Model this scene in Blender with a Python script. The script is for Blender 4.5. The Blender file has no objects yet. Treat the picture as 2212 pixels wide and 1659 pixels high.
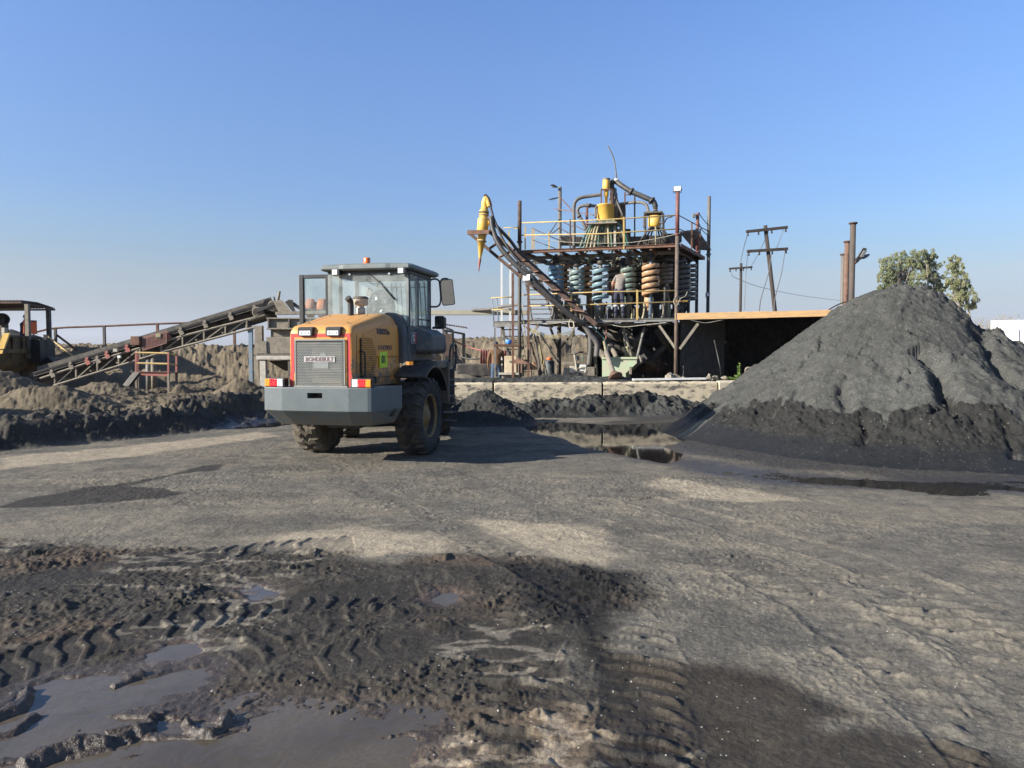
import bpy, bmesh, math, random
import numpy as np
from mathutils import Vector, Matrix, Quaternion
R = math.radians
random.seed(7)
SC = bpy.context.scene
COL = SC.collection

# ------------------------------------------------------------------ camera
CAM_H, FPX, CX, CY, HOR = 1.6, 1533.0, 1106.0, 829.5, 760.0
PITCH = math.atan((CY - HOR) / FPX)
cam_d = bpy.data.cameras.new('camera'); cam = bpy.data.objects.new('camera', cam_d); COL.objects.link(cam)
cam.location = (0, 0, CAM_H); cam.rotation_euler = (math.pi / 2 - PITCH, 0, 0)
cam_d.sensor_width = 36.0; cam_d.lens = 36.0 * FPX / 2212.0
cam_d.clip_start = 0.05; cam_d.clip_end = 20000
SC.camera = cam
# ------------------------------------------------------------------ sky, sun, exposure
SUN_EL, SUN_AZ = R(23), math.atan2(-0.865, -0.367)      # azimuth clockwise from +Y
world = bpy.data.worlds.new('World'); SC.world = world; world.use_nodes = True
wn = world.node_tree.nodes; wl = world.node_tree.links
bg = wn['Background']; sky = wn.new('ShaderNodeTexSky'); sky.sky_type = 'NISHITA'; sky.sun_disc = False
sky.sun_elevation = SUN_EL; sky.sun_rotation = SUN_AZ; sky.air_density = 1.0; sky.dust_density = 0.8; sky.ozone_density = 2.6; sky.altitude = 1100
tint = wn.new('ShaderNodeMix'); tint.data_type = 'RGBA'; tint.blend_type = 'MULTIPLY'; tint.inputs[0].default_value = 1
wl.new(sky.outputs['Color'], tint.inputs[6])                                                       # sky tint by elevation: smoggy horizon, unseen upper sky dimmed to cut ambient light
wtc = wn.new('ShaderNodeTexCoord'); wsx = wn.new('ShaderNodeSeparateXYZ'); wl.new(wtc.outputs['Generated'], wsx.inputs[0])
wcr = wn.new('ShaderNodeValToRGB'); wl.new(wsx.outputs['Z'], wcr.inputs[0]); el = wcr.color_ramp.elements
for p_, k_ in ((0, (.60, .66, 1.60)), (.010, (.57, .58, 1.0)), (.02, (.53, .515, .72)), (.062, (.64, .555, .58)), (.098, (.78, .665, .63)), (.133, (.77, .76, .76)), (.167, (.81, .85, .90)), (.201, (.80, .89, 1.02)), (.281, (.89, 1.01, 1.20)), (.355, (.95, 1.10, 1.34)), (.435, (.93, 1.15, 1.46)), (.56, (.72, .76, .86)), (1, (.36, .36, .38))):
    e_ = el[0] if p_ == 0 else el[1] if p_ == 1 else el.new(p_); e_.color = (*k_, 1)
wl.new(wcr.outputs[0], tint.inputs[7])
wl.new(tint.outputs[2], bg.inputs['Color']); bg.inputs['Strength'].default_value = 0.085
sd = bpy.data.lights.new('sun', 'SUN'); sun = bpy.data.objects.new('sun', sd); COL.objects.link(sun)
sd.energy = 5.0; sd.angle = R(0.5); sd.color = (1.0, 0.94, 0.84)
sdir = Vector((math.sin(SUN_AZ) * math.cos(SUN_EL), math.cos(SUN_AZ) * math.cos(SUN_EL), math.sin(SUN_EL)))
sun.rotation_euler = sdir.to_track_quat('Z', 'Y').to_euler(); sun.location = sdir * 60
SC.view_settings.view_transform = 'Standard'; SC.view_settings.look = 'None'
SC.view_settings.exposure = 1.0; SC.view_settings.gamma = 1.0; SC.view_settings.use_curve_mapping = False
SC.cycles.max_bounces = 6; SC.cycles.transparent_max_bounces = 12
SC.cycles.use_denoising = True

# ------------------------------------------------------------------ point helpers (photo measured at 2212 px wide)
def ray(u, v):
    dx = (u - CX) / FPX; dy = -(v - CY) / FPX
    return Vector((dx, math.cos(PITCH) + dy * math.sin(PITCH), -math.sin(PITCH) + dy * math.cos(PITCH)))
def W(u, v, Y):
    d = ray(u, v); return Vector((0, 0, CAM_H)) + d * (Y / d.y)
def G(u, v, z=0.0):
    d = ray(u, v); return Vector((0, 0, CAM_H)) + d * ((z - CAM_H) / d.z)
TH = R(17); P0 = Vector((5.16, 22.0, 0)); PU = Vector((math.cos(TH), -math.sin(TH), 0)); PV = Vector((math.sin(TH), math.cos(TH), 0))
ZUP = Vector((0, 0, 1))
def PP(u, v, t=0.0):                                   # a point on the plant's front plane, t metres behind it
    d = ray(u, v); o = Vector((0, 0, CAM_H)); k = ((P0 + PV * t) - o).dot(PV) / d.dot(PV); return o + d * k
def PL(s, t, z): return P0 + PU * s + PV * t + Vector((0, 0, z))

# ------------------------------------------------------------------ mesh builder
class MB:
    def __init__(s): s.v = []; s.f = []; s.sm = []; s.mi = []
    def add(s, vs, fs, smooth=False, mi=0):
        o = len(s.v); s.v += [tuple(p) for p in vs]
        for f in fs: s.f.append(tuple(i + o for i in f)); s.sm.append(smooth); s.mi.append(mi)
        return s
    def box(s, c, size, rot=None, mi=0):
        c = Vector(c); h = [k / 2 for k in size]; q = []
        for z in (-1, 1):
            for y in (-1, 1):
                for x in (-1, 1):
                    p = Vector((x * h[0], y * h[1], z * h[2]))
                    if rot is not None: p = rot @ p
                    q.append(c + p)
        return s.add(q, [(0, 2, 3, 1), (4, 5, 7, 6), (0, 1, 5, 4), (2, 6, 7, 3), (0, 4, 6, 2), (1, 3, 7, 5)], False, mi)
    def frame(s, a, b, up=ZUP):
        a = Vector(a); b = Vector(b); z = (b - a); L = z.length; z = z / max(L, 1e-9); up = Vector(up)
        if abs(z.dot(up)) > 0.98: up = Vector((0, 1, 0)) if abs(z.y) < .9 else Vector((1, 0, 0))
        x = up.cross(z).normalized(); y = z.cross(x); return a, b, x, y, z
    def beam(s, a, b, w, h, up=ZUP, mi=0):
        a, b, x, y, z = s.frame(a, b, up)
        return s.sweep([(-w / 2, -h / 2), (w / 2, -h / 2), (w / 2, h / 2), (-w / 2, h / 2)], a, b, x, y, mi)
    def sweep(s, prof, a, b, x, y, mi=0):
        n = len(prof); q = [a + x * p[0] + y * p[1] for p in prof] + [b + x * p[0] + y * p[1] for p in prof]
        return s.add(q, [(i, (i + 1) % n, n + (i + 1) % n, n + i) for i in range(n)] + [tuple(range(n - 1, -1, -1)), tuple(range(n, 2 * n))], False, mi)
    def channel(s, a, b, w, h, t=.012, up=ZUP, mi=0, flip=1):
        a, b, x, y, z = s.frame(a, b, up); x = x * flip
        pr = [(-w / 2, -h / 2), (w / 2, -h / 2), (w / 2, -h / 2 + t), (-w / 2 + t, -h / 2 + t), (-w / 2 + t, h / 2 - t), (w / 2, h / 2 - t), (w / 2, h / 2), (-w / 2, h / 2)]
        n = 8; q = [a + x * p[0] + y * p[1] for p in pr] + [b + x * p[0] + y * p[1] for p in pr]
        caps = [(0, 3, 2, 1), (0, 7, 4, 3), (7, 6, 5, 4)]
        caps = caps + [tuple(k + 8 for k in reversed(c)) for c in caps]
        return s.add(q, [(i, (i + 1) % n, n + (i + 1) % n, n + i) for i in range(n)] + caps, False, mi)
    def tube(s, pts, r, n=10, caps=True, smooth=True, mi=0, closed=False):
        pts = [Vector(p) for p in pts]; m = len(pts); rs = r if isinstance(r, (list, tuple)) else [r] * m
        tn = []
        for i in range(m):
            if closed: d = pts[(i + 1) % m] - pts[i - 1]
            else: d = pts[min(i + 1, m - 1)] - pts[max(i - 1, 0)]
            tn.append(d.normalized() if d.length > 1e-9 else Vector((0, 0, 1)))
        ref = Vector((0, 0, 1)) if abs(tn[0].z) < .9 else Vector((1, 0, 0))
        x = ref.cross(tn[0]).normalized(); q = []
        for i in range(m):
            if i:
                ax = tn[i - 1].cross(tn[i])
                if ax.length > 1e-8: x = Quaternion(ax.normalized(), tn[i - 1].angle(tn[i])) @ x
            x = (x - tn[i] * x.dot(tn[i])).normalized(); y = tn[i].cross(x)
            for k in range(n):
                a = 2 * math.pi * k / n; q.append(pts[i] + (x * math.cos(a) + y * math.sin(a)) * rs[i])
        fs = []
        for i in range(m if closed else m - 1):
            j = (i + 1) % m
            for k in range(n): fs.append((i * n + k, i * n + (k + 1) % n, j * n + (k + 1) % n, j * n + k))
        s.add(q, fs, smooth, mi)
        if caps and not closed:
            o = len(s.v) - len(q)
            s.f.append(tuple(o + k for k in range(n - 1, -1, -1))); s.sm.append(False); s.mi.append(mi)
            s.f.append(tuple(o + (m - 1) * n + k for k in range(n))); s.sm.append(False); s.mi.append(mi)
        return s
    def cyl(s, a, b, r, n=16, mi=0, r2=None): return s.tube([a, b], [r, r if r2 is None else r2], n, True, True, mi)
    def lathe(s, prof, o, axis=ZUP, n=24, smooth=True, mi=0, ang=2 * math.pi, start=0, ref=None):
        o = Vector(o); z = Vector(axis).normalized()
        rf = Vector(ref) if ref is not None else (Vector((1, 0, 0)) if abs(z.x) < .9 else Vector((0, 1, 0)))
        x = (rf - z * rf.dot(z)).normalized(); y = z.cross(x)
        full = abs(ang - 2 * math.pi) < 1e-6; k = n if full else n + 1; q = []; m = len(prof)
        for i in range(k):
            a = start + ang * i / n
            for r, h in prof: q.append(o + (x * math.cos(a) + y * math.sin(a)) * r + z * h)
        fs = []
        for i in range(n):
            j = (i + 1) % k
            for p in range(m - 1): fs.append((i * m + p, j * m + p, j * m + p + 1, i * m + p + 1))
        return s.add(q, fs, smooth, mi)
    def prism(s, poly, o, x, y, depth, mi=0):              # polygon in x/y axes, extruded along x cross y
        o = Vector(o); x = Vector(x); y = Vector(y); z = x.cross(y).normalized() * depth; n = len(poly)
        q = [o + x * p[0] + y * p[1] for p in poly]; q += [p + z for p in q]
        return s.add(q, [tuple(range(n - 1, -1, -1)), tuple(range(n, 2 * n))] + [(i, (i + 1) % n, n + (i + 1) % n, n + i) for i in range(n)], False, mi)
    def loft(s, rings, caps=True, smooth=False, closed=True, mi=0):
        n = len(rings[0]); q = [p for r in rings for p in r]; fs = []
        for i in range(len(rings) - 1):
            for k in range(n if closed else n - 1): fs.append((i * n + k, i * n + (k + 1) % n, (i + 1) * n + (k + 1) % n, (i + 1) * n + k))
        if caps: fs += [tuple(range(n - 1, -1, -1)), tuple((len(rings) - 1) * n + k for k in range(n))]
        return s.add(q, fs, smooth, mi)
    def ball(s, c, r, nu=14, nv=9, mi=0, rot=None):
        c = Vector(c); r = r if isinstance(r, (tuple, list)) else (r, r, r); q = []; fs = []
        for j in range(nv + 1):
            ph = math.pi * j / nv
            for i in range(nu):
                a = 2 * math.pi * i / nu; p = Vector((r[0] * math.sin(ph) * math.cos(a), r[1] * math.sin(ph) * math.sin(a), r[2] * math.cos(ph)))
                q.append(c + (rot @ p if rot is not None else p))
        for j in range(nv):
            for i in range(nu): fs.append((j * nu + i, (j + 1) * nu + i, (j + 1) * nu + (i + 1) % nu, j * nu + (i + 1) % nu))
        return s.add(q, fs, True, mi)
WLOC = {}
def link(o, parent=None):
    COL.objects.link(o)
    if parent is not None: o.parent = parent
    return o
def tag(o, label=None, cat=None, group=None, kind=None):
    if label: o['label'] = label
    if cat: o['category'] = cat
    if group: o['group'] = group
    if kind: o['kind'] = kind
    return o
def thing(name, label, cat, loc, group=None, rz=0.0):
    o = bpy.data.objects.new(name, None); o.empty_display_size = .2; o.location = loc; o.rotation_euler = (0, 0, rz); link(o)
    WLOC[o.name] = Vector(loc); return tag(o, label, cat, group)
def obj(name, mb, mat, parent=None, local=False, bevel=0.0, seg=2, label=None):
    me = bpy.data.meshes.new(name); vs = mb.v
    if parent is not None and not local: off = WLOC[parent.name]
    elif parent is None and not local:
        a = np.array(vs); off = Vector(((a[:, 0].min() + a[:, 0].max()) / 2, (a[:, 1].min() + a[:, 1].max()) / 2, a[:, 2].min()))
    else: off = Vector((0, 0, 0))
    me.from_pydata([(p[0] - off[0], p[1] - off[1], p[2] - off[2]) for p in vs], [], mb.f)
    for m in (mat if isinstance(mat, (list, tuple)) else [mat]): me.materials.append(m)
    me.polygons.foreach_set('use_smooth', mb.sm); me.polygons.foreach_set('material_index', mb.mi)
    me.validate(); bm = bmesh.new(); bm.from_mesh(me); bmesh.ops.recalc_face_normals(bm, faces=bm.faces); bm.to_mesh(me); bm.free()
    me.update()
    o = bpy.data.objects.new(name, me); link(o, parent)
    if parent is None: o.location = off; WLOC[o.name] = Vector(off)
    else: WLOC[o.name] = Vector(off)
    if bevel:
        b = o.modifiers.new('bevel', 'BEVEL'); b.width = bevel; b.segments = seg; b.limit_method = 'ANGLE'; b.angle_limit = R(35)
    if label: o['label'] = label
    return o
def copy_tree(o, parent=None):
    c = o.copy(); link(c, parent)
    if parent is None: c.parent = None
    for ch in [k for k in o.children]: copy_tree(ch, c)
    return c
def text_mb(txt, size, depth, o, x, y, align='CENTER', bold=0.0, sx=1.0):
    """Letters as a mesh in the plane of x/y, extruded both ways."""
    cu = bpy.data.curves.new('t', 'FONT'); cu.body = txt; cu.size = size; cu.extrude = depth; cu.align_x = align; cu.align_y = 'CENTER'; cu.offset = bold
    cu.resolution_u = 3
    t = bpy.data.objects.new('t', cu); COL.objects.link(t); dg = bpy.context.evaluated_depsgraph_get()
    me = bpy.data.meshes.new_from_object(t.evaluated_get(dg)); x = Vector(x).normalized(); y = Vector(y).normalized(); z = x.cross(y); o = Vector(o)
    mb = MB(); mb.add([o + x * (v.co.x * sx) + y * v.co.y + z * v.co.z for v in me.vertices], [tuple(p.vertices) for p in me.polygons])
    COL.objects.unlink(t); bpy.data.objects.remove(t); bpy.data.meshes.remove(me); bpy.data.curves.remove(cu); return mb

# ------------------------------------------------------------------ materials
def node(nt, t, **kw):
    n = nt.nodes.new(t)
    for k, v in kw.items():
        if k.startswith('i_'): n.inputs[int(k[2:]) if k[2:].isdigit() else k[2:].replace('_', ' ')].default_value = v
        else: setattr(n, k, v)
    return n
def c4(c): return (c[0], c[1], c[2], 1.0)
def mixc(nt, fac, a, b, mode='MIX'):
    m = node(nt, 'ShaderNodeMix', data_type='RGBA', blend_type=mode)
    for s, v in ((m.inputs[0], fac), (m.inputs[6], a), (m.inputs[7], b)):
        if hasattr(v, 'links') or isinstance(v, bpy.types.NodeSocket): nt.links.new(v, s)
        else: s.default_value = v if isinstance(v, (int, float)) else c4(v)
    return m.outputs[2]
def ramp(nt, src, a, b):
    m = node(nt, 'ShaderNodeMapRange'); m.inputs['From Min'].default_value = a; m.inputs['From Max'].default_value = b; nt.links.new(src, m.inputs['Value']); return m.outputs['Result']
def noise(nt, vec, scale, detail=4, rough=.55, dist=0.0):
    n = node(nt, 'ShaderNodeTexNoise'); n.inputs['Scale'].default_value = scale; n.inputs['Detail'].default_value = detail; n.inputs['Roughness'].default_value = rough; n.inputs['Distortion'].default_value = dist
    nt.links.new(vec, n.inputs['Vector']); return n.outputs['Fac']
def mat(name, col, col2=None, scale=6.0, lo=.42, hi=.62, rough=.6, metal=0.0, dust=0.0, dustc=(.23, .20, .16), bump=0.0, bscale=60.0, stretch=None, spec=.5, rough2=None, emis=None, side=0.0, splash=None):
    m = bpy.data.materials.new(name); m.use_nodes = True; nt = m.node_tree; b = nt.nodes['Principled BSDF']
    geo = node(nt, 'ShaderNodeNewGeometry'); pos = geo.outputs['Position']
    if stretch:
        mp = node(nt, 'ShaderNodeMapping'); mp.inputs['Scale'].default_value = stretch; nt.links.new(pos, mp.inputs['Vector']); vec = mp.outputs['Vector']
    else: vec = pos
    c = None
    fine = noise(nt, pos, 45, 3)
    base = mixc(nt, ramp(nt, fine, .3, .7), tuple(k * .86 for k in col), tuple(min(1, k * 1.1) for k in col))
    if col2: base = mixc(nt, ramp(nt, noise(nt, vec, scale, 6, .65, .4), lo, hi), base, col2)
    if splash:
        sz = node(nt, 'ShaderNodeSeparateXYZ'); nt.links.new(pos, sz.inputs[0]); lowf = ramp(nt, sz.outputs[2], splash[1], splash[0])
        ad = node(nt, 'ShaderNodeMath', operation='MULTIPLY_ADD'); nt.links.new(lowf, ad.inputs[0]); ad.inputs[1].default_value = .34; nt.links.new(noise(nt, pos, 11, 7, .72, .3), ad.inputs[2])
        base = mixc(nt, ramp(nt, ad.outputs[0], .66, .82), base, (.15, .125, .09))
        mp2 = node(nt, 'ShaderNodeMapping'); mp2.inputs['Scale'].default_value = (14, 14, .9); nt.links.new(pos, mp2.inputs['Vector'])
        base = mixc(nt, ramp(nt, noise(nt, mp2.outputs['Vector'], 1.6, 4, .6), .56, .80), base, tuple(k * .62 + .05 for k in col))
    if dust:
        sx = node(nt, 'ShaderNodeSeparateXYZ'); nt.links.new(geo.outputs['Normal'], sx.inputs[0])
        up = ramp(nt, sx.outputs[2], -.05 - side, .85)
        nz = ramp(nt, noise(nt, pos, 5.5, 5, .65), .25, .7)
        mu = node(nt, 'ShaderNodeMath', operation='MULTIPLY'); nt.links.new(up, mu.inputs[0]); nt.links.new(nz, mu.inputs[1])
        m2 = node(nt, 'ShaderNodeMath', operation='MULTIPLY'); nt.links.new(mu.outputs[0], m2.inputs[0]); m2.inputs[1].default_value = dust
        base = mixc(nt, m2.outputs[0], base, dustc)
        rr = node(nt, 'ShaderNodeMapRange'); nt.links.new(m2.outputs[0], rr.inputs['Value']); rr.inputs['To Min'].default_value = rough; rr.inputs['To Max'].default_value = .95
        nt.links.new(rr.outputs['Result'], b.inputs['Roughness'])
    else:
        rr = node(nt, 'ShaderNodeMapRange'); nt.links.new(noise(nt, pos, 9, 4), rr.inputs['Value']); rr.inputs['From Min'].default_value = .3; rr.inputs['From Max'].default_value = .7
        rr.inputs['To Min'].default_value = max(.03, rough - .08); rr.inputs['To Max'].default_value = min(1, (rough2 if rough2 else rough + .1)); nt.links.new(rr.outputs['Result'], b.inputs['Roughness'])
    nt.links.new(base, b.inputs['Base Color']); b.inputs['Metallic'].default_value = metal; b.inputs['Specular IOR Level'].default_value = spec
    if bump:
        bp = node(nt, 'ShaderNodeBump'); bp.inputs['Strength'].default_value = bump; bp.inputs['Distance'].default_value = .02
        nt.links.new(noise(nt, pos, bscale, 5, .6), bp.inputs['Height']); nt.links.new(bp.outputs[0], b.inputs['Normal'])
    if emis:
        b.inputs['Emission Color'].default_value = c4(emis[:3]); b.inputs['Emission Strength'].default_value = emis[3]
    return m
class MatDict(dict):
    def __getitem__(s, k): return k if isinstance(k, bpy.types.Material) else dict.__getitem__(s, k)
M = MatDict()
DU = (.24, .205, .155)
M['steel'] = mat('grey_dusty_steel', (.20, .20, .185), (.12, .11, .10), 4, dust=.7, rough=.6, bump=.15)
M['steel_dark'] = mat('dark_oily_steel', (.035, .034, .033), (.09, .075, .06), 5, dust=.45, rough=.6, bump=.2)
M['rust'] = mat('brown_rusty_steel', (.12, .062, .042), (.20, .105, .065), 7, dust=.4, rough=.8, bump=.3)
M['rust_dark'] = mat('dark_rusty_steel', (.055, .035, .028), (.12, .07, .05), 7, dust=.35, rough=.8, bump=.3)
M['yellow_rail'] = mat('faded_yellow_rail_paint', (.62, .43, .13), (.45, .32, .16), 9, dust=.35, rough=.55)
M['yellow'] = mat('yellow_plant_paint', (.76, .47, .085), (.46, .30, .11), 7, .50, .70, dust=.5, rough=.45)
M['pipe_grey'] = mat('grey_dusty_pipe', (.15, .14, .125), (.10, .095, .09), 5, dust=.6, rough=.6)
M['pipe_black'] = mat('black_poly_pipe', (.022, .022, .024), (.05, .047, .045), 5, dust=.55, rough=.5)
M['rubber'] = mat('black_rubber', (.018, .018, .018), (.035, .033, .03), 6, dust=.5, rough=.7)
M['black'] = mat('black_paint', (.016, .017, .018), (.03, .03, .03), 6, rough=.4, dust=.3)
M['white'] = mat('white_paint', (.72, .72, .70), (.55, .52, .46), 4, .5, .8, rough=.5)
M['dusty'] = mat('steel_caked_in_dust', (.27, .235, .18), (.19, .165, .13), 6, rough=.9, bump=.3)
M['dusty_dark'] = mat('steel_caked_in_dark_dust', (.14, .125, .10), (.07, .065, .06), 5, rough=.9, bump=.3)
M['green'] = mat('pale_green_paint', (.30, .40, .25), (.36, .33, .24), 3.5, .4, .7, dust=.3, rough=.6, bump=.1)
M['hose_green'] = mat('green_hose', (.03, .14, .11), (.16, .20, .14), 8, rough=.5, dust=.3)
M['hose_cream'] = mat('cream_hose', (.36, .32, .17), (.2, .18, .12), 8, rough=.55, dust=.3)
M['cable'] = mat('pale_cable', (.45, .42, .34), (.3, .28, .22), 9, rough=.6)
M['orange'] = mat('orange_paint', (.75, .16, .045), (.6, .14, .05), 6, rough=.45)
M['red'] = mat('faded_red_paint', (.36, .10, .075), (.26, .12, .09), 6, dust=.6, rough=.55)
M['blue'] = mat('light_blue_paint', (.17, .25, .33), (.24, .25, .25), 6, rough=.5)
M['brown_red'] = mat('maroon_post_paint', (.20, .075, .06), (.13, .06, .05), 6, dust=.2, rough=.55)
M['lamp_body'] = mat('dark_lamp_housing', (.05, .05, .05), None, rough=.5)
M['lamp_glass'] = mat('lamp_front_glass', (.62, .62, .60), None, rough=.15, spec=.8)
# ------------------------------------------------------------------ numpy noise
_rng = np.random.default_rng(11); _TAB = _rng.random((256, 256))
def vn(x, y):
    xi = np.floor(x).astype(np.int64); yi = np.floor(y).astype(np.int64); fx = x - xi; fy = y - yi
    fx = fx * fx * (3 - 2 * fx); fy = fy * fy * (3 - 2 * fy); x0 = xi & 255; x1 = (xi + 1) & 255; y0 = yi & 255; y1 = (yi + 1) & 255
    return (_TAB[x0, y0] * (1 - fx) + _TAB[x1, y0] * fx) * (1 - fy) + (_TAB[x0, y1] * (1 - fx) + _TAB[x1, y1] * fx) * fy
def fbm(x, y, o=4, g=.5, seed=0.0):
    t = np.zeros_like(x); a = 1.0; n = 0.0; c, s = .8, .6
    for i in range(o):
        t += a * vn(x + seed * 17.3 + i * 37.1, y - seed * 9.7 + i * 11.9); n += a; a *= g; x, y = (x * c - y * s) * 2.03, (x * s + y * c) * 2.03
    return t / n
def ridged(x, y, o=4, seed=0.0):
    t = np.zeros_like(x); a = 1.0; n = 0.0; c, s = .8, .6
    for i in range(o):
        t += a * (1 - np.abs(2 * vn(x + seed * 13.7 + i * 31.7, y + seed * 5.3 + i * 7.9) - 1)); n += a; a *= .5; x, y = (x * c - y * s) * 2.1, (x * s + y * c) * 2.1
    return t / n
def cells(x, y, seed=0):
    """distance to the nearest scattered point (rounded clods), cell size 1, and a value per clod"""
    xi = np.floor(x).astype(np.int64); yi = np.floor(y).astype(np.int64); best = np.full(x.shape, 9.0); val = np.zeros_like(x)
    for i in (-1, 0, 1):
        for j in (-1, 0, 1):
            a = (xi + i + seed) & 255; b = (yi + j + 3 * seed) & 255
            px = xi + i + _TAB[a, b]; py = yi + j + _TAB[b, a]; d = np.hypot(x - px, y - py); m = d < best
            best = np.where(m, d, best); val = np.where(m, _TAB[(a + 71) & 255, (b + 33) & 255], val)
    return best, val
def ss(a, b, x):
    t = np.clip((x - a) / (b - a), 0, 1); return t * t * (3 - 2 * t)
def gw(pts, z=0.0): return [(p.x, p.y) for p in (G(u, v, z) for u, v in pts)]
def poly_sd(x, y, poly):
    """signed distance to a polygon, positive inside"""
    d = np.full(x.shape, 1e9); ins = np.zeros(x.shape, bool); n = len(poly)
    for i in range(n):
        ax, ay = poly[i]; bx, by = poly[(i + 1) % n]; ex, ey = bx - ax, by - ay
        t = np.clip(((x - ax) * ex + (y - ay) * ey) / (ex * ex + ey * ey + 1e-12), 0, 1)
        d = np.minimum(d, (x - ax - t * ex) ** 2 + (y - ay - t * ey) ** 2)
        c = ((ay > y) != (by > y)) & (x < (bx - ax) * (y - ay) / (by - ay + 1e-12) + ax); ins ^= c
    d = np.sqrt(d); return np.where(ins, d, -d)
def line_st(x, y, pts):
    """arc length and signed offset of the nearest point of a polyline"""
    best = np.full(x.shape, 1e9); S = np.zeros_like(x); T = np.full(x.shape, 1e3); acc = 0.0
    for i in range(len(pts) - 1):
        ax, ay = pts[i]; bx, by = pts[i + 1]; ex, ey = bx - ax, by - ay; L = math.hypot(ex, ey); ex /= L; ey /= L
        q = (x - ax) * ex + (y - ay) * ey; qc = np.clip(q, 0, L); d = (x - ax - qc * ex) ** 2 + (y - ay - qc * ey) ** 2; m = d < best
        best = np.where(m, d, best); S = np.where(m, acc + qc, S); T = np.where(m, np.where(np.abs(q - qc) > .02, 1e3, (x - ax) * ey - (y - ay) * ex), T); acc += L
    return S, T
def smooth_line(pts, k=6):
    out = []; n = len(pts)
    for i in range(n - 1):
        p0 = pts[max(i - 1, 0)]; p1 = pts[i]; p2 = pts[i + 1]; p3 = pts[min(i + 2, n - 1)]
        for j in range(k):
            t = j / k
            out.append(tuple(.5 * (2 * p1[c] + (p2[c] - p0[c]) * t + (2 * p0[c] - 5 * p1[c] + 4 * p2[c] - p3[c]) * t * t + (3 * p1[c] - p0[c] - 3 * p2[c] + p3[c]) * t ** 3) for c in range(len(p1))))
    return out + [tuple(pts[-1])]

# ------------------------------------------------------------------ what lies where on the ground
EDGE = gw([(-500, 1045), (-200, 1003), (0, 978), (100, 967), (200, 957), (300, 946), (400, 936), (500, 925), (570, 915)])
ROUGH = EDGE + [(-4.9, 17.2), (-3.6, 18.4), (-3.2, 24), (-3, 29), (-3, 60), (-90, 60), (-90, 6)]
WALL_A, WALL_B = (-3.1, 17.75), (12.5, 19.35)                      # front face of the block wall
TERR = [(WALL_A[0], WALL_A[1] + .22), (WALL_B[0], WALL_B[1] + .22), (40, 22), (40, 70), (-3.1, 70)]
MUD = gw([(-700, 1190), (0, 1161), (200, 1176), (420, 1183), (600, 1192), (770, 1190), (790, 1206), (960, 1198), (1090, 1204), (1260, 1222), (1390, 1240), (1395, 1285), (1300, 1330), (1262, 1400), (1295, 1480), (1300, 1540), (1480, 1560), (1500, 1700), (1500, 2300), (-900, 2300)])
DAMP = gw([(1288, 1416), (1400, 1426), (1560, 1432), (1680, 1457), (1734, 1483), (1800, 1519), (1850, 1537), (1800, 1562), (1938, 1571), (2098, 1615), (2170, 1660), (2250, 1760), (1290, 1800), (1290, 1560)])
STAIN = gw([(-20, 1099), (52, 1077), (122, 1065), (175, 1053), (245, 1047), (367, 1025), (385, 1021), (437, 1005), (486, 1002), (470, 1015), (385, 1025), (280, 1049), (350, 1056), (402, 1065), (367, 1076), (245, 1087), (140, 1095), (0, 1099)])
PALE = [gw([(600, 1150), (760, 1140), (930, 1146), (990, 1168), (960, 1195), (800, 1202), (650, 1190), (560, 1170)]), gw([(1030, 1128), (1090, 1120), (1280, 1138), (1300, 1170), (1350, 1200), (1290, 1222), (1200, 1208), (1110, 1165)]),
        gw([(1440, 1035), (1640, 1062), (1740, 1082), (1620, 1092), (1480, 1074), (1400, 1050)]), gw([(0, 990), (250, 965), (560, 930), (600, 940), (300, 985), (0, 1015)])]
CLAY = gw([(930, 1620), (1010, 1575), (1090, 1550), (1180, 1528), (1298, 1545), (1300, 1900), (950, 1900)])
BLACKS = gw([(1100, 1228), (1250, 1228), (1350, 1243), (1350, 1280), (1335, 1335), (1350, 1400), (1385, 1470), (1450, 1530), (1485, 1570), (1505, 1700), (1520, 1900), (1292, 1900), (1290, 1540), (1255, 1440), (1195, 1350), (1130, 1285)])
POND = gw([(-300, 1560), (0, 1536), (35, 1510), (115, 1468), (210, 1460), (315, 1444), (437, 1440), (425, 1468), (395, 1478), (332, 1495), (413, 1508), (507, 1522), (546, 1526), (647, 1524), (774, 1540), (905, 1554), (925, 1596), (900, 1631), (885, 1700), (860, 2000), (-700, 2000)])
POND2 = [gw([(315, 1402), (360, 1388), (415, 1385), (430, 1398), (380, 1415), (330, 1418)]), gw([(915, 1290), (945, 1272), (985, 1268), (1000, 1282), (960, 1300)]), gw([(500, 1268), (560, 1258), (590, 1275), (540, 1290)])]
POOL = gw([(1130, 918), (1160, 911), (1224, 912), (1318, 917), (1413, 914), (1500, 905), (1540, 930), (1440, 960), (1470, 985), (1560, 1005), (1700, 1022), (1900, 1036), (2230, 1040), (2500, 1035), (2500, 1056), (2212, 1058), (2000, 1058), (1860, 1052), (1700, 1044), (1560, 1022), (1470, 1004), (1400, 992), (1330, 978), (1270, 966), (1210, 945), (1150, 932)])
POOL2 = gw([(470, 926), (500, 912), (560, 903), (640, 900), (650, 912), (585, 921)])
POOLM = gw([(1130, 916), (1160, 911), (1224, 912), (1318, 917), (1413, 914), (1500, 908), (1530, 930), (1440, 962), (1465, 985), (1440, 1000), (1400, 993), (1330, 978), (1270, 966), (1210, 945), (1150, 932)])
ZW = -.014
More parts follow.
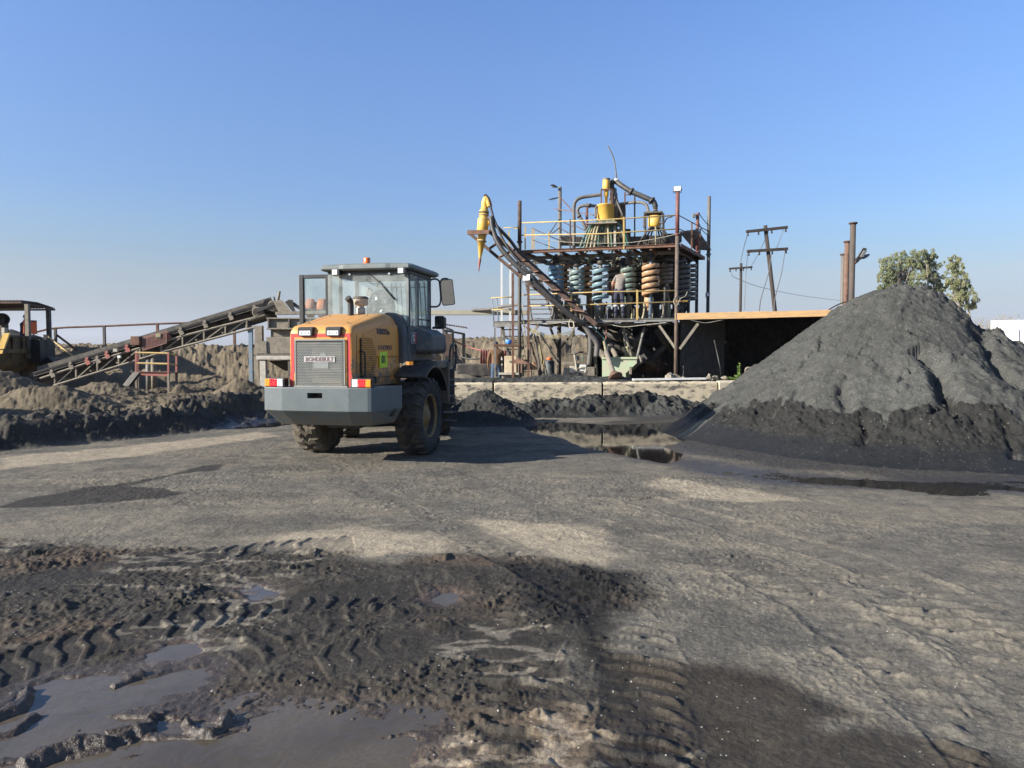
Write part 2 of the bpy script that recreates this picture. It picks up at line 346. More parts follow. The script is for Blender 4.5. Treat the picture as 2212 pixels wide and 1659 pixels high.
TRACKS = [  # pixel centre line, width, depth, pitch, chevron, strength of colour
    ([(-160, 1318), (0, 1272), (200, 1233), (330, 1211), (577, 1184), (760, 1170)], .42, .022, .145, 1, 1.0),
    ([(-160, 1500), (21, 1440), (150, 1400), (400, 1340), (560, 1310), (721, 1290), (900, 1272)], .42, .024, .14, 1, 1.0),
    ([(350, 1500), (480, 1432), (590, 1385), (700, 1345), (860, 1320), (1000, 1300)], .40, .018, .15, 2, .6),
    ([(1130, 1850), (1135, 1720), (1145, 1600), (1130, 1500), (1095, 1400), (1040, 1310)], .44, .034, .15, 2, .6),
    ([(1402, 1900), (1396, 1700), (1388, 1560), (1376, 1450), (1352, 1370), (1290, 1300), (1180, 1240), (1040, 1185)], .40, .028, .13, 2, 1.0),
    ([(1560, 1205), (1640, 1235), (1800, 1332), (1960, 1450), (2150, 1610), (2260, 1720)], .50, .038, .17, 2, .6),
    ([(1850, 1245), (1980, 1312), (2110, 1390), (2260, 1490)], .46, .034, .17, 2, .6),
    ([(1380, 1080), (1600, 1140), (1850, 1215), (2050, 1290), (2300, 1400)], .45, .024, .16, 2, .5),
    ([(690, 985), (740, 1030), (860, 1090), (1000, 1150), (1090, 1200)], .42, .020, .14, 2, .8),
    ([(905, 985), (1010, 1040), (1200, 1110), (1420, 1180), (1640, 1240), (1820, 1300)], .42, .016, .14, 2, .5),
    ([(700, 1430), (900, 1390), (1050, 1380), (1200, 1400)], .40, .016, .15, 1, .5),
]
TRK = [(smooth_line(gw(p)), w, d, pi, k, c) for p, w, d, pi, k, c in TRACKS]
HEAPS = [(-9.15, 24.0, .50, .85, .9), (-11.4, 24.4, .34, .42, .5), (-13.2, 23.0, .45, 1.5, 1.2), (-16.6, 22.6, .85, 1.9, 1.6), (-11.6, 17.6, .62, 1.9, 1.0), (-15.0, 17.2, .5, 2.2, 1.3), (-6.6, 21.5, .25, 1.2, 1.2)]
DHEAPS = [(-1.75, 25.6, 1.0, 1.3, 1.2)]
BANK = [(-60, 32.0), (-30, 31.5), (-19, 31.8), (-12, 32.5), (-7, 33), (-3, 33.5), (2, 33), (8, 34), (16, 35.5), (40, 40)]
BANKH = [(-60, 1.9), (-19, 1.75), (-13, 1.70), (-9, 1.95), (-7, 1.95), (-3, 2.1), (2, 2.2), (8, 2.2), (40, 2.0)]
def base_z(x, y):
    """broad shape of the terrain (no fine lumps)"""
    z = np.zeros_like(x); rd = poly_sd(x, y, ROUGH); wob = (fbm(x * .6, y * .6, 3, seed=2) - .5)
    d = rd + wob * .35 * ss(-.5, .5, rd)
    z += .44 * (.55 + .9 * fbm(x * .45, y * .45, 3, seed=15)) * ss(0, .95, d) * (1 - .62 * ss(1.6, 3.4, d)) * (1 + .9 * wob)
    for hx, hy, h, rx, ry in HEAPS:
        q = np.sqrt(((x - hx) / rx) ** 2 + ((y - hy) / ry) ** 2); z = np.maximum(z, z * .6 + h * np.clip(1.25 - q * .95, 0, 1) ** 1.15 * ss(1.4, .9, q))
    td = poly_sd(x, y, TERR); z = np.where(td > 0, .22 + .62 * ss(.9, .1, td) + .05 * ss(0, 3, td) * (fbm(x * .5, y * .5, 3, seed=4) - .4), z)
    for hx, hy, h, rx, ry in DHEAPS:
        q = np.sqrt(((x - hx) / rx) ** 2 + ((y - hy) / ry) ** 2); z = np.maximum(z, h * np.clip(1.25 - q * .95, 0, 1))
    by = np.interp(x, [p[0] for p in BANK], [p[1] for p in BANK]); bh = np.interp(x, [p[0] for p in BANKH], [p[1] for p in BANKH])
    k = ss(-3.2, -.1, y - by + 1.1 * (fbm(x * .35, y * .35, 3, seed=5) - .5)); z = z * (1 - k) + k * bh
    return z, rd, td, k
def hz(x, y): return float(base_z(np.array([float(x)]), np.array([float(y)]))[0][0])

QK = 1
def ground_mesh():
    ys = [.45]
    while ys[-1] < 5200: ys.append(ys[-1] + (max(.0050, ys[-1] * (.0029 if ys[-1] < 9 else .0045)) * QK if ys[-1] < 44 else ys[-1] * .05))
    ys = np.array(ys); nc = 1280 // QK; c = np.linspace(-1, 1, nc); NR = len(ys)
    X = c[None, :] * (ys[:, None] * .80 + 1.1) + 3.0 * c[None, :] ** 7 * np.clip(ys[:, None], 0, 1.2); Y = np.repeat(ys[:, None], nc, 1); x = X.ravel(); y = Y.ravel()
    near = y < 46; z = np.zeros_like(x); col = np.zeros((len(x), 4), np.float32); col[:, 3] = 1; wet = np.zeros_like(x)
    xn, yn = x[near], y[near]; zb, rd, td, bk = base_z(xn, yn); zz = zb.copy()
    mud = ss(-.08, .16, poly_sd(xn, yn, MUD) + .48 * (fbm(xn * 2.2, yn * 2.2, 4, seed=7) - .5)); damp = ss(-.06, .10, poly_sd(xn, yn, DAMP) + .06 + .36 * (fbm(xn * 2.0, yn * 2.6, 4, seed=8) - .5))
    stain = ss(-.03, .05, poly_sd(xn, yn, STAIN) + .10 * (fbm(xn * 3, yn * 3, 3, seed=9) - .5))
    rough = ss(-.02, .25, rd); terr = (td > 0) * 1.0
    yard = (1 - rough) * (1 - terr); prox = np.clip(6.5 / yn, 0, 1)
    # ground texture at several sizes
    n1 = fbm(xn * .35, yn * .35, 3, seed=1); n2 = fbm(xn * 1.6, yn * 1.6, 4, seed=3); n3 = fbm(xn * 7, yn * 7, 4, .6, seed=6); n4 = fbm(xn * 26, yn * 26, 3, .6, seed=12)
    zz += yard * ((n1 - .5) * .05 + (n2 - .5) * .022 + (n3 - .5) * .012 + (n4 - .5) * .0045)
    dryrough = yard * ss(.42, .60, fbm(xn * .5 + 3, yn * .9, 4, seed=14)); zz += dryrough * (ridged(xn * 5, yn * 9, 4, seed=2) - .6) * .012 + dryrough * (n4 - .5) * .007
    crumb = ss(.46, .60, fbm(xn * 1.5, yn * 1.5, 4, .6, seed=24)); dc, vc = cells(xn * 11 + 1.5 * n3, yn * 11 + 1.5 * n4, 3); zz += yard * np.minimum(np.clip(.46 - dc, 0, 1) * .11, .012) * ((vc > .86) * mud * (.35 + .9 * crumb) + (vc > .972) * (1 - mud) * .45 * ss(.5, .62, n2))
    dcx, vcx = cells(xn * 27 + n4, yn * 27, 5); zz += yard * np.minimum(np.clip(.48 - dcx, 0, 1) * .05, .010) * (vcx > .62) * (mud * crumb + .45 * dryrough + .08)
    dc2, vc2 = cells(xn * 4.6 + 2.2 * n2, yn * 4.6 + 1.2 * n3, 9); zz += mud * yard * np.minimum(np.clip(.47 - dc2, 0, 1) * (.6 + .8 * n3) * .16, .024) * (vc2 > .95)
    torn = ridged(xn * 2.1 + 1.3 * n2, yn * 3.4 + 1.1 * n2, 4, seed=5); zz += mud * yard * ((fbm(xn * 2.7, yn * 2.7, 5, .55, seed=21) - .5) * .024 + (ss(.60, .72, torn) - .4) * .006 * (.4 + n3) + (n3 - .5) * .011 + (n4 - .5) * .008)
    # tyre prints
    trk_dark = np.zeros_like(xn)
    for pts, w, dep, pitch, kind, cs in TRK:
        pa = np.array(pts); bb = (xn > pa[:, 0].min() - .6) & (xn < pa[:, 0].max() + .6) & (yn > pa[:, 1].min() - .6) & (yn < pa[:, 1].max() + .6)
        if not bb.any(): continue
        xs, y_ = xn[bb], yn[bb]; wx = xs + (.05 if kind == 1 else .16) * (fbm(xs * 1.6, y_ * 1.6, 3, .6, seed=31) - .5); S, T = line_st(wx, y_, pts); t = T / (w / 2); ew = .35 * (n3[bb] - .5); ins = ss(1.06 + ew, (.92 if kind == 1 else .72) + ew, np.abs(t))
        if kind == 1: zig = .34 * (np.abs(((t * .75 + 2.25) % 1) - .5) * 2) + .35 * t
        else: zig = .55 * t * t * np.sign(t) + .25 * np.abs(t)
        ph = (S / pitch + zig + .60 * (n2[bb] - .5) + .16 * (n3[bb] - .5)) % 1.0; keep = ss(.40, .56, fbm(xs * 1.9, y_ * 1.9, 4, .6, seed=33)) * ss(.30, .5, n3[bb] + .25 * (kind == 1))
        lug = ss(.0, .07, ph) * ss(.46, .24, ph) if kind == 1 else ss(.0, .08, ph) * ss(.62, .16, ph)
        soft = 1 - .55 * mud[bb] if kind == 2 else 1.0
        prof = dep * (-.42 + .95 * lug * (.12 + .88 * keep)) * (.66 if kind == 1 else .90); edge = np.exp(-((np.abs(t) - 1.10) / .07) ** 2) * ss(.50, .60, fbm(xs * 4.5, y_ * 4.5, 3, .6, seed=34))
        flat = zb[bb] + (zz[bb] - zb[bb]) * (.28 if kind == 1 else .5)
        zz[bb] = zz[bb] * (1 - ins) + (flat + prof) * ins + edge * dep * (.42 if kind == 1 else .22) * (.1 + 1.5 * n3[bb]) * (np.abs(T) < 50); lug = 1 - lug
        trk_dark[bb] = np.maximum(trk_dark[bb], cs * ins * (.55 + .45 * lug))
    # puddles
    def pool(poly, zw, depth, wob, sc, soft, reach, rel):
        nonlocal zz
        sd_ = poly_sd(xn, yn, poly) + wob * (fbm(xn * sc, yn * sc, 5, .6, seed=40) - .5); k = ss(-soft, soft, sd_); out = ss(-reach, -soft * .3, sd_); fine = (zz - zb) * rel
        tgt = (1 - k) * (zw + .008 + .012 * ss(-soft, -reach, sd_) + fine) + k * (zw - depth + fine * .9); zz = zz * (1 - out) + tgt * out; return ss(-reach * .55, soft, sd_), k
    w1, k1 = pool(POND, -.024, .014, .30, 3.2, .05, .45, .55); w2 = np.zeros_like(w1)
    for p in POND2: w2 = np.maximum(w2, pool(p, -.024, .010, .14, 5, .04, .25, .5)[0])
    w3, k3 = pool(POOL, ZW, .004, .5, 1.3, .12, .9, .8); w3b, k3b = pool(POOLM, ZW, .022, .35, 1.6, .10, .25, .4); zz += k3b * ss(.50, .66, fbm(xn * 1.3, yn * 2.6, 4, .6, seed=69)) * .017; w3 = np.maximum(w3, w3b); w4, k4 = pool(POOL2, ZW, .02, .4, 1.3, .12, .6, .5)
    skin = ridged(xn * 2.4 + .8 * n2, yn * 5.5 + .6 * n2, 4, seed=67); zz += k1 * (ss(.62, .80, skin) * .028 * ss(.42, .58, fbm(xn * 1.1, yn * 1.5, 3, seed=68)) + (n3 - .5) * .006)
    # mud ridges standing in the pond
    for rp, hh, ww in ((gw([(60, 1665), (115, 1640), (180, 1622), (250, 1612), (325, 1580)], -.04), .050, .05), (gw([(405, 1575), (420, 1592), (455, 1596), (480, 1580), (488, 1562)], -.04), .034, .03), (gw([(-40, 1570), (40, 1540), (60, 1505)], -.04), .045, .04), (gw([(0, 1600), (30, 1592), (70, 1560)], -.04), .03, .035), (gw([(240, 1590), (330, 1566)], -.04), .026, .03), (gw([(250, 1490), (300, 1470)], -.04), .026, .03), (gw([(500, 1640), (560, 1600), (620, 1590)], -.04), .010, .05)):
        S, T = line_st(xn, yn, smooth_line(rp)); q = np.abs(T) / (ww * (.6 + .9 * n3)); zz += np.where(np.abs(T) < .4, np.minimum(hh * (.4 + 1.2 * n3) * np.clip(1 - q, 0, 1) ** .6 * 1.1, hh), 0)
    # mud lumps along the yard edge, the bank and the rough land on the left
    rn = rough * (1 - terr); lum = ridged(xn * 1.1, yn * 1.1, 4, seed=8); dcl, vcl = cells(xn * 2.6 + n2, yn * 2.6 + n3, 17); dcs, vcs = cells(xn * 5.5, yn * 5.5, 23)
    near_b = ss(5.5, 2.0, rd) * ss(.12, .7, rd)
    zz += rn * ((lum - .55) * .20 * (.35 + .65 * near_b) + np.minimum(np.clip(.55 - dcl, 0, 1) * .24, .07 + .05 * n3) * ((vcl > .45) * (.55 + .45 * near_b)) + np.minimum(np.clip(.5 - dcs, 0, 1) * .20, .05) * (vcs > .4) * (.6 + .4 * near_b) + (n4 - .5) * .04 + (n3 - .5) * .05)
    bank = ss(.02, .3, bk); dcb, vcb = cells(xn * 1.5 + 1.5 * n2, yn * 3.0 + n3, 27); dcc, vcc = cells(xn * 3.4 + n3, yn * 6.0 + n2, 29)
    zz += bank * ((ridged(xn * .5 + n2, yn * 1.3, 4, seed=9) - .55) * .20 + (fbm(xn * 1.1, yn * 3.0, 5, .6, seed=11) - .5) * .30 + np.minimum(np.clip(.5 - dcb, 0, 1) * .4, .10) * (vcb > .5) + np.minimum(np.clip(.5 - dcc, 0, 1) * .25, .06) * (vcc > .5))
    zz += terr * (1 - bank) * ((n2 - .5) * .07 + (n3 - .5) * .03)
    z[near] = zz
    far = ~near; z[far] = 1.7 + 1.2 * ss(60, 400, y[far]) * (fbm(x[far] * .01, y[far] * .01, 3, seed=3) - .5) - .9 * ss(100, 600, y[far])
    z[far] = np.where(y[far] > 900, .8, z[far])
    # colours: dry grey crust, pale fines, black ore sand, brown mud, tan earth
    def L(a): return np.array(a)[None, :]
    n5 = fbm(xn * .8, yn * 1.3, 5, .6, seed=50); n6 = fbm(xn * 3.1, yn * 4.4, 5, .62, seed=51)
    base = L((.150, .140, .120)) * (1 - ss(.40, .66, n5)[:, None]) + L((.198, .178, .142)) * ss(.40, .66, n5)[:, None]
    sp = ss(.50, .64, n6)[:, None]; base = base * (1 - .38 * sp) + L((.260, .230, .178)) * .38 * sp
    dk = (ss(.52, .68, fbm(xn * 1.1 + 9, yn * 2.1, 5, .6, seed=52)) * .55)[:, None]; base = base * (1 - dk) + L((.100, .094, .083)) * dk
    for p in PALE:
        k = (ss(-.10, .14, poly_sd(xn, yn, p) + .42 * (fbm(xn * 2, yn * 3, 5, .6, seed=53) - .5)) * (.55 + .45 * n6))[:, None]; base = base * (1 - k) + L((.405, .345, .255)) * k
    def over(k, c):
        nonlocal base
        k = k[:, None]; base = base * (1 - k) + L(c) * k
    over(trk_dark * .55 * (1 - mud) * (.4 + .6 * ss(.35, .6, n6)), (.085, .082, .078))
    over(mud * (.86 + .14 * ss(.35, .6, n6)), (.046, .041, .034)); over(mud * ss(.54, .68, n5) * .55, (.105, .075, .053)); over(mud * ss(.58, .72, n6) * .45, (.105, .096, .080))
    over(mud * trk_dark * .8, (.034, .032, .029))
    over(damp * .86 * (.75 + .4 * n6), (.036, .029, .022)); over(stain * .92, (.046, .042, .038))
    crest = mud * ss(.0, .028, zz - zb) * .0
    over(w1 * .7, (.070, .054, .043)); over(w2 * .7, (.13, .09, .065)); ap = ss(6.25, 5.6, np.hypot((xn - 7.48) * 1.06, yn - 14.0) + 1.1 * (fbm(xn * .9, yn * 1.2, 5, .6, seed=63) - .5)) * yard; over(ap * .9, (.050, .047, .043)); over(np.clip(w3 * .9, 0, 1), (.055, .050, .045)); over(w4 * .9, (.06, .055, .05))
    kc = ss(-.10, .10, poly_sd(xn, yn, CLAY) + .45 * (fbm(xn * 2.6, yn * 3.4, 5, .6, seed=64) - .5)) * ss(.40, .54, n6); over(kc * .75, (.185, .142, .100)); over(kc * ss(.66, .76, ridged(xn * 4 + .8 * n2, yn * 8, 3, seed=66)) * .7, (.40, .335, .25))  # cream clay; the palest lines paint its sunlit rib edges
    over(ss(-.10, .16, poly_sd(xn, yn, BLACKS) + .42 * (fbm(xn * 2.6, yn * 3.0, 5, .6, seed=65) - .5)) * (.75 + .25 * n6), (.017, .0165, .016))
    lowm = mud * ss(.0, -.035, zz - zb) * .5; over(lowm, (.085, .062, .046))
    lit_crust = mud * ss(.70, .80, ridged(xn * 3.2 + .6 * n2, yn * 7, 3, seed=60)) * ss(.5, .6, fbm(xn * 1.3, yn * 1.3, 3, seed=61)) * .7; over(lit_crust, (.24, .215, .17))  # pale lines put sunlit clod edges into the mud colour
    tan = L((.140, .116, .083)) * (.72 + .56 * fbm(xn * 1.5, yn * 1.5, 5, .6, seed=55))[:, None]; blk = L((.050, .046, .040)) * (.7 + .6 * n6)[:, None]
    tb = ss(.9, 4.2, rd + 4.2 * (fbm(xn * .8, yn * .8, 5, .6, seed=56) - .5))[:, None]; tb = np.clip(tb + (.42 * ss(.50, .60, fbm(xn * 1.7, yn * 1.7, 4, .6, seed=58)) * ss(.45, .8, rd))[:, None], 0, 1); rc = blk * (1 - tb) + tan * tb  # tan patches also paint the sunlit crest of the dark berm
    base = base * (1 - rn[:, None]) + rc * rn[:, None]
    tc = L((.17, .15, .12)) * (.6 + .8 * n6)[:, None]; base = base * (1 - terr[:, None]) + tc * terr[:, None]
    kb = bank[:, None]; base = base * (1 - kb) + L((.185, .152, .108)) * (.70 + .6 * fbm(xn * 1.1, yn * 1.7, 5, .62, seed=57))[:, None] * kb
    col[near, :3] = base; col[far, :3] = (.24, .20, .15)
    wet[near] = np.clip(mud * .26 + damp * .26 + stain * .12 + .8 * w1 + .8 * w2 + .95 * w3 + .8 * w4 + .45 * ap + rn * .25 * (1 - tb[:, 0]), 0, 1)
    return X, Y, z.reshape(X.shape), col, wet
def grid_mesh(name, X, Y, Z, m, col=None, wet=None, smooth=True):
    nr, nc = X.shape; me = bpy.data.meshes.new(name); nv = nr * nc; me.vertices.add(nv)
    me.vertices.foreach_set('co', np.stack([X, Y, Z], -1).astype(np.float32).ravel())
    i = np.arange(nv).reshape(nr, nc); q = np.stack([i[:-1, :-1], i[:-1, 1:], i[1:, 1:], i[1:, :-1]], -1).reshape(-1, 4).astype(np.int32); nf = len(q)
    me.loops.add(nf * 4); me.loops.foreach_set('vertex_index', q.ravel()); me.polygons.add(nf)
    me.polygons.foreach_set('loop_start', np.arange(0, nf * 4, 4, dtype=np.int32)); me.polygons.foreach_set('loop_total', np.full(nf, 4, np.int32))
    me.polygons.foreach_set('use_smooth', np.full(nf, smooth)); me.update(calc_edges=True)
    if col is not None: a = me.attributes.new('soil', 'FLOAT_COLOR', 'POINT'); a.data.foreach_set('color', col.astype(np.float32).ravel())
    if wet is not None: a = me.attributes.new('wet', 'FLOAT', 'POINT'); a.data.foreach_set('value', wet.astype(np.float32))
    me.materials.append(m); o = bpy.data.objects.new(name, me); COL.objects.link(o); WLOC[o.name] = Vector((0, 0, 0)); return o
def soil_mat(name, fixed=None, glint=0.0, bump=.5, wet_rough=.28):
    m = bpy.data.materials.new(name); m.use_nodes = True; nt = m.node_tree; b = nt.nodes['Principled BSDF']; pos = node(nt, 'ShaderNodeNewGeometry').outputs['Position']
    c = node(nt, 'ShaderNodeAttribute', attribute_name='soil').outputs['Color']; w = node(nt, 'ShaderNodeAttribute', attribute_name='wet').outputs['Fac']
    f1 = noise(nt, pos, 38, 5, .65); f2 = noise(nt, pos, 150, 3, .7); f3 = noise(nt, pos, 7, 6, .6)
    c = mixc(nt, 1.0, c, mixc(nt, ramp(nt, f1, .3, .7), (.62, .62, .63), (1.36, 1.34, 1.30)), 'MULTIPLY')
    c = mixc(nt, 1.0, c, mixc(nt, ramp(nt, f2, .3, .7), (.72, .72, .72), (1.25, 1.25, 1.24)), 'MULTIPLY')
    c = mixc(nt, 1.0, c, mixc(nt, ramp(nt, f3, .32, .68), (.82, .82, .83), (1.18, 1.17, 1.15)), 'MULTIPLY')
    v = node(nt, 'ShaderNodeTexVoronoi'); v.inputs['Scale'].default_value = 48; nt.links.new(pos, v.inputs['Vector'])
    sx = node(nt, 'ShaderNodeSeparateColor'); nt.links.new(v.outputs['Color'], sx.inputs[0])
    a1 = node(nt, 'ShaderNodeMath', operation='LESS_THAN'); nt.links.new(v.outputs['Distance'], a1.inputs[0]); a1.inputs[1].default_value = .22
    a2 = node(nt, 'ShaderNodeMath', operation='GREATER_THAN'); nt.links.new(sx.outputs[0], a2.inputs[0]); a2.inputs[1].default_value = .965 - glint
    a3 = node(nt, 'ShaderNodeMath', operation='MULTIPLY'); nt.links.new(a1.outputs[0], a3.inputs[0]); nt.links.new(a2.outputs[0], a3.inputs[1])
    c = mixc(nt, a3.outputs[0], c, (.42, .40, .36))
    nt.links.new(c, b.inputs['Base Color'])
    rr = node(nt, 'ShaderNodeMapRange'); nt.links.new(w, rr.inputs['Value']); rr.inputs['To Min'].default_value = .95; rr.inputs['To Max'].default_value = wet_rough; nt.links.new(rr.outputs['Result'], b.inputs['Roughness'])
    sr = node(nt, 'ShaderNodeMapRange'); nt.links.new(w, sr.inputs['Value']); sr.inputs['To Min'].default_value = .12; sr.inputs['To Max'].default_value = .45; nt.links.new(sr.outputs['Result'], b.inputs['Specular IOR Level'])
    bp = node(nt, 'ShaderNodeBump'); bp.inputs['Strength'].default_value = bump; bp.inputs['Distance'].default_value = .018; nt.links.new(f1, bp.inputs['Height'])
    bp2 = node(nt, 'ShaderNodeBump'); bp2.inputs['Strength'].default_value = bump; bp2.inputs['Distance'].default_value = .006; nt.links.new(f2, bp2.inputs['Height']); nt.links.new(bp.outputs[0], bp2.inputs['Normal'])
    nt.links.new(bp2.outputs[0], b.inputs['Normal']); return m
M['soil'] = soil_mat('churned_yard_soil'); M['ore'] = soil_mat('dark_ore_sand', glint=.012, bump=.45, wet_rough=.38)
gX, gY, gZ, gC, gWt = ground_mesh()
tag(grid_mesh('ground', gX, gY, gZ, M['soil'], gC, gWt), kind='structure')
plain = MB(); plain.add([(-6000, -400, -.42), (6000, -400, -.42), (6000, 9000, -.42), (-6000, 9000, -.42)], [(0, 1, 2, 3)])
M['plain'] = mat('dry_plain', (.22, .185, .14), (.16, .14, .10), .05, rough=.95)
tag(obj('terrain', plain, M['plain'], local=True), kind='structure')

# water
def water_mat(name, base, rough, nscale, nstr):
    m = mat(name, base, tuple(k * .7 for k in base), 1.3, rough=rough, rough2=rough + .03, spec=.5); nt = m.node_tree; b = nt.nodes['Principled BSDF']; pos = node(nt, 'ShaderNodeNewGeometry').outputs['Position']
    b.inputs['IOR'].default_value = 1.33
    bp = node(nt, 'ShaderNodeBump'); bp.inputs['Strength'].default_value = nstr; bp.inputs['Distance'].default_value = .02; nt.links.new(noise(nt, pos, nscale, 4, .55, .6), bp.inputs['Height']); nt.links.new(bp.outputs[0], b.inputs['Normal']); return m
M['pond'] = water_mat('brown_muddy_water', (.108, .090, .068), .06, 7, .22); M['pool'] = water_mat('dark_puddle_water', (.020, .018, .016), .03, 5, .02)
def water(name, polys, z, m, res):
    """one sheet of water over all given pools, a little wider than each; the ground rises through it at the shore"""
    vs = {}; fs = []; bm_v = []
    for poly, grow in polys:
        pa = np.array(poly); x0, y0 = pa.min(0) - grow; x1, y1 = pa.max(0) + grow; x0, x1 = max(x0, -14), min(x1, 16)
        I = np.arange(math.floor(x0 / res), math.ceil(x1 / res) + 1); J = np.arange(math.floor(y0 / res), math.ceil(y1 / res) + 1); A, B_ = np.meshgrid(I, J, indexing='ij')
        sd_ = poly_sd((A + .5) * res, (B_ + .5) * res, poly)
        for i, j in zip(A[sd_ > -grow], B_[sd_ > -grow]): vs[(int(i), int(j))] = 1
    idx = {}; 
    def vi(i, j):
        if (i, j) not in idx: idx[(i, j)] = len(bm_v); bm_v.append((i * res, j * res, z))
        return idx[(i, j)]
    for i, j in vs: fs.append((vi(i, j), vi(i + 1, j), vi(i + 1, j + 1), vi(i, j + 1)))
    me = bpy.data.meshes.new(name); me.from_pydata(bm_v, [], fs); me.materials.append(m); o = bpy.data.objects.new(name, me); COL.objects.link(o); return tag(o, kind='structure')
water('muddy_water', [(POND, .16)] + [(p, .09) for p in POND2], -.024, M['pond'], .04)
water('puddle_water', [(POOL, .25), (POOLM, .2), (POOL2, .25)], ZW, M['pool'], .10)

# ------------------------------------------------------------------ ore stockpiles
def heap_grid(name, cx, cy, rx, ry, fn, n, label, cat, m, cfn):
    a = np.linspace(-1, 1, n); U, V = np.meshgrid(a, a); X = U * rx + cx; Y = V * ry + cy; Z, c, w = fn(X, Y)
    col = np.ones((n * n, 4), np.float32); col[:, :3] = c.reshape(-1, 3)
    o = grid_mesh(name, X - cx, Y - cy, Z, m, col, w.ravel()); o.location = (cx, cy, 0); WLOC[o.name] = Vector((cx, cy, 0)); return tag(o, label, cat)
def ore_col(X, Y, k_dark, k_wet):
    t = (.75 + .5 * fbm(X * 1.3, Y * 1.3, 5, .6, seed=71))[..., None]; dry = np.array((.072, .0735, .0695)) * t; dk = np.array((.020, .020, .019)) * t
    c = dry * (1 - k_dark[..., None]) + dk * k_dark[..., None]; return c, np.clip(k_wet, 0, 1)
PCX, PCY = 7.48, 14.0
def big_pile(X, Y):
    dx, dy = X - PCX, Y - PCY; r = np.hypot(dx, dy); a = np.arctan2(dy, dx)
    ca, sa = np.cos(a), np.sin(a); Rr = 4.50 + .22 * (fbm(ca * 2 + 5, sa * 2 + 5, 3, seed=3) - .5) + .42 * np.clip(-sa, 0, 1) ** 2 - .22 * np.clip(ca, 0, 1) - .20 * np.clip(-ca, 0, 1)
    q = r / Rr; h = 3.12
    z = h * (1 - q ** 1.05); top = .27; zt = h * (1 - top ** 1.05); z = np.where(q < top, zt + (h - zt) * .66 * (1 - (q / top) ** 2) - 0 * q, z)
    z = np.where(z > .9, z, .075 * np.log1p(np.exp(np.clip(z / .075, -30, 30)))) - .035
    ridge = fbm(ca * 9 + q * .6 + 20, sa * 9 + q * .6 + 20, 4, .6, seed=80); up = np.clip(z / .6, 0, 1)
    z += (ridge - .5) * .07 * ss(.1, .5, q) * up + (fbm(X * 1.1, Y * 1.1, 4, seed=81) - .5) * .22 * up
    lum = ridged(X * 2.2, Y * 2.2, 4, seed=82); z += (lum - .55) * .09 * up; dd1, vd1 = cells(X * 3.1 + lum, Y * 3.1 + lum, 47); z -= up * np.clip(.34 - dd1, 0, 1) * .16 * (vd1 > .72); z += up * np.minimum(np.clip(.42 - dd1, 0, 1) * .3, .045) * (vd1 < .18)
    rough_side = ss(-.25, .55, ca + .25 * (fbm(X * .7, Y * .7, 3, seed=83) - .5)); dc, vc = cells(X * 5, Y * 5, 41); dc3, vc3 = cells(X * 11, Y * 11, 43)
    z += up * (rough_side * np.clip(.55 - dc, 0, 1) * .16 * (vc > .35) + np.clip(.5 - dc3, 0, 1) * .035 * (vc3 > .55) * (.3 + .7 * rough_side))
    lip = ridged(X * 1.5 + .5 * lum, Y * 1.7 + z * .8, 4, seed=87); z -= up * .055 * ss(.80, .90, lip) * ss(.42, .6, fbm(X * .9, Y * .9, 3, seed=88)); g3, v3 = cells(X * 21, Y * 21, 49); z += up * np.minimum(np.clip(.46 - g3, 0, 1) * .09, .014) * (v3 > .6); z -= up * np.clip(.30 - dc3, 0, 1) * .10 * (vc3 < .10)
    # slip cracks on the flank: small scarps
    for pts, dep, ww in ((gwz([(2082, 660), (2105, 690), (2118, 720), (2128, 745)], 2.0), .15, .16), (gwz([(1978, 775), (2010, 800), (2040, 850), (2052, 890), (2040, 920)], 1.5), .30, .14), (gwz([(2100, 728), (2130, 760), (2170, 820), (2212, 860)], 1.4), .20, .12), (gwz([(1820, 830), (1832, 860), (1826, 900)], 1.0), .10, .08), (gwz([(1770, 740), (1775, 765)], 1.9), .10, .07), (gwz([(1850, 905), (1872, 925), (1862, 960)], .7), .10, .08), (gwz([(2170, 930), (2185, 970), (2200, 1010)], .5), .12, .08)):
        S, T = line_st(X + .18 * (fbm(X * 3, Y * 3, 3, seed=84) - .5), Y, smooth_line(pts)); k = np.abs(T) < .9
        z -= np.where(k, dep * np.exp(-(T / ww) ** 2) * (.7 + .6 * vc), 0)
    edge = fbm(X * 1.6, Y * 1.6, 5, .6, seed=85); streak = fbm(ca * 11 + 3, sa * 11 + 3, 3, seed=86)
    lvl = .84 + .75 * (edge - .5) - .9 * ss(.56, .72, streak) * ss(.2, -.8, ca) - .25 * ss(.0, -1, ca); kd = ss(.035, -.03, z - lvl)
    slick = ss(.36, .20, z + .1 * (edge - .5)); z += kd * (1 - slick) * up * (np.clip(.5 - dc3, 0, 1) * .10 * (vc3 > .3) + np.clip(.55 - dc, 0, 1) * .10 * (vc > .3) + (lum - .55) * .06)
    z = np.where(q > 1.16, np.minimum(z, -.05 - (q - 1.16) * 2), z)
    c, w = ore_col(X, Y, np.clip(kd * .92 + slick * .25, 0, 1), kd * .25 + slick * .75)
    return z, c, w
def gwz(pts, z): return [(p.x, p.y) for p in (G2(u, v) for u, v in pts)]
def G2(u, v):                                         # where a view ray meets the ideal cone of the big pile
    d = ray(u, v); o = Vector((0, 0, CAM_H)); k = 7.0
    while k < 22:
        p = o + d * k; r = math.hypot(p.x - PCX, p.y - PCY)
        if p.z < 2.95 * (1 - r / 4.70): return p
        k += .02
    return o + d * 13.5
heap_grid('ore_stockpile', PCX, PCY, 6.0, 6.0, big_pile, 640, 'tall conical stockpile of dark grey ore sand with black damp base and slip cracks', 'stockpile', M['ore'], None)
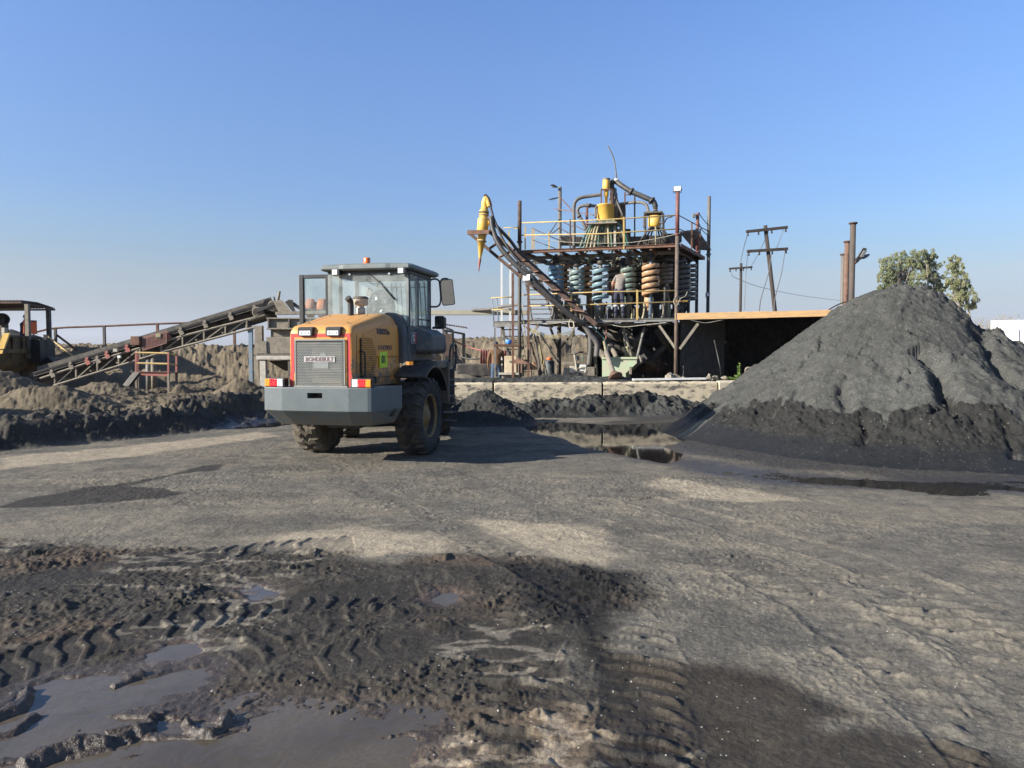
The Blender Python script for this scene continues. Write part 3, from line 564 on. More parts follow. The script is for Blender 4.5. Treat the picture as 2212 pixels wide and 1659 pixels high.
def small_pile(X, Y):
    dx, dy = X + .62, Y - 15.9; r = np.hypot(dx / 1.25, dy / 1.0); z = .80 * (1 - r) ; z = np.where(r < .2, .64 + .07 * (1 - (r / .2) ** 2), z)
    up = np.clip(z / .2, 0, 1); dc, vc = cells(X * 9, Y * 9, 51); z += up * ((ridged(X * 3, Y * 3, 4, seed=90) - .5) * .13 + np.clip(.5 - dc, 0, 1) * .07 * (vc > .4))
    z -= .03 * ss(.8, 1.1, r); c, w = ore_col(X, Y, np.full_like(X, .62), .2 + .6 * ss(.2, .0, z)); return z, c, w
heap_grid('sand_heap', -.62, 15.9, 1.6, 1.4, small_pile, 220, 'small black cone of sand on the yard in front of the low block wall', 'sand heap', M['ore'], None)
def wall_y(x): return WALL_A[1] + (x - WALL_A[0]) * (WALL_B[1] - WALL_A[1]) / (WALL_B[0] - WALL_A[0])
def foot_berm(X, Y):
    d = wall_y(X) - Y; h = np.interp(X, [-3.2, -1, 0, 1, 2, 3.2, 4.1, 4.7, 5.3, 6.6, 7.4], [.36, .30, .28, .34, .42, .48, .40, .22, .20, .24, .0]); dc, vc = cells(X * 6, Y * 6, 61); n = fbm(X * 1.7, Y * 1.7, 4, seed=95)
    z = h * (.75 + .6 * n) * (1 - ss(.10, 1.15, d + .5 * (n - .5))); up = np.clip(z / .15, 0, 1)
    z += up * ((ridged(X * 2.4, Y * 2.4, 4, seed=96) - .55) * .22 + np.clip(.55 - dc, 0, 1) * .12 * (vc > .4)); z -= .04 * ss(1.1, 1.6, d)
    z = np.where(X > 7.4, -.3, z); c, w = ore_col(X, Y, ss(.35, .6, n) * .6 + .3, .2 + .3 * (z < .1)); return z, c, w
def berm_obj():
    x = np.linspace(-3.4, 7.6, 560); d = np.linspace(-.05, 1.9, 130); X = np.repeat(x[:, None], 130, 1); Y = np.array([wall_y(v) for v in x])[:, None] - d[None, :]
    Z, c, w = foot_berm(X, Y); col = np.ones((X.size, 4), np.float32); col[:, :3] = c.reshape(-1, 3)
    tag(grid_mesh('sand_berm', X, Y, Z, M['ore'], col, w.ravel()), 'long black sand berm heaped along the foot of the block wall', 'sand berm')
    x = np.linspace(-2.4, 3.6, 300); d = np.linspace(0, 1.0, 60); X = np.repeat(x[:, None], 60, 1); Y = np.array([wall_y(v) for v in x])[:, None] + .10 + d[None, :]
    n = fbm(X * 1.8, Y * 1.8, 4, seed=97); h = np.interp(X, [-2.4, -1.6, 0, 1.5, 2.2, 2.9, 3.6], [0, .10, .13, .22, .12, .16, .0]); Z = .80 + h * (.5 + n) * np.sin(np.clip((D_ := np.repeat(d[None, :], 300, 0)), 0, 1) * math.pi) ** .6 + (ridged(X * 5, Y * 5, 3, seed=98) - .6) * .05 - .06 * (D_ < .01)
    c, w = ore_col(X, Y, ss(.35, .65, n) * .5, n * 0); col = np.ones((X.size, 4), np.float32); col[:, :3] = c.reshape(-1, 3)
    tag(grid_mesh('spilled_sand', X, Y, Z, M['ore'], col, w.ravel()), 'grey sand spilled over the top edge of the block wall', 'spilled sand')
berm_obj()
def far_pile(X, Y):
    r = np.hypot((X + 43.5) / 9.5, (Y - 62) / 6); z = .3 + 3.3 * np.clip(1 - r, -.2, 1) + (ridged(X * .5, Y * .5, 4, seed=99) - .5) * .5 * np.clip(1 - r, 0, 1); c, w = ore_col(X, Y, np.full_like(X, .35), X * 0); return z, c, w
heap_grid('distant_stockpile', -43.5, 62, 9.5, 6, far_pile, 90, 'distant low dark stockpile behind the yellow feed bin', 'stockpile', M['ore'], None)
def side_heap(X, Y):
    r = np.hypot((X + 17.8) / 4.6, (Y - 13.4) / 3.6); z = 3.7 * np.clip(1 - r, -.2, 1) + (ridged(X * .9, Y * .9, 4, seed=100) - .5) * .4 * np.clip(1 - r, 0, 1); c, w = ore_col(X, Y, np.full_like(X, .5), X * 0); return z, c, w
heap_grid('shading_heap', -17.8, 13.4, 4.6, 3.6, side_heap, 160, 'dark unseen heap added to shade the ground beyond the left edge of the yard', 'shading heap', M['ore'], None)  # out of view, added to cast shade over the rough left ground
# ------------------------------------------------------------------ wheel loader (local axes: x right, y forward, origin under the rear axle)
M['hood'] = mat('orange_yellow_loader_paint', (.74, .315, .045), (.62, .27, .06), 3, .4, .8, dust=.9, dustc=(.40, .27, .14), rough=.34, side=-.1, splash=(1.0, 1.9))
M['cw'] = mat('slate_grey_loader_paint', (.112, .136, .141), (.095, .115, .12), 3, dust=.45, rough=.48, splash=(.45, 1.0))
M['cab_grey'] = mat('dark_slate_cab_paint', (.060, .072, .078), (.05, .06, .065), 3, dust=.45, rough=.45, splash=(1.2, 2.1))
M['roof_grey'] = mat('grey_cab_roof', (.16, .19, .19), (.13, .15, .15), 3, dust=.4, rough=.5)
M['tyre'] = mat('dusty_tyre_rubber', (.026, .025, .023), (.075, .065, .050), 5, .40, .66, rough=.85, dust=.35, bump=.3)
M['tyre_lit_dusty'] = mat('sunlit_dusty_tyre_rubber', (.15, .125, .092), (.045, .04, .034), 6, .46, .66, rough=.9, bump=.4)  # lighter tyre copy: dust and sunlight both put into the colour
M['rim'] = mat('dusty_yellow_rim', (.30, .19, .06), (.16, .12, .07), 5, dust=.4, rough=.7)
M['stripe'] = mat('red_stripe', (.60, .055, .05), (.52, .06, .05), 5, rough=.4, dust=.2)
M['grille'] = mat('grey_perforated_grille', (.20, .215, .205), (.26, .255, .22), 3, dust=.2, rough=.5)
M['lens_amber'] = mat('amber_lens', (.95, .36, .02), None, rough=.2); M['lens_red'] = mat('red_lens', (.85, .03, .04), None, rough=.2); M['lens_white'] = mat('white_lens', (.80, .80, .78), None, rough=.2)
M['plate_y'] = mat('lime_plate', (.60, .82, .04), None, rough=.4); M['ink'] = mat('dark_lettering', (.03, .035, .06), None, rough=.5); M['ink2'] = mat('maroon_grey_lettering', (.21, .15, .15), None, rough=.5)
M['tan_clean'] = mat('pale_filter_bowl', (.55, .50, .42), (.4, .37, .3), 6, dust=.5, rough=.5)
M['beacon'] = mat('orange_beacon_lens', (.80, .17, .03), None, rough=.2)
def glass_mat(name, tint, alpha, rough=.03, dirt=.35):
    m = bpy.data.materials.new(name); m.use_nodes = True; nt = m.node_tree; b = nt.nodes['Principled BSDF']; out = nt.nodes['Material Output']; pos = node(nt, 'ShaderNodeNewGeometry').outputs['Position']
    b.inputs['Base Color'].default_value = c4(tint); b.inputs['Roughness'].default_value = rough; tr = node(nt, 'ShaderNodeBsdfTransparent'); tr.inputs['Color'].default_value = (.90, .95, .94, 1); mx = node(nt, 'ShaderNodeMixShader')
    mr = node(nt, 'ShaderNodeMapRange'); nt.links.new(noise(nt, pos, 3.5, 5, .6), mr.inputs['Value']); mr.inputs['From Min'].default_value = .3; mr.inputs['From Max'].default_value = .7; mr.inputs['To Min'].default_value = max(0, alpha - dirt * .3); mr.inputs['To Max'].default_value = alpha + dirt * .3
    nt.links.new(mr.outputs['Result'], mx.inputs[0]); nt.links.new(tr.outputs[0], mx.inputs[1]); nt.links.new(b.outputs[0], mx.inputs[2]); nt.links.new(mx.outputs[0], out.inputs['Surface']); return m
M['glass'] = glass_mat('dusty_cab_glass', (.58, .61, .60), .22); M['pane'] = glass_mat('clear_door_glass', (.5, .53, .53), .08); M['mirror'] = mat('mirror_glass', (.55, .58, .60), None, rough=.05, metal=1.0)
M['film'] = mat('clear_plastic_seat_cover', (.10, .10, .11), (.35, .35, .36), 14, .5, .7, rough=.25)

LC = Vector((-2.28, 11.29, hz(-2.28, 11.29) - .012)); LH = R(-12)
ld = thing('wheel_loader', 'orange and slate grey wheel loader seen from behind with number 01 on its side', 'wheel loader', LC, rz=LH)
def lp(name, mb, m, parent=None, bevel=0.0, seg=2, label=None): return obj(name, mb, M[m] if isinstance(m, str) else m, parent or ld, True, bevel, seg, label)

def tyre_mb(muddy=False):
    mb = MB(); pr = [(.33, -.145), (.36, -.175), (.43, -.198), (.50, -.202), (.545, -.19), (.568, -.165), (.572, -.08), (.572, .08), (.568, .165), (.545, .19), (.50, .202), (.43, .198), (.36, .175), (.33, .145), (.30, .12), (.30, -.12), (.33, -.145)]
    mb.lathe([(r, h) for r, h in pr], (0, 0, 0), (1, 0, 0), 56, True)
    N = 19; zz = [(-.212, .00, .518, .535), (-.196, .005, .548, .588), (-.15, .018, .56, .611), (-.085, .030, .56, .613), (-.03, -.030, .56, .613), (.03, .030, .56, .613), (.085, -.030, .56, .613), (.15, -.018, .56, .611), (.196, -.005, .548, .588), (.212, 0, .518, .535)]
    for k in range(N):
        a0 = 2 * math.pi * k / N; rings = []
        for x, s, ri, ro in zz:
            def pt(r, off): a = a0 + (s + off) / .60; return (x, math.cos(a) * r, math.sin(a) * r)
            hw_ = .050 if abs(x) < .16 else .058
            rings.append([pt(ri, -hw_ - .012), pt(ro, -hw_ + .008), pt(ro, hw_ - .008), pt(ri, hw_ + .012)])
        mb.loft(rings, True, False)
    return mb
def rim_mb(side):
    mb = MB(); s = side
    mb.lathe([(.335, .150 * s), (.345, .168 * s), (.33, .172 * s), (.318, .15 * s), (.305, .06 * s), (.27, .02 * s), (.20, .03 * s), (.185, .06 * s), (.175, .10 * s), (.10, .12 * s), (.085, .145 * s), (.0, .150 * s)], (0, 0, 0), (1, 0, 0), 36, True)
    for k in range(12):
        a = 2 * math.pi * k / 12; c = Vector((.03 * s, math.cos(a) * .235, math.sin(a) * .235)); mb.cyl(c, c + Vector((.03 * s, 0, 0)), .014, 6)
    mb.lathe([(.33, -.14 * s), (.305, -.06 * s), (.25, -.02 * s), (.12, -.02 * s), (.10, -.10 * s), (0, -.10 * s)], (0, 0, 0), (1, 0, 0), 30, True)
    return mb
TY = tyre_mb(); RIM = {1: rim_mb(1), -1: rim_mb(-1)}
PIV = Vector((0, 1.2, 0)); FA = R(24)                                  # the front frame is steered to the left
FM = Matrix.Translation(PIV) @ Matrix.Rotation(FA, 4, 'Z')
def fr(mb):
    mb.v = [tuple(FM @ Vector(p)) for p in mb.v]; return mb
def wheel(pos, side, m, rz=0.0, spin=0.0):
    o = lp('wheel', RIM[side], 'rim'); o.location = pos; o.rotation_euler = (spin, 0, rz)
    t = obj('tyre', TY, M[m], o, True); return o
wheel((.855, 0, .612), 1, 'tyre', spin=.1); wheel((-.855, 0, .612), -1, 'tyre_lit_dusty', spin=.25)
for sx in (1, -1):
    p = FM @ Vector((sx * .855, 1.2, .612)); wheel(tuple(p), sx, 'tyre', FA, .4)
# counterweight with a hitch slot
def boolean_cut(o, cutters):
    for cm in cutters:
        me = bpy.data.meshes.new('c'); me.from_pydata(cm.v, [], cm.f); c = bpy.data.objects.new('c', me); COL.objects.link(c); c.parent = o.parent
        bm = bmesh.new(); bm.from_mesh(me); bmesh.ops.recalc_face_normals(bm, faces=bm.faces); bm.to_mesh(me); bm.free()
        bo = o.modifiers.new('b', 'BOOLEAN'); bo.object = c; bo.operation = 'DIFFERENCE'; bo.solver = 'EXACT'
        bpy.context.view_layer.update(); dg = bpy.context.evaluated_depsgraph_get(); nm = bpy.data.meshes.new_from_object(o.evaluated_get(dg)); o.modifiers.clear(); old = o.data; o.data = nm; nm.name = old.name
        bpy.data.objects.remove(c); bpy.data.meshes.remove(me)
def cw_ring(z, ins):
    pts = [(-.92, -.95), (-.80, -1.68), (-.785, -1.735), (-.74, -1.755), (-.4876, -1.80), (.4876, -1.80), (.74, -1.755), (.785, -1.735), (.80, -1.68), (.92, -.95)]
    return [Vector((x * (1 - ins * .13), y + (ins * .26 if y < -1 else 0), z)) for x, y in pts]
cwm = MB(); cwm.loft([cw_ring(.60, 1.0), cw_ring(.80, 0.06), cw_ring(.815, 0), cw_ring(1.118, 0), cw_ring(1.13, .02)])
cwo = lp('counterweight', cwm, 'cw'); boolean_cut(cwo, [MB().box((0, -1.75, 1.022), (.218, .30, .074)), MB().prism([(-.07, 0), (.07, 0), (.07, .06), (.035, .11), (-.035, .11), (-.07, .06)], (.5, -1.12, .70), (0, 1, 0), (0, 0, 1), .9)])
bv = cwo.modifiers.new('bevel', 'BEVEL'); bv.width = .012; bv.segments = 2; bv.limit_method = 'ANGLE'; bv.angle_limit = R(30)
sl = MB(); sl.box((0, -1.62, 1.022), (.21, .02, .07)); sl.cyl((.02, -1.70, .99), (.02, -1.70, 1.055), .014, 10); lp('hitch_pin', sl, 'black')
ch = MB(); ch.box((0, -.2, .93), (.78, 1.9, .42)); ch.box((0, .75, .80), (.6, .9, .5)); ch.box((0, 0, .612), (1.25, .26, .26)); ch.cyl((-.2, -.9, .62), (.25, -.9, .60), .10, 14); ch.box((.15, -1.0, .63), (.5, .5, .2)); lp('chassis', ch, 'black', bevel=.015)
# hood
def hw(y): return float(np.interp(y, [-1.62, -1.57, -1.5, -.9, -.45, -.12], [.452, .470, .474, .505, .54, .572]))
def hood_ring(y, zt, c, sh, w=None, zb=1.13):
    w = w or hw(y); k = []
    for t in range(7): a = math.pi / 2 * t / 6; k.append((w - c + c * math.cos(a) ** .8, zt - sh + sh * math.sin(a) ** .8))
    fl = [(w + .012, zb), (w + .012, 1.27), (w, 1.33)]; right = fl + k
    return [Vector((x, y, z)) for x, z in right] + [Vector((-x, y, z)) for x, z in reversed(right)]
hd = MB(); hd.loft([hood_ring(-1.62, 1.84, .10, .08), hood_ring(-1.612, 1.90, .10, .09), hood_ring(-1.585, 1.945, .11, .10), hood_ring(-1.53, 1.975, .11, .10), hood_ring(-1.40, 2.0, .12, .11), hood_ring(-.9, 2.105, .15, .15), hood_ring(-.5, 2.185, .20, .23), hood_ring(-.22, 2.20, .26, .32), hood_ring(-.12, 2.14, .30, .38)], True, True)
ho = lp('hood', hd, 'hood'); es = ho.modifiers.new('es', 'EDGE_SPLIT'); es.split_angle = R(38)
seam = MB()
for s in (1, -1):
    seam.tube([(s * .345, -1.605, 1.885), (s * .345, -1.56, 1.958), (s * .335, -1.40, 1.998), (s * .31, -.9, 2.103), (s * .27, -.5, 2.18)], .004, 6)
    for y in (-1.36, -.72): seam.lathe([(.010, -.0025), (.014, 0), (.010, .003)], (s * .30, y, np.interp(y, [-1.4, -.9, -.5], [2.0, 2.105, 2.185]) + .012), (1, .3 * s, 0), 10)
lp('seam', seam, 'black', ho)
for s in (1, -1):
    eye = MB(); eye.tube([Vector((s * .30 + .016 * math.cos(a), -1.40, 2.015 + .016 * math.sin(a))) for a in np.linspace(-.4, math.pi + .4, 10)], .005, 6)
    lp('lifting_eye', eye, 'rim', ho)
hs = MB()
for z in (1.245, ): hs.tube([(hw(y) + .017, y, z) for y in np.linspace(-1.5, -.2, 8)], .004, 6)
hs.tube([(hw(-1.50) + .004, -1.50, 1.20), (hw(-1.50) + .004, -1.50, 1.84)], .003, 6); lp('side_seam', hs, 'black', ho)
# raised shoulder panel on the hood side
sp_ = MB(); sp_.loft([[Vector((hw(y) + .012, y, z)) for y, z in ((-1.30, 1.86), (-1.12, 1.885), (-.62, 2.0), (-.22, 2.0), (-.2, 1.55), (-1.28, 1.55))], [Vector((hw(y) - .01, y, z)) for y, z in ((-1.33, 1.88), (-1.12, 1.91), (-.62, 2.03), (-.20, 2.03), (-.18, 1.52), (-1.31, 1.52))]]); lp('side_panel', sp_, 'hood', ho, bevel=.006)
# perforated rear grille
def perforated(x0, x1, z0, z1, cell, hole, P, inside=None):
    mb = MB(); nx = int((x1 - x0) / cell); nz = int((z1 - z0) / (cell * .866))
    for j in range(nz):
        for i in range(nx):
            cx = x0 + (i + .5 + .5 * (j % 2)) * cell; cz = z0 + (j + .5) * cell * .866
            if cx > x1 - cell * .5: continue
            if inside and not inside(cx, cz): continue
            ro = cell * .5774; ri = hole; q = []
            for k in range(6):
                a = math.pi / 6 + k * math.pi / 3; q.append(P(cx + ro * math.cos(a), cz + ro * math.sin(a)))
            for k in range(6):
                a = math.pi / 6 + k * math.pi / 3; q.append(P(cx + ri * math.cos(a), cz + ri * math.sin(a)))
            mb.add(q, [(k, (k + 1) % 6, 6 + (k + 1) % 6, 6 + k) for k in range(6)])
    return mb
gb = MB(); gb.box((0, -1.628, 1.455), (.71, .008, .63)); lp('grille_shade_panel', gb, 'black')  # black sheet standing in for the dark space behind the holes
gr = perforated(-.352, .352, 1.15, 1.765, .0245, .0096, lambda x, z: Vector((x, -1.646, z)))
for b_ in (((0, -1.645, 1.775), (.744, .012, .022)), ((0, -1.645, 1.140), (.80, .012, .020)), ((-.362, -1.645, 1.46), (.020, .012, .60)), ((.362, -1.645, 1.46), (.020, .012, .60))): gr.box(*b_)
gr.box((.02, -1.648, 1.43), (.22, .006, .085)); gr.prism([(-.06, 0), (.06, 0), (.035, .04), (-.035, .04)], (.05, -1.645, 1.555), (1, 0, 0), (0, 0, 1), .004)
grl = lp('grille', gr, 'grille')
rad = MB()
for x0_, x1_, z0_, z1_ in ((-.12, .30, 1.20, 1.70),): 
    for k in range(22): rad.box(((x0_ + x1_) / 2, -1.631, z0_ + (z1_ - z0_) * k / 21), (x1_ - x0_, .006, .010))
lp('radiator_fins', rad, 'dusty', grl)
bn = MB(); bn.box((0, -1.652, 1.510), (.455, .006, .078)); bo_ = lp('badge', bn, mat('pale_grey_badge', (.46, .45, .42), None, rough=.4), grl, bevel=.002); lp('badge_lettering', text_mb('RONDEBULT', .082, .003, (0, -1.658, 1.509), (1, 0, 0), (0, 0, 1), bold=.002, sx=.86), 'ink2', grl)
# red stripe that frames the grille
st = MB()
for s in (1, -1):
    def fl(q): return [(x * s, z) for x, z in (q if s > 0 else q[::-1])]
    st.prism(fl([(.392, 1.36), (.440, 1.36), (.440, 1.862), (.392, 1.862)]), (0, -1.617, 0), (1, 0, 0), (0, 0, 1), .006); st.prism(fl([(.408, 1.14), (.458, 1.14), (.458, 1.29), (.440, 1.358), (.392, 1.358), (.408, 1.29)]), (0, -1.617, 0), (1, 0, 0), (0, 0, 1), .006)
st.box((0, -1.620, 1.836), (.78, .006, .044)); lp('stripe', st, 'stripe')
# rear hood lamps
for sx in (-.205, .205):
    lb = MB(); lb.loft([[Vector((sx + x * .11, -1.66, 1.885 + z)) for x, z in ((-.85, -.062), (.85, -.062), (1.0, -.03), (1.0, .055), (-1.0, .055), (-1.0, -.03))], [Vector((sx + x * .11, -1.585, 1.89 + z)) for x, z in ((-.9, -.05), (.9, -.05), (1.05, -.03), (1.05, .065), (-1.05, .065), (-1.05, -.03))]]); h = lp('hood_lamp', lb, 'black', bevel=.006)
    ln = MB(); ln.box((sx, -1.664, 1.868), (.165, .008, .062)); 
    lens = lp('lens', ln, 'lens_white', h, bevel=.003); 
    for k in range(3):
        dd = MB(); dd.tube([(sx - .05 + k * .05, -1.670, 1.888), (sx - .042 + k * .05, -1.670, 1.872), (sx - .05 + k * .05, -1.670, 1.852)], .003, 5)
        lp('reflector', dd, 'steel', h)
# tail lamps
for s in (-1, 1):
    cx = s * .635; bx = MB(); bx.box((cx, -1.67, 1.192), (.30, .11, .122)); h = lp('tail_lamp', bx, 'black', bevel=.008)
    for k, (off, w, m) in enumerate(((.105, .070, 'lens_amber'), (.015, .105, 'lens_red'), (-.085, .082, 'lens_white'))):
        ln = MB(); ln.box((cx + s * off, -1.727, 1.192), (w, .014, .100))
        for i in range(3):
            for j in range(3): ln.lathe([(.012, 0), (.010, .004), (0, .006)], (cx + s * off + (i - 1) * w * .3, -1.734, 1.192 + (j - 1) * .03), (0, -1, 0), 8)
        lp(('amber_lens', 'red_lens', 'white_lens')[k], ln, m, h)
# side vent, handle, lettering and number on the right flank
vent_poly = [(-1.40, 1.80), (-1.06, 1.80), (-.90, 1.50), (-1.04, 1.26), (-1.40, 1.26)]
def in_vent(y, z):
    c = False; n = 5
    for i in range(n):
        ax, az = vent_poly[i]; bx, bz = vent_poly[(i + 1) % n]
        if (az > z) != (bz > z) and y < (bx - ax) * (z - az) / (bz - az) + ax: c = not c
    return c
vb = MB(); vb.loft([[Vector((hw(y) + .020, y, z)) for y, z in vent_poly], [Vector((hw(y) - .02, y, z)) for y, z in vent_poly]]); vo = lp('side_vent', vb, 'black')
pv = perforated(-1.44, -.86, 1.22, 1.84, .036, .0125, lambda y, z: Vector((hw(y) + .026, y, z)), lambda y, z: in_vent(y, z)); lp('vent_grille', pv, 'hood', vo)
hn = MB(); hn.tube(smooth_line([(hw(-1.42) + .01, -1.42, 1.615), (hw(-1.42) + .06, -1.42, 1.61), (hw(-1.42) + .075, -1.40, 1.56), (hw(-1.42) + .075, -1.40, 1.32), (hw(-1.42) + .06, -1.42, 1.275), (hw(-1.42) + .01, -1.42, 1.27)], 4), .013, 8); lp('hood_handle', hn, 'black')
def flank(y, z, off): return Vector((hw(y) + off, y, z))
fx = Vector((hw(-.4) - hw(-1.0), .6, 0)).normalized()
lp('side_lettering', text_mb('RB835n', .115, .004, flank(-.70, 1.905, .016), fx, (0, 0, 1), bold=.003, sx=1.15), 'ink'); lp('maker_lettering', text_mb('RONDEBULT', .088, .004, flank(-.64, 1.672, .016), fx, (0, 0, 1), bold=.003, sx=.92), 'ink')
np_ = MB(); np_.loft([[flank(y, z, .020) for y, z in ((-.82, 1.375), (-.58, 1.385), (-.58, 1.62), (-.82, 1.61))], [flank(y, z, .010) for y, z in ((-.82, 1.375), (-.58, 1.385), (-.58, 1.62), (-.82, 1.61))]]); npo = lp('number_plate', np_, 'plate_y'); lp('number', text_mb('01', .165, .003, flank(-.70, 1.495, .024), fx, (0, 0, 1), bold=.002, sx=.9), 'ink', npo)
lk = MB(); lk.box(flank(-.99, 1.21, .02), (.02, .10, .10)); lp('latch', lk, 'black', bevel=.008)
# exhaust and pre-cleaner
ex = MB(); ex.tube(smooth_line([(-.01, -.62, 2.14), (-.01, -.62, 2.33), (-.015, -.635, 2.375), (-.03, -.68, 2.415)], 4), .046, 14, caps=False); ex.tube(smooth_line([(-.01, -.62, 2.2), (-.01, -.62, 2.33), (-.015, -.635, 2.375), (-.03, -.68, 2.412)], 4), .041, 14, caps=True); lp('exhaust_pipe', ex, 'black')
pc = MB(); pc.lathe([(.0, .19), (.08, .19), (.112, .175), (.116, .16), (.11, .155), (.112, .085), (.10, .065), (.055, .055), (.05, .03), (.07, .02), (.07, -.09), (0, -.09)], (.075, -.45, 2.255), ZUP, 28); pco = lp('air_precleaner', pc, 'tan_clean'); pr2 = MB(); pr2.lathe([(.117, .158), (.119, .168), (.117, .178), (.09, .197), (0, .199)], (.075, -.45, 2.255), ZUP, 28); lp('cap', pr2, 'steel_dark', pco)
# cab
cb = MB()
for x in (-.66, .66):
    for y in (.03, 1.05): cb.box((x, y, 2.40), (.055, .055, .86))
cb.box((.665, .42, 2.40), (.045, .075, .86)); cb.box((-.665, .42, 2.40), (.045, .06, .86))
cb.box((0, .03, 2.855), (1.30, .05, .055)); cb.box((0, 1.05, 2.855), (1.30, .05, .055)); cb.box((.665, .54, 2.86), (.05, 1.0, .05)); cb.box((-.665, .54, 2.86), (.05, 1.0, .05)); cb.box((.668, .74, 2.02), (.03, .60, .035)); cb.box((.668, .74, 2.145), (.03, .60, .02))
cab = lp('cab', cb, 'black', bevel=.008)
lo = MB(); lo.loft([[Vector(p) for p in ((-.69, -.02, 1.46), (.69, -.02, 1.46), (.69, 1.10, 1.46), (-.69, 1.10, 1.46))], [Vector(p) for p in ((-.69, -.02, 2.02), (.69, -.02, 2.02), (.69, 1.10, 2.02), (-.69, 1.10, 2.02))]]); lp('lower_body', lo, 'cab_grey', cab, bevel=.02, seg=3)
sh_ = MB(); yy = [.0, -.14]
sec = [(.35, 2.22), (.48, 2.205), (.58, 2.15), (.64, 2.05), (.665, 1.90), (.67, 1.46)]
sh_.loft([[Vector((x, .02, z + .02)) for x, z in sec] + [Vector((.30, .02, 1.46))], [Vector((x, -.13, z)) for x, z in sec] + [Vector((.30, -.13, 1.46))], [Vector((x - .03, -.16, z - .03)) for x, z in sec] + [Vector((.30, -.16, 1.46))]], True, True); so = lp('rear_shroud', sh_, 'cab_grey', cab); e2 = so.modifiers.new('es', 'EDGE_SPLIT'); e2.split_angle = R(40)
bxm = MB(); bxm.loft([[Vector(p) for p in ((.68, .30, 1.58), (.90, .36, 1.58), (.93, 1.02, 1.58), (.68, 1.06, 1.58))], [Vector(p) for p in ((.68, .26, 1.64), (.96, .34, 1.64), (.98, 1.04, 1.64), (.68, 1.08, 1.64))], [Vector(p) for p in ((.68, .26, 1.88), (.94, .34, 1.88), (.96, 1.04, 1.88), (.68, 1.08, 1.88))], [Vector(p) for p in ((.68, .30, 1.985), (.80, .40, 1.985), (.82, 1.0, 1.985), (.68, 1.06, 1.985))]]); lp('side_tank', bxm, 'cab_grey', cab, bevel=.025, seg=3)
ot = MB(); ot.box((.694, .20, 1.60), (.012, .05, .075)); lp('socket', ot, 'steel', cab, bevel=.003)
em = MB(); em.box((.694, .185, 1.832), (.010, .19, .175)); emo = lp('emblem_plate', em, mat('white_decal', (.62, .62, .60), None, rough=.4), cab, bevel=.002)
e3 = MB(); e3.box((.700, .16, 1.832), (.004, .125, .155)); lp('emblem_field', e3, 'black', emo); e4 = MB(); e4.box((.701, .252, 1.832), (.005, .030, .155)); lp('emblem_bar', e4, 'lens_red', emo)
e5 = MB(); e5.tube([(.704, .15 + .032 * math.sin(t * 2.0), 1.775 + .115 * t / 3.14) for t in np.linspace(0, 3.14, 12)], .008, 6); e5.tube([(.704, .16 + .03 * math.cos(t), 1.80 + .022 * math.sin(t)) for t in np.linspace(0, 6.28, 12)], .006, 6); e5.tube([(.704, .165 + .024 * math.cos(t), 1.872 + .018 * math.sin(t)) for t in np.linspace(0, 6.28, 12)], .006, 6); lp('emblem_figure', e5, 'lens_white', emo)
def pane(name, pts, parent=None, m='glass'):
    mb = MB(); a, b, c = [Vector(p) for p in pts[:3]]; n = (b - a).cross(c - a).normalized() * .006; q = [Vector(p) for p in pts]; k = len(q)
    mb.add(q + [p + n for p in q], [tuple(range(k)), tuple(range(2 * k - 1, k - 1, -1))] + [(i, k + i, k + (i + 1) % k, (i + 1) % k) for i in range(k)]); return lp(name, mb, m, parent or cab)
pane('rear_window', [(-.68, -.005, 2.0), (.68, -.005, 2.0), (.68, -.005, 2.85), (-.68, -.005, 2.85)]); pane('front_window', [(-.63, 1.06, 1.95), (.63, 1.06, 1.95), (.63, 1.06, 2.84), (-.63, 1.06, 2.84)])
pane('side_window', [(.682, .06, 2.03), (.682, .385, 2.03), (.682, .385, 2.83), (.682, .06, 2.83)]); pane('side_window', [(.676, .46, 2.16), (.676, 1.02, 2.16), (.676, 1.02, 2.83), (.676, .46, 2.83)]); pane('side_window', [(.676, .46, 2.04), (.676, 1.02, 2.04), (.676, 1.02, 2.13), (.676, .46, 2.13)]); pane('side_window', [(-.680, .06, 2.03), (-.680, .385, 2.03), (-.680, .385, 2.83), (-.680, .06, 2.83)])
rf = MB()
def roof_ring(z, e): return [Vector((x * (.78 + e), .58 + y * (.71 + e), z + (.025 * (1 - abs(x)) if z > 2.95 else 0))) for x, y in ((-1, -.9), (-.93, -1), (-.55, -1.0), (-.45, -1.02), (.45, -1.02), (.55, -1.0), (.93, -1), (1, -.9), (1, .9), (.93, 1), (-.93, 1), (-1, .9))]
rf.loft([roof_ring(2.895, -.03), roof_ring(2.915, 0), roof_ring(2.955, 0), roof_ring(2.985, -.04)]); rfo = lp('roof', rf, 'roof_grey', bevel=.01)
fa = MB(); fa.box((0, .54, 2.875), (1.36, 1.10, .07)); lp('fascia', fa, 'black', rfo)
bc = MB(); bc.lathe([(.055, 0), (.056, .10), (.050, .112), (0, .114)], (-.23, .5, 3.055), ZUP, 18); bco = lp('beacon', bc, 'beacon'); bb_ = MB(); bb_.cyl((-.23, .5, 2.985), (-.23, .5, 3.056), .03, 12); lp('beacon_base', bb_, 'black', bco)
for x in (-.50, .60):
    wk = MB(); wk.box((x + .015, -.09, 2.865), (.13, .08, .095)); wo = lp('work_lamp', wk, 'black', bevel=.01); g = MB(); g.box((x, -.135, 2.867), (.088, .012, .080)); lp('lens', g, 'lens_white', wo, bevel=.003)
for x in (-.30, .37):
    b_ = MB(); b_.box((x, -.03, 2.84), (.03, .02, .03)); lp('window_clip', b_, 'lens_white')
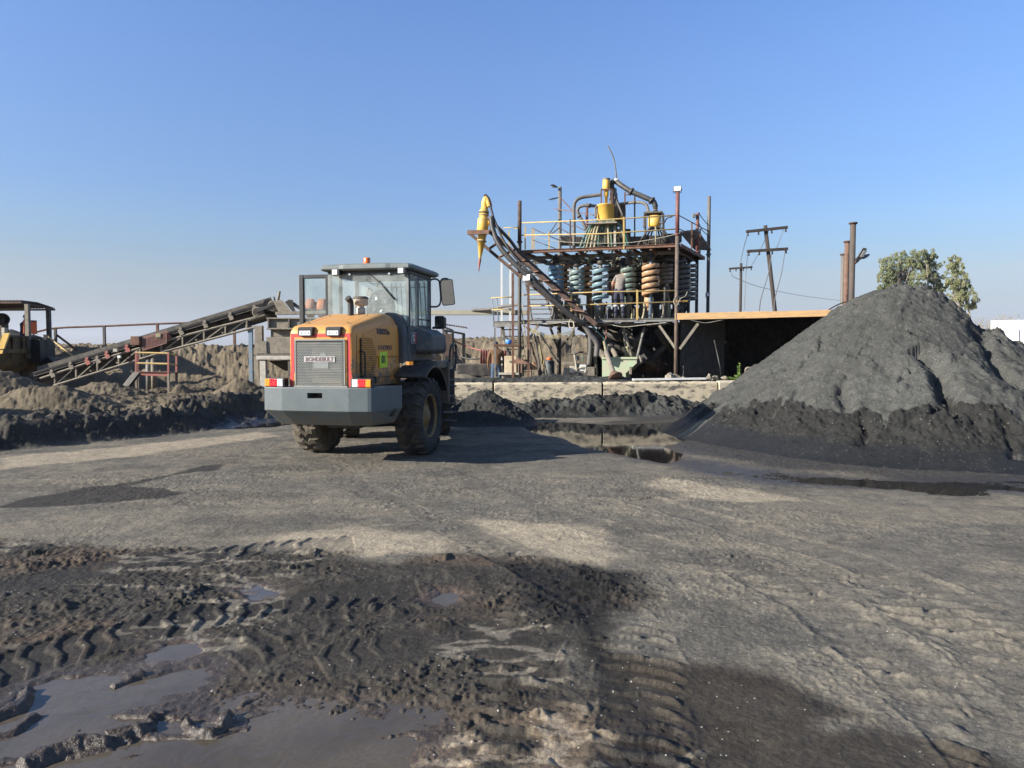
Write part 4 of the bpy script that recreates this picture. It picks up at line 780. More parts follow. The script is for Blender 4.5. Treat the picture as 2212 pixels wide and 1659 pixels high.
wp = MB(); wp.tube([(.02, -.02, 2.85), (.20, -.03, 2.70), (.46, -.025, 2.44)], .008, 6); wp.tube([(.17, -.035, 2.74), (.46, -.022, 2.43)], .012, 6); wp.tube(smooth_line([(.02, -.02, 2.84), (.0, -.04, 2.76), (.08, -.04, 2.68), (.20, -.03, 2.70)], 4), .004, 5); lp('wiper', wp, 'black')
# open left door, seat, guard bars, steering column
dr = MB(); x0, x1, z0, z1, yd = -.72, -1.235, 1.55, 2.865, .12
for a, b in (((x1 + .03, yd, z0), (x1 + .03, yd, z1)), ((x0 - .02, yd, z0), (x0 - .02, yd, z1))): dr.beam(a, b, .075, .06, (0, 1, 0))
for z in (z1 - .03, z0 + .03): dr.box(((x0 + x1) / 2, yd, z), (x0 - x1 - .10, .045, .06))
dr.box(((x0 + x1) / 2, yd + .002, 1.83), (x0 - x1 - .10, .03, .46)); do = lp('door', dr, 'black', bevel=.008); pane('door_window', [(x1 + .06, yd, 2.07), (x0 - .05, yd, 2.07), (x0 - .05, yd, 2.805), (x1 + .06, yd, 2.805)], do, 'pane')
stt = MB(); stt.ball((.0, .52, 2.32), (.26, .12, .32)); stt.ball((0, .68, 2.05), (.28, .28, .12)); sto = lp('seat', stt, 'black', cab); fm_ = MB()
fm_.ball((.02, .46, 2.42), (.21, .10, .20), 20, 14); pf = [Vector(v) for v in fm_.v]; rr_ = random.Random(3); fm_.v = [tuple(p + Vector((rr_.uniform(-.018, .018), rr_.uniform(-.018, .018), rr_.uniform(-.018, .018)))) for p in pf]; fm_.sm = [False] * len(fm_.sm); lp('seat_cover', fm_, 'film', sto)
gd = MB()
for k in range(11): x = -.30 + k * .085; gd.tube([(x + .05, 1.11, 2.03), (x, 1.11, 2.80)], .011, 6)
gd.tube([(-.32, 1.11, 2.74), (.6, 1.11, 2.72)], .010, 6); gd.tube([(-.25, 1.11, 2.06), (.62, 1.11, 2.06)], .010, 6); lp('window_guard', gd, 'black', cab)
sc_ = MB(); sc_.tube([(-.18, .98, 1.95), (-.18, .85, 2.30)], .03, 8); sc_.tube([Vector((-.18 + .17 * math.cos(a), .85 + .12 * math.sin(a), 2.31 + .10 * math.sin(a))) for a in np.linspace(0, 6.28, 24)], .014, 6); lp('steering_wheel', sc_, 'black', cab)
mh = MB(); mh.tube(smooth_line([(-.42, .9, 2.62), (-.36, .9, 2.70), (-.30, .9, 2.62), (-.34, .9, 2.40), (-.40, .9, 2.30)], 4), .014, 6); mh.box((-.36, .9, 2.62), (.12, .03, .09)); lp('interior_mirror', mh, 'steel', cab)
# fenders, steps, handrail, mirrors
def fender(cx, side, m, tr=None):
    mb = MB(); r0, r1 = .70, .735; rings = []
    for a in np.linspace(R(28), R(128), 13):
        q = [(cx - .25, r0), (cx + .25, r0), (cx + .25, r1), (cx - .25, r1)]; rings.append([Vector((x, math.cos(a) * r, .612 + math.sin(a) * (r * 1.08))) for x, r in q])
    mb.loft(rings, True, False); return mb
for s in (1, -1): lp('fender', fender(.86 * s, s, ''), 'black', bevel=.008)
sk = MB(); sk.box((.80, .80, 1.40), (.42, .75, .12)); sk.box((.86, .98, 1.10), (.36, .05, .70)); lp('platform', sk, 'cab_grey', bevel=.02)
stp = MB()
for z in (.42, .72, 1.02, 1.30): stp.box((.94, 1.14, z), (.30, .18, .03))
for y in (1.05, 1.23): stp.box((.80, y, .86), (.03, .03, .95))
lp('step_ladder', stp, 'steel_dark')
hr_ = MB(); hr_.tube(smooth_line([(1.02, 1.0, 1.35), (1.04, 1.02, 1.62), (1.05, 1.06, 1.71), (1.05, 1.12, 1.735), (1.05, 1.26, 1.735), (1.05, 1.32, 1.70), (1.05, 1.33, 1.5), (1.03, 1.30, 1.33), (.96, 1.2, 1.29)], 4), .020, 8); lp('handrail', hr_, 'black')
mr_ = MB(); mr_.tube(smooth_line([(.67, 1.10, 2.84), (.72, 1.16, 2.865), (.78, 1.22, 2.84), (.79, 1.25, 2.75), (.80, 1.26, 2.50), (.76, 1.22, 2.40), (.67, 1.1, 2.385)], 4), .016, 8); mr_.tube(smooth_line([(.79, 1.25, 2.80), (.82, 1.28, 2.87), (.90, 1.33, 2.88), (.95, 1.35, 2.82)], 4), .014, 8); mo = lp('mirror_arm', mr_, 'black')
mt = Matrix.Translation((.90, 1.33, 2.645)) @ Matrix.Rotation(R(14), 4, 'Z') @ Matrix.Rotation(R(-6), 4, 'Y') @ Matrix.Rotation(R(5), 4, 'X')
def rr2(w, h, r, n=4): return [(sx * (w - r) + r * math.cos(a0 + k * math.pi / 2 / n), sz * (h - r) + r * math.sin(a0 + k * math.pi / 2 / n)) for sx, sz, a0 in ((1, 1, 0), (-1, 1, math.pi / 2), (-1, -1, math.pi), (1, -1, 1.5 * math.pi)) for k in range(n + 1)]
mc = MB(); mc.loft([[mt @ Vector((x, .0, z)) for x, z in rr2(.115, .225, .04)], [mt @ Vector((x * .96, .04, z * .96)) for x, z in rr2(.115, .225, .04)], [mt @ Vector((x * .6, .07, z * .7)) for x, z in rr2(.115, .225, .04)]]); lp('mirror_housing', mc, 'black', mo)
mg = MB(); mg.add([mt @ Vector((x, -.004, z)) for x, z in rr2(.103, .212, .035)], [tuple(range(20))]); lp('mirror_glass', mg, 'mirror', mo)
fl_ = MB(); fl_.tube([(.70, 1.12, 2.02), (.80, 1.28, 2.06)], .022, 8); fl_.loft([[Vector((.78 + x, 1.24, 2.12 + z)) for x, z in rr2(.085, .115, .03)], [Vector((.80 + x * .8, 1.36, 2.12 + z * .8)) for x, z in rr2(.085, .115, .03)]]); lp('front_lamp', fl_, 'black')
# front frame: chassis, fenders, boom and bucket
ff = MB(); ff.box((0, .55, .85), (.62, 1.3, .55)); ff.box((0, 1.2, .612), (1.3, .26, .26)); ff.box((-.30, 1.0, 1.22), (.10, .7, .55)); ff.box((.30, 1.0, 1.22), (.10, .7, .55)); lp('front_frame', fr(ff), 'hood', bevel=.015)
for s in (1, -1):
    f_ = fender(.86 * s, s, ''); f_.v = [(x, y + 1.2, z) for x, y, z in f_.v]; f_.box((.86 * s, .48, .95), (.46, .03, .62)); lp('front_fender', fr(f_), 'black', bevel=.008)
    if s > 0:
        for z in (.50, .80, 1.10):
            fs = MB(); fs.box((.90, .455, z), (.40, .02, .035))
            lp('mudflap_strip', fr(fs), 'steel')
bo2 = MB()
for s in (1, -1): bo2.beam((.40 * s, 1.15, 1.40), (.40 * s, 2.0, .85), .09, .34, (0, 1, 0)); bo2.beam((.40 * s, 2.0, .85), (.40 * s, 2.75, .32), .09, .28, (0, 1, 0))
bo2.cyl((-.4, 2.1, .75), (.4, 2.1, .75), .09, 12); bo2.beam((0, 1.2, 1.4), (0, 2.1, 1.1), .10, .16); bo2.beam((0, 2.1, 1.1), (0, 2.75, .55), .08, .12); lp('boom', fr(bo2), 'hood', bevel=.01)
bk = MB(); sec = [(3.5, .10), (3.0, .08), (2.74, .18), (2.66, .40), (2.76, .60), (2.94, .72)]; inn = [(y + .03, z + .03) for y, z in sec]
pts_ = sec + inn[::-1]; bk.loft([[Vector((x, y, z)) for y, z in pts_] for x in (-1.18, 1.18)])
for s in (1, -1): bk.prism([(y, z) for y, z in (sec if s > 0 else sec[::-1])], (1.16 * s, 0, 0), (0, 1, 0), (0, 0, 1), .03 * s)
lp('bucket', fr(bk), 'dusty_dark')
# ------------------------------------------------------------------ block wall, its top clutter
M['conc'] = mat('weathered_cream_concrete', (.60, .51, .36), (.15, .135, .112), 6, .49, .62, rough=.9, bump=.35, bscale=30, dust=.0, stretch=(.7, .7, 1.6)); M['conc2'] = mat('clean_cream_concrete', (.54, .47, .34), (.38, .33, .25), 2, .5, .8, rough=.9, bump=.2, bscale=30)
WD = Vector((WALL_B[0] - WALL_A[0], WALL_B[1] - WALL_A[1], 0)).normalized(); WN = Vector((-WD.y, WD.x, 0))
def wallx(u):                                          # distance along the wall for a picture column
    d = ray(u, 850); a = Vector((WALL_A[0], WALL_A[1], 0)); k = (a.x * WD.y - a.y * WD.x) / (d.x * WD.y - d.y * WD.x); return (Vector((d.x * k, d.y * k, 0)) - a).dot(WD)
def wp_(s, n, z): return Vector((WALL_A[0], WALL_A[1], 0)) + WD * s + WN * n + Vector((0, 0, z))
def wall_block(u0, u1, z1, label, m, n0=0.0, seed=0):
    s0, s1 = (wallx(u) if u else None for u in (u0, u1)); rn = random.Random(seed); mb = MB(); N = 26; rings = []
    for i in range(N + 1):
        s = s0 + (s1 - s0) * i / N; e = .012 if 0 < i < N else .03
        j = lambda k: rn.uniform(-k, k)
        rings.append([wp_(s, n0 + .012 + j(.002), -.2), wp_(s, n0 + j(.002), .10), wp_(s, n0 + j(.0025), z1 * .5), wp_(s, n0 + j(.002), z1 - .05 - e), wp_(s, n0 + .03 + j(.01), z1 - abs(j(.015)) - e * .6), wp_(s, n0 + .38, z1 - e * .5), wp_(s, n0 + .40, -.2)])
    mb.loft(rings, True, False); return tag(obj('concrete_block', mb, M[m], None, bevel=.012), label, 'concrete block', 'precast blocks of the low yard wall')
wall_block(880, 1064, .835, 'cream concrete wall block half hidden behind the loader', 'conc', .02, 1); wall_block(1068, 1300, .83, 'long cream concrete wall block with grey sand spilled over its top', 'conc', 0, 2)
wall_block(1304, 1550, .835, 'long cream concrete wall block carrying the white plank', 'conc', .01, 3); wall_block(1553, 1900, .85, 'smoother clean concrete wall block running behind the big stockpile', 'conc2', -.03, 4)
pk = MB(); a, b = wp_(wallx(1370), .16, .875), wp_(wallx(1528), .14, .895); pk.beam(a, b, .14, .05); tag(obj('plank', pk, M['white'], bevel=.005), 'long white plank lying on top of the block wall', 'plank')
for k, (u, w, h, zz) in enumerate(((1452, .22, .20, .86), (1466, .30, .15, .86), (1538, .13, .16, .86), (1554, .20, .11, .86), (1482, .16, .09, .86), (1575, .20, .08, .87), (1543, .10, .08, .86))):
    rn = random.Random(k + 5); s_ = MB(); s_.ball(wp_(wallx(u), .22 + .1 * (k % 2), zz + h * .3), (w * .55, w * .45, h * .65), 9, 6); s_.v = [tuple(Vector(p) + Vector((rn.uniform(-.02, .02), rn.uniform(-.02, .02), rn.uniform(-.02, .02)))) for p in s_.v]; s_.sm = [False] * len(s_.sm)
    tag(obj('rubble_stone', s_, M['dusty']), ('tall pointed stone left of the thick post on the wall top', 'wide flat stone at the foot of the thick post', 'upright stone at the right end of the white plank', 'rounded stone over the joint of the last two wall blocks', 'small flat stone right of the thick post', 'low stone left of the green weed', 'small stone touching the right end of the white plank')[k], 'stone', 'rubble stones along the wall top')

# ------------------------------------------------------------------ spiral plant: steel structure
sp = thing('processing_tower', 'two storey rusty steel tower with yellow handrails that holds the ore spirals', 'processing tower', PL(-2.5, 1.5, .2))
def q(u, v, t=0.0): return PP(u, v, t)
def pp(name, mb, m, bevel=0.0, label=None): return obj(name, mb, M[m] if isinstance(m, str) else m, sp, bevel=bevel, label=label)
def at_z(u, t, z):                                     # point above/below a picture column on plane t at height z
    p = PP(u, 700, t); return Vector((p.x, p.y, z))
def post(u, vtop, t, r, m, vbot=None, zb=.15, split=None, m2=None, n=14):
    mb = MB(); a = q(u, vtop, t); b = Vector((a.x, a.y, zb)) if vbot is None else Vector((a.x, a.y, q(u, vbot, t).z))
    if split:
        c = Vector((a.x, a.y, q(u, split, t).z)); mb.cyl(b, c, r * .96, n); o = pp('post', mb, m2 or m); m3 = MB(); m3.cyl(c, a, r, n); m3.cyl(c - Vector((0, 0, .02)), c + Vector((0, 0, .03)), r * 1.45, n); obj('post_sleeve', m3, M[m], o); return o
    mb.cyl(b, a, r, n); return pp('post', mb, m)
M['post_brown'] = mat('worn_brown_post', (.15, .105, .078), (.08, .065, .055), 5, dust=.3, rough=.8)
post(1464, 412, 0, .062, 'brown_red', split=507, m2='post_brown', n=18); post(1122.5, 434, 0, .066, 'rust_dark', split=523, m2='steel_dark'); post(1507, 461, 3.3, .058, 'brown_red', split=545, m2='steel_dark'); post(1532, 424, 4.0, .062, 'pipe_grey', split=550, m2='steel_dark')
post(1209.5, 404, 3.2, .068, 'pipe_grey'); post(1207, 695, 1.9, .06, 'steel_dark'); post(1268, 440, 3.6, .05, 'brown_red', vbot=545)
bsh = MB(); p = q(1464, 655, 0); bsh.cyl(p - Vector((0, 0, .0)), p + Vector((0, 0, .10)), .075, 14)
# upper deck: front beam, side beam, rear beam, joists, grating
ZD2 = q(1300, 541).z; ZD1 = q(1300, 693).z
def deck_beam(name, a, b, w, h, m, flip=1): mb = MB(); mb.channel(a, b, w, h, .012, flip=flip); return pp(name, mb, m)
A2, B2 = q(1120, 543.5), q(1466, 530.5); zz2 = (A2.z + B2.z) / 2; A2.z = B2.z = zz2; C2 = PL(.62, 3.4, zz2); D2 = PL(-5.0, 3.4, zz2)
deck_beam('deck_beam', A2, B2, .05, .10, 'rust', -1); deck_beam('deck_beam', B2 + Vector((.05, 0, 0)), C2, .05, .11, 'rust'); deck_beam('deck_beam', D2, C2, .05, .11, 'rust_dark'); deck_beam('deck_beam', A2 + Vector((-.03, .03, 0)), D2, .05, .11, 'rust_dark')
jm = MB()
for k in range(9):
    f = (k + .5) / 9; a = A2.lerp(B2, f) + PV * .03 - Vector((0, 0, .07)); b = D2.lerp(C2, f) - Vector((0, 0, .07)); jm = MB(); jm.beam(a, b, .06, .09); pp('joist', jm, 'rust' if k % 2 else 'rust_dark')
a, b = A2 + PV * .75 - Vector((0, 0, .115)), B2 + PV * .75 - Vector((0, 0, .115)); m_ = MB(); m_.channel(a, b, .06, .11); pp('deck_beam', m_, 'dusty'); a, b = A2 + PV * 1.9 - Vector((0, 0, .115)), B2 + PV * 1.9 - Vector((0, 0, .115)); m_ = MB(); m_.channel(a, b, .06, .10); pp('deck_beam', m_, 'dusty_dark')
gt = MB()
def plate(a, b, c, d, t=.02): mb = MB(); q_ = [Vector(p) for p in (a, b, c, d)]; mb.loft([q_, [p + Vector((0, 0, t)) for p in q_]]); return mb
dz = Vector((0, 0, -.015)); pp('deck_plate', plate(PL(-5.1, .03, zz2 + .02), PL(0, .03, zz2 + .02), PL(0, .62, zz2 + .02), PL(-5.1, .62, zz2 + .02)), 'rust_dark'); pp('deck_plate', plate(PL(-5.1, 2.7, zz2 + .02), PL(.3, 2.7, zz2 + .02), PL(.55, 3.38, zz2 + .02), PL(-5.1, 3.38, zz2 + .02)), 'rust_dark'); pp('deck_plate', plate(PL(-1.3, .63, zz2 + .02), PL(.0, .63, zz2 + .02), PL(.3, 2.69, zz2 + .02), PL(-1.3, 2.69, zz2 + .02)), 'rust_dark')
# outrigger platform on the far right with drooping grating
pp('side_platform', plate(q(1468, 503, 2.6), q(1507, 498, 3.0), q(1536, 541, 4.1), q(1500, 540, 3.6), .05), 'steel')
# lower deck
A1, B1 = q(1122, 695.5), q(1465, 690); z1_ = (A1.z + B1.z) / 2; A1.z = B1.z = z1_
deck_beam('lower_beam', A1, B1, .05, .105, 'steel', -1); deck_beam('lower_beam', PL(-5.0, 3.3, z1_), PL(.1, 3.3, z1_), .05, .10, 'steel_dark')
for k in range(8): f = (k + .5) / 8; mb = MB(); mb.beam(A1.lerp(B1, f) + PV * .03 - Vector((0, 0, .05)), A1.lerp(B1, f) + PV * 3.3 - Vector((0, 0, .05)), .05, .08); pp('joist', mb, 'dusty_dark')
mb = MB(); mb.channel(q(1175, 703, .35), q(1440, 700, .35), .05, .06); pp('lower_beam', mb, 'dusty')
pp('deck_plate', plate(PL(-4.8, .03, z1_ + .03), PL(0, .03, z1_ + .03), PL(0, .70, z1_ + .03), PL(-4.8, .70, z1_ + .03)), 'steel')
# stair landing on the left
la, lb_ = q(1065, 700, .2), q(1118, 698.5, .2); lb_.z = la.z; mb = MB(); mb.channel(la, lb_, .05, .19, flip=-1); mb.channel(la, la + PV * 1.2, .05, .19); mb.loft([[la + Vector((0, 0, .03)), lb_ + Vector((0, 0, .03)), lb_ + PV * 1.2 + Vector((0, 0, .03)), la + PV * 1.2 + Vector((0, 0, .03))], [la + Vector((0, 0, .05)), lb_ + Vector((0, 0, .05)), lb_ + PV * 1.2 + Vector((0, 0, .05)), la + PV * 1.2 + Vector((0, 0, .05))]]); pp('landing', mb, 'steel')
mb = MB(); mb.beam(q(1069, 708, .2), at_z(1069, .2, .15), .055, .055); pp('post', mb, 'steel')
# handrails (tube runs share a mesh with nothing else: each rail and each stanchion is a part)
def rail(pts, r, m, name='handrail'): mb = MB(); mb.tube(pts, r, 8); return pp(name, mb, m)
def bar(a, b, w, m, name='stanchion', h=None): mb = MB(); mb.beam(a, b, w, h or w); return pp(name, mb, m)
rail([q(1127, 481.5), q(1300, 475), q(1464, 465)], .021, 'yellow_rail'); rail([q(1127, 508), q(1300, 505), q(1464, 494.5)], .021, 'yellow_rail')
for u, v0, m in ((1134.5, 488, 'yellow_rail'), (1232, 474, 'rust_dark'), (1347.5, 469, 'yellow_rail'), (1186, 500, 'yellow_rail')): bar(q(u, v0), q(u, 539, 0), .045, m)
for u in (1149.5, 1153.5): bar(q(u, 493, 1.6), q(u, 538, 1.6), .04, 'yellow_rail')
rail([q(1150, 493, 1.6), q(1196, 514, .9), q(1232, 528, .3)], .014, 'rust_dark'); rail([q(1150, 518, 1.6), q(1200, 537, .6)], .014, 'rust_dark')
rail([q(1112, 494, 2.6), q(1122, 492, 2.6)], .018, 'yellow_rail'); rail([q(1088, 492, 2.4), q(1120, 491, 2.4)], .016, 'yellow_rail')
for u, v in ((1084, 493), (1099, 498)): bar(q(u, v, 2.2), q(u + 2, 555, 2.2), .05, 'yellow_rail')
# right side rails going back
for v0, v1 in ((465, 487), (494, 512)):
    rail([q(1466, v0), q(1507, v1, 3.3), q(1533, v1 + 14, 4.0)], .016, 'rust')
for f, v in ((.45, 484), (.8, 480)): a = PL(.62 * f, 3.4 * f, zz2); bar(a + Vector((0, 0, .92)), a, .04, 'rust')
rail(smooth_line([q(1509, 458, 3.3), q(1516, 470, 3.5), q(1531, 488, 4.0)], 5), .013, 'pipe_black', 'cable'); rail(smooth_line([q(1509, 480, 3.3), q(1517, 497, 3.5), q(1533, 512, 4.0)], 5), .013, 'pipe_black', 'cable')
# lower rails
rail([q(1123, 637.5), q(1300, 630.5), q(1464, 627.5)], .019, 'yellow_rail'); rail([q(1123, 661.5), q(1240, 659), q(1486, 651)], .019, 'yellow_rail')
for u, v in ((1234, 632), (1376.5, 626)): bar(q(u, v), q(u, 691), .05, 'yellow_rail')
bar(q(1456, 650.5, -.04), q(1486, 650, -.02), .05, 'yellow', 'rail_plate', .012)
rail([q(1061, 643.5, .2), q(1107, 641.5, .2)], .020, 'yellow_rail'); rail([q(1062, 669, .2), q(1108, 667, .2)], .018, 'yellow_rail')
rail([q(1063, 643.5, .2), q(1066.5, 693, .2)], .018, 'blue', 'stanchion'); rail([q(1073.5, 643, .25), q(1077, 703, .25)], .018, 'blue', 'stanchion')
for u in (1083.5, 1102): bar(q(u, 566, 2.4), q(u, 706, 2.4), .07, 'white', 'tall_post'); bar(q(u, 706, 2.4), at_z(u, 2.4, .15), .07, 'dusty', 'post')
# stairs
def stairs(name, a0, b0, a1, b1, n, m):
    o = MB(); o.beam(a0, b0, .02, .09); st = pp(name, o, m); m2_ = MB(); m2_.beam(a1, b1, .02, .09); obj('stringer', m2_, M[m], st)
    for k in range(n):
        f = (k + .5) / n; t = MB(); t.beam(a0.lerp(b0, f), a1.lerp(b1, f), .03, .16, PV); obj('tread', t, M[m], st)
stairs('stair', q(1152, 560, 1.6), q(1197, 694, .9), q(1128, 560, 2.1), q(1150, 694, 1.5), 13, 'steel_dark'); stairs('stair', q(1085, 705, .9), q(1107, 805, .9), q(1126, 705, 1.2), q(1140, 805, 1.2), 7, 'steel_dark')
lad = MB(); lad.beam(q(1124, 745, .35), at_z(1121, .35, .2), .03, .03); lo_ = pp('ladder', lad, 'steel_dark'); l2 = MB(); l2.beam(q(1146, 745, .35), at_z(1150, .35, .2), .03, .03); obj('ladder_rail', l2, M['steel_dark'], lo_)
for k in range(8): f = k / 8; r_ = MB(); r_.cyl(q(1124 - 2 * f, 748 + 62 * f, .35), q(1146 + 3 * f, 748 + 62 * f, .35), .012, 6); obj('rung', r_, M['dusty'], lo_)
# braces
for a, b, m, w in ((q(1424, 703), q(1460, 754), 'dusty', .075), (q(1508, 699, .1), q(1468, 754, 0), 'dusty', .075), (q(1163, 702, .1), q(1128, 755, .1), 'dusty', .07), (q(1166, 720, .8), q(1206, 786, 1.6), 'cable', .05), (q(1186, 700, 1.2), q(1207, 758, 1.9), 'dusty_dark', .06), (q(1240, 715, 1.9), q(1209, 755, 1.9), 'dusty_dark', .06), (q(1239, 700, .2), q(1239, 765, .2), 'dusty', .075)): bar(a, b, w, m, 'brace')
# distributor stand and guard frames on the upper deck
for u in (1279, 1328): bar(q(u, 488, 1.2), q(u, 537, 1.0), .07, 'cable', 'stand_leg')
mb = MB(); mb.beam(q(1272, 486, 1.1), q(1335, 483, 1.1), .6, .05); pp('stand_top', mb, 'dusty')
for u, v0, v1 in ((1350, 415, 515), (1371, 420, 520)): bar(q(u, v0, 2.2), q(u, v1, 2.2), .045, 'rust', 'guard_frame')
bar(q(1349, 421, 2.2), q(1372, 418, 2.2), .04, 'rust', 'guard_frame')
for k, (a, b) in enumerate(((q(1209, 425, 3.1), q(1236, 455, 2.6)), (q(1197, 451, 3.1), q(1290, 466, 1.9)), (q(1208, 473, 3.2), q(1186, 506, .4)), (q(1208, 475, 3.2), q(1240, 492, 1.6)), (q(1208, 492, 3.2), q(1186, 510, .4)), (q(1208, 492, 3.2), q(1240, 510, 1.6)), (q(1245, 489, 2.5), q(1290, 512, 1.6)))): bar(a, b, .03 if k < 2 else .025, 'rust' if k < 2 else 'rust_dark', 'stay')
# dark sludge-caked underdeck: back wall, side sheets and sloping launders
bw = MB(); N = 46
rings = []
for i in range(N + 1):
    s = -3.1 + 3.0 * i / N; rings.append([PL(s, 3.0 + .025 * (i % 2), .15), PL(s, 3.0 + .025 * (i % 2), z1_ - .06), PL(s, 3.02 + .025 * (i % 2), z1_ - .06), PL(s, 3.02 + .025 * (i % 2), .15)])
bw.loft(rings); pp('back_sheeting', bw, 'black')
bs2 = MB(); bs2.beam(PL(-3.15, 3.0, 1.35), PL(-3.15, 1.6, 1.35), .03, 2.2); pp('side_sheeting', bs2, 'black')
for k, (a, b, r) in enumerate(((q(1250, 705, .9), q(1420, 790, 1.4), .12), (q(1340, 712, 1.8), q(1440, 800, 2.2), .14), (q(1455, 730, 1.6), q(1380, 800, 2.0), .10), (q(1270, 720, 1.2), q(1330, 800, 1.5), .13), (q(1395, 710, .7), q(1350, 770, 1.5), .08), (q(1300, 716, 1.9), q(1410, 745, 2.4), .16), (q(1420, 715, 1.2), q(1455, 760, 2.0), .10))): mb = MB(); mb.tube([a, a.lerp(b, .5) + Vector((0, 0, -.06)), b], r, 10); pp('launder_pipe', mb, 'steel_dark')

# ------------------------------------------------------------------ spiral separators
def spiral_mat(name, c, c2, dd=.25): return mat(name, c, c2, 8, .44, .62, dust=dd, dustc=(.26, .23, .17), rough=.45, bump=.05)
SPM = dict(sky=spiral_mat('light_blue_fibreglass', (.15, .30, .44), (.17, .21, .22)), pale=spiral_mat('pale_teal_fibreglass', (.23, .31, .30), (.15, .17, .16)), mid=spiral_mat('blue_grey_fibreglass', (.18, .29, .34), (.15, .18, .18)), olive=spiral_mat('grey_green_fibreglass', (.17, .23, .19), (.10, .12, .10)), tan=spiral_mat('orange_tan_fibreglass', (.50, .30, .15), (.36, .22, .13)), brown=spiral_mat('dusty_brown_fibreglass', (.20, .15, .10), (.10, .08, .06)), dark=spiral_mat('dark_grey_fibreglass', (.10, .10, .09), (.06, .055, .05)))
def spiral(u, t, vt, vb, m, R_, turns, label, col_m='pipe_grey', ph=0.0):
    b = q(u, vb, t); top = q(u, vt, t).z; root = thing('spiral_separator', label, 'spiral separator', Vector((b.x, b.y, z1_ + .03)), 'ore spirals standing on the lower deck'); H = top - b.z
    c = MB(); c.cyl(Vector((b.x, b.y, z1_ + .03)), Vector((b.x, b.y, zz2 - .02)), .055, 12); obj('column', c, M[col_m], root)
    mb = MB(); n = 26; rings = []; pr = [(.055, .03), (R_ * .55, -.012), (R_ * .80, -.012), (R_ * .93, .016), (R_ * .97, .062), (R_, .066), (R_ * 1.02, .055), (R_ * 1.0, -.04), (R_ * .90, -.062), (R_ * .5, -.035), (.055, .01)]
    for i in range(int(turns * n) + 1):
        a = ph - 2 * math.pi * i / n; z = top - .07 - (H - .14) * i / (turns * n); rings.append([Vector((b.x + math.cos(a) * r, b.y + math.sin(a) * r, z + h * min(1.0, H / turns / .175))) for r, h in pr])
    mb.loft(rings, True, True); o = obj('trough', mb, SPM[m], root); es = o.modifiers.new('es', 'EDGE_SPLIT'); es.split_angle = R(50)
    a = ph - 2 * math.pi * turns; bx = MB(); e = Vector((b.x + math.cos(a) * R_ * .6, b.y + math.sin(a) * R_ * .6, b.z - .12)); bx.lathe([(.0, .14), (.15, .14), (.16, .0), (.10, -.12), (.06, -.2), (.055, -.30), (0, -.30)], e, ZUP, 14); obj('product_box', bx, SPM[m], root)
    for k in range(3):
        aa = a + (k - 1) * 1.1; p0 = e + Vector((math.cos(aa) * .07, math.sin(aa) * .07, -.08)); p1 = Vector((p0.x + math.cos(aa) * .06, p0.y + math.sin(aa) * .06, z1_ + .03)); hm = MB(); hm.tube(smooth_line([p0, p0.lerp(p1, .5) + Vector((math.cos(aa) * .05, math.sin(aa) * .05, 0)), p1], 4), .028, 8); obj('outlet_hose', hm, M['pipe_grey' if k else 'hose_cream'], root)
    fb = MB(); fb.lathe([(0, .12), (.09, .12), (.12, .02), (.12, -.06), (.06, -.08), (0, -.08)], Vector((b.x, b.y, top + .06)), ZUP, 14); obj('feed_box', fb, M['steel_dark'], root); return root
spiral(1201, .75, 568, 632, 'sky', .255, 5.2, 'bright blue ore spiral at the left end of the front row', ph=2.6); spiral(1246, .62, 576, 645, 'pale', .255, 5.2, 'pale teal ore spiral second from the left behind the yellow rail', ph=2.9); spiral(1297, .50, 571, 655, 'mid', .275, 5.2, 'blue grey ore spiral left of the man in the grey shirt', ph=2.8)
spiral(1357, .72, 571, 640, 'olive', .255, 5.2, 'grey green ore spiral partly behind the man in the grey shirt', ph=2.7); spiral(1405, .60, 562, 642, 'tan', .275, 5.2, 'orange tan ore spiral right of the man in the grey shirt', 'blue', ph=2.9)
spiral(1436, 1.35, 566, 620, 'brown', .26, 5.2, 'dusty brown ore spiral behind the orange tan one', ph=2.4); spiral(1222, 1.55, 568, 640, 'tan', .26, 5.2, 'tan ore spiral glimpsed behind the bright blue one', ph=2.2); spiral(1270, 1.5, 570, 640, 'tan', .26, 5.2, 'tan ore spiral glimpsed behind the pale teal one', ph=2.0); spiral(1328, 1.5, 570, 640, 'brown', .26, 5.2, 'brown ore spiral in the gap left of the man in the grey shirt', ph=2.4); spiral(1385, 1.55, 568, 640, 'dark', .26, 5.2, 'dark ore spiral in the gap right of the man in the grey shirt', ph=2.4)
spiral(1473, 1.9, 566, 660, 'dark', .27, 8, 'dark grey ore spiral with many turns right of the red topped post', ph=2.9); spiral(1487, 2.9, 566, 655, 'dark', .27, 8, 'rearmost dark grey ore spiral at the right edge of the tower', ph=2.5)
# feed hoses under the upper deck and clutter on the lower one
rn = random.Random(21)
hs_l = [(1193, 'hose_green'), (1240, 'hose_green'), (1265, 'hose_green'), (1292, 'hose_cream'), (1315, 'hose_green'), (1340, 'hose_cream'), (1362, 'hose_green'), (1378, 'hose_cream'), (1395, 'steel_dark'), (1420, 'steel_dark'), (1218, 'hose_cream'), (1440, 'steel_dark')]
for k, (u, m) in enumerate(hs_l):
    a = q(u, 551, .5 + .4 * (k % 3)); b = q(u + rn.uniform(-22, 22), 572, .6 + .3 * (k % 2)); c = a.lerp(b, .5) + PU * rn.uniform(-.25, .25) + Vector((0, 0, rn.uniform(-.12, .06))); mb = MB(); mb.tube(smooth_line([a, c, b], 6), .028, 7); tag(obj('feed_hose', mb, M[m]), ('green' if m == 'hose_green' else 'cream' if m == 'hose_cream' else 'dark') + ' feed hose curling down to the spirals under the upper deck', 'hose', 'feed hoses between upper deck and spirals')
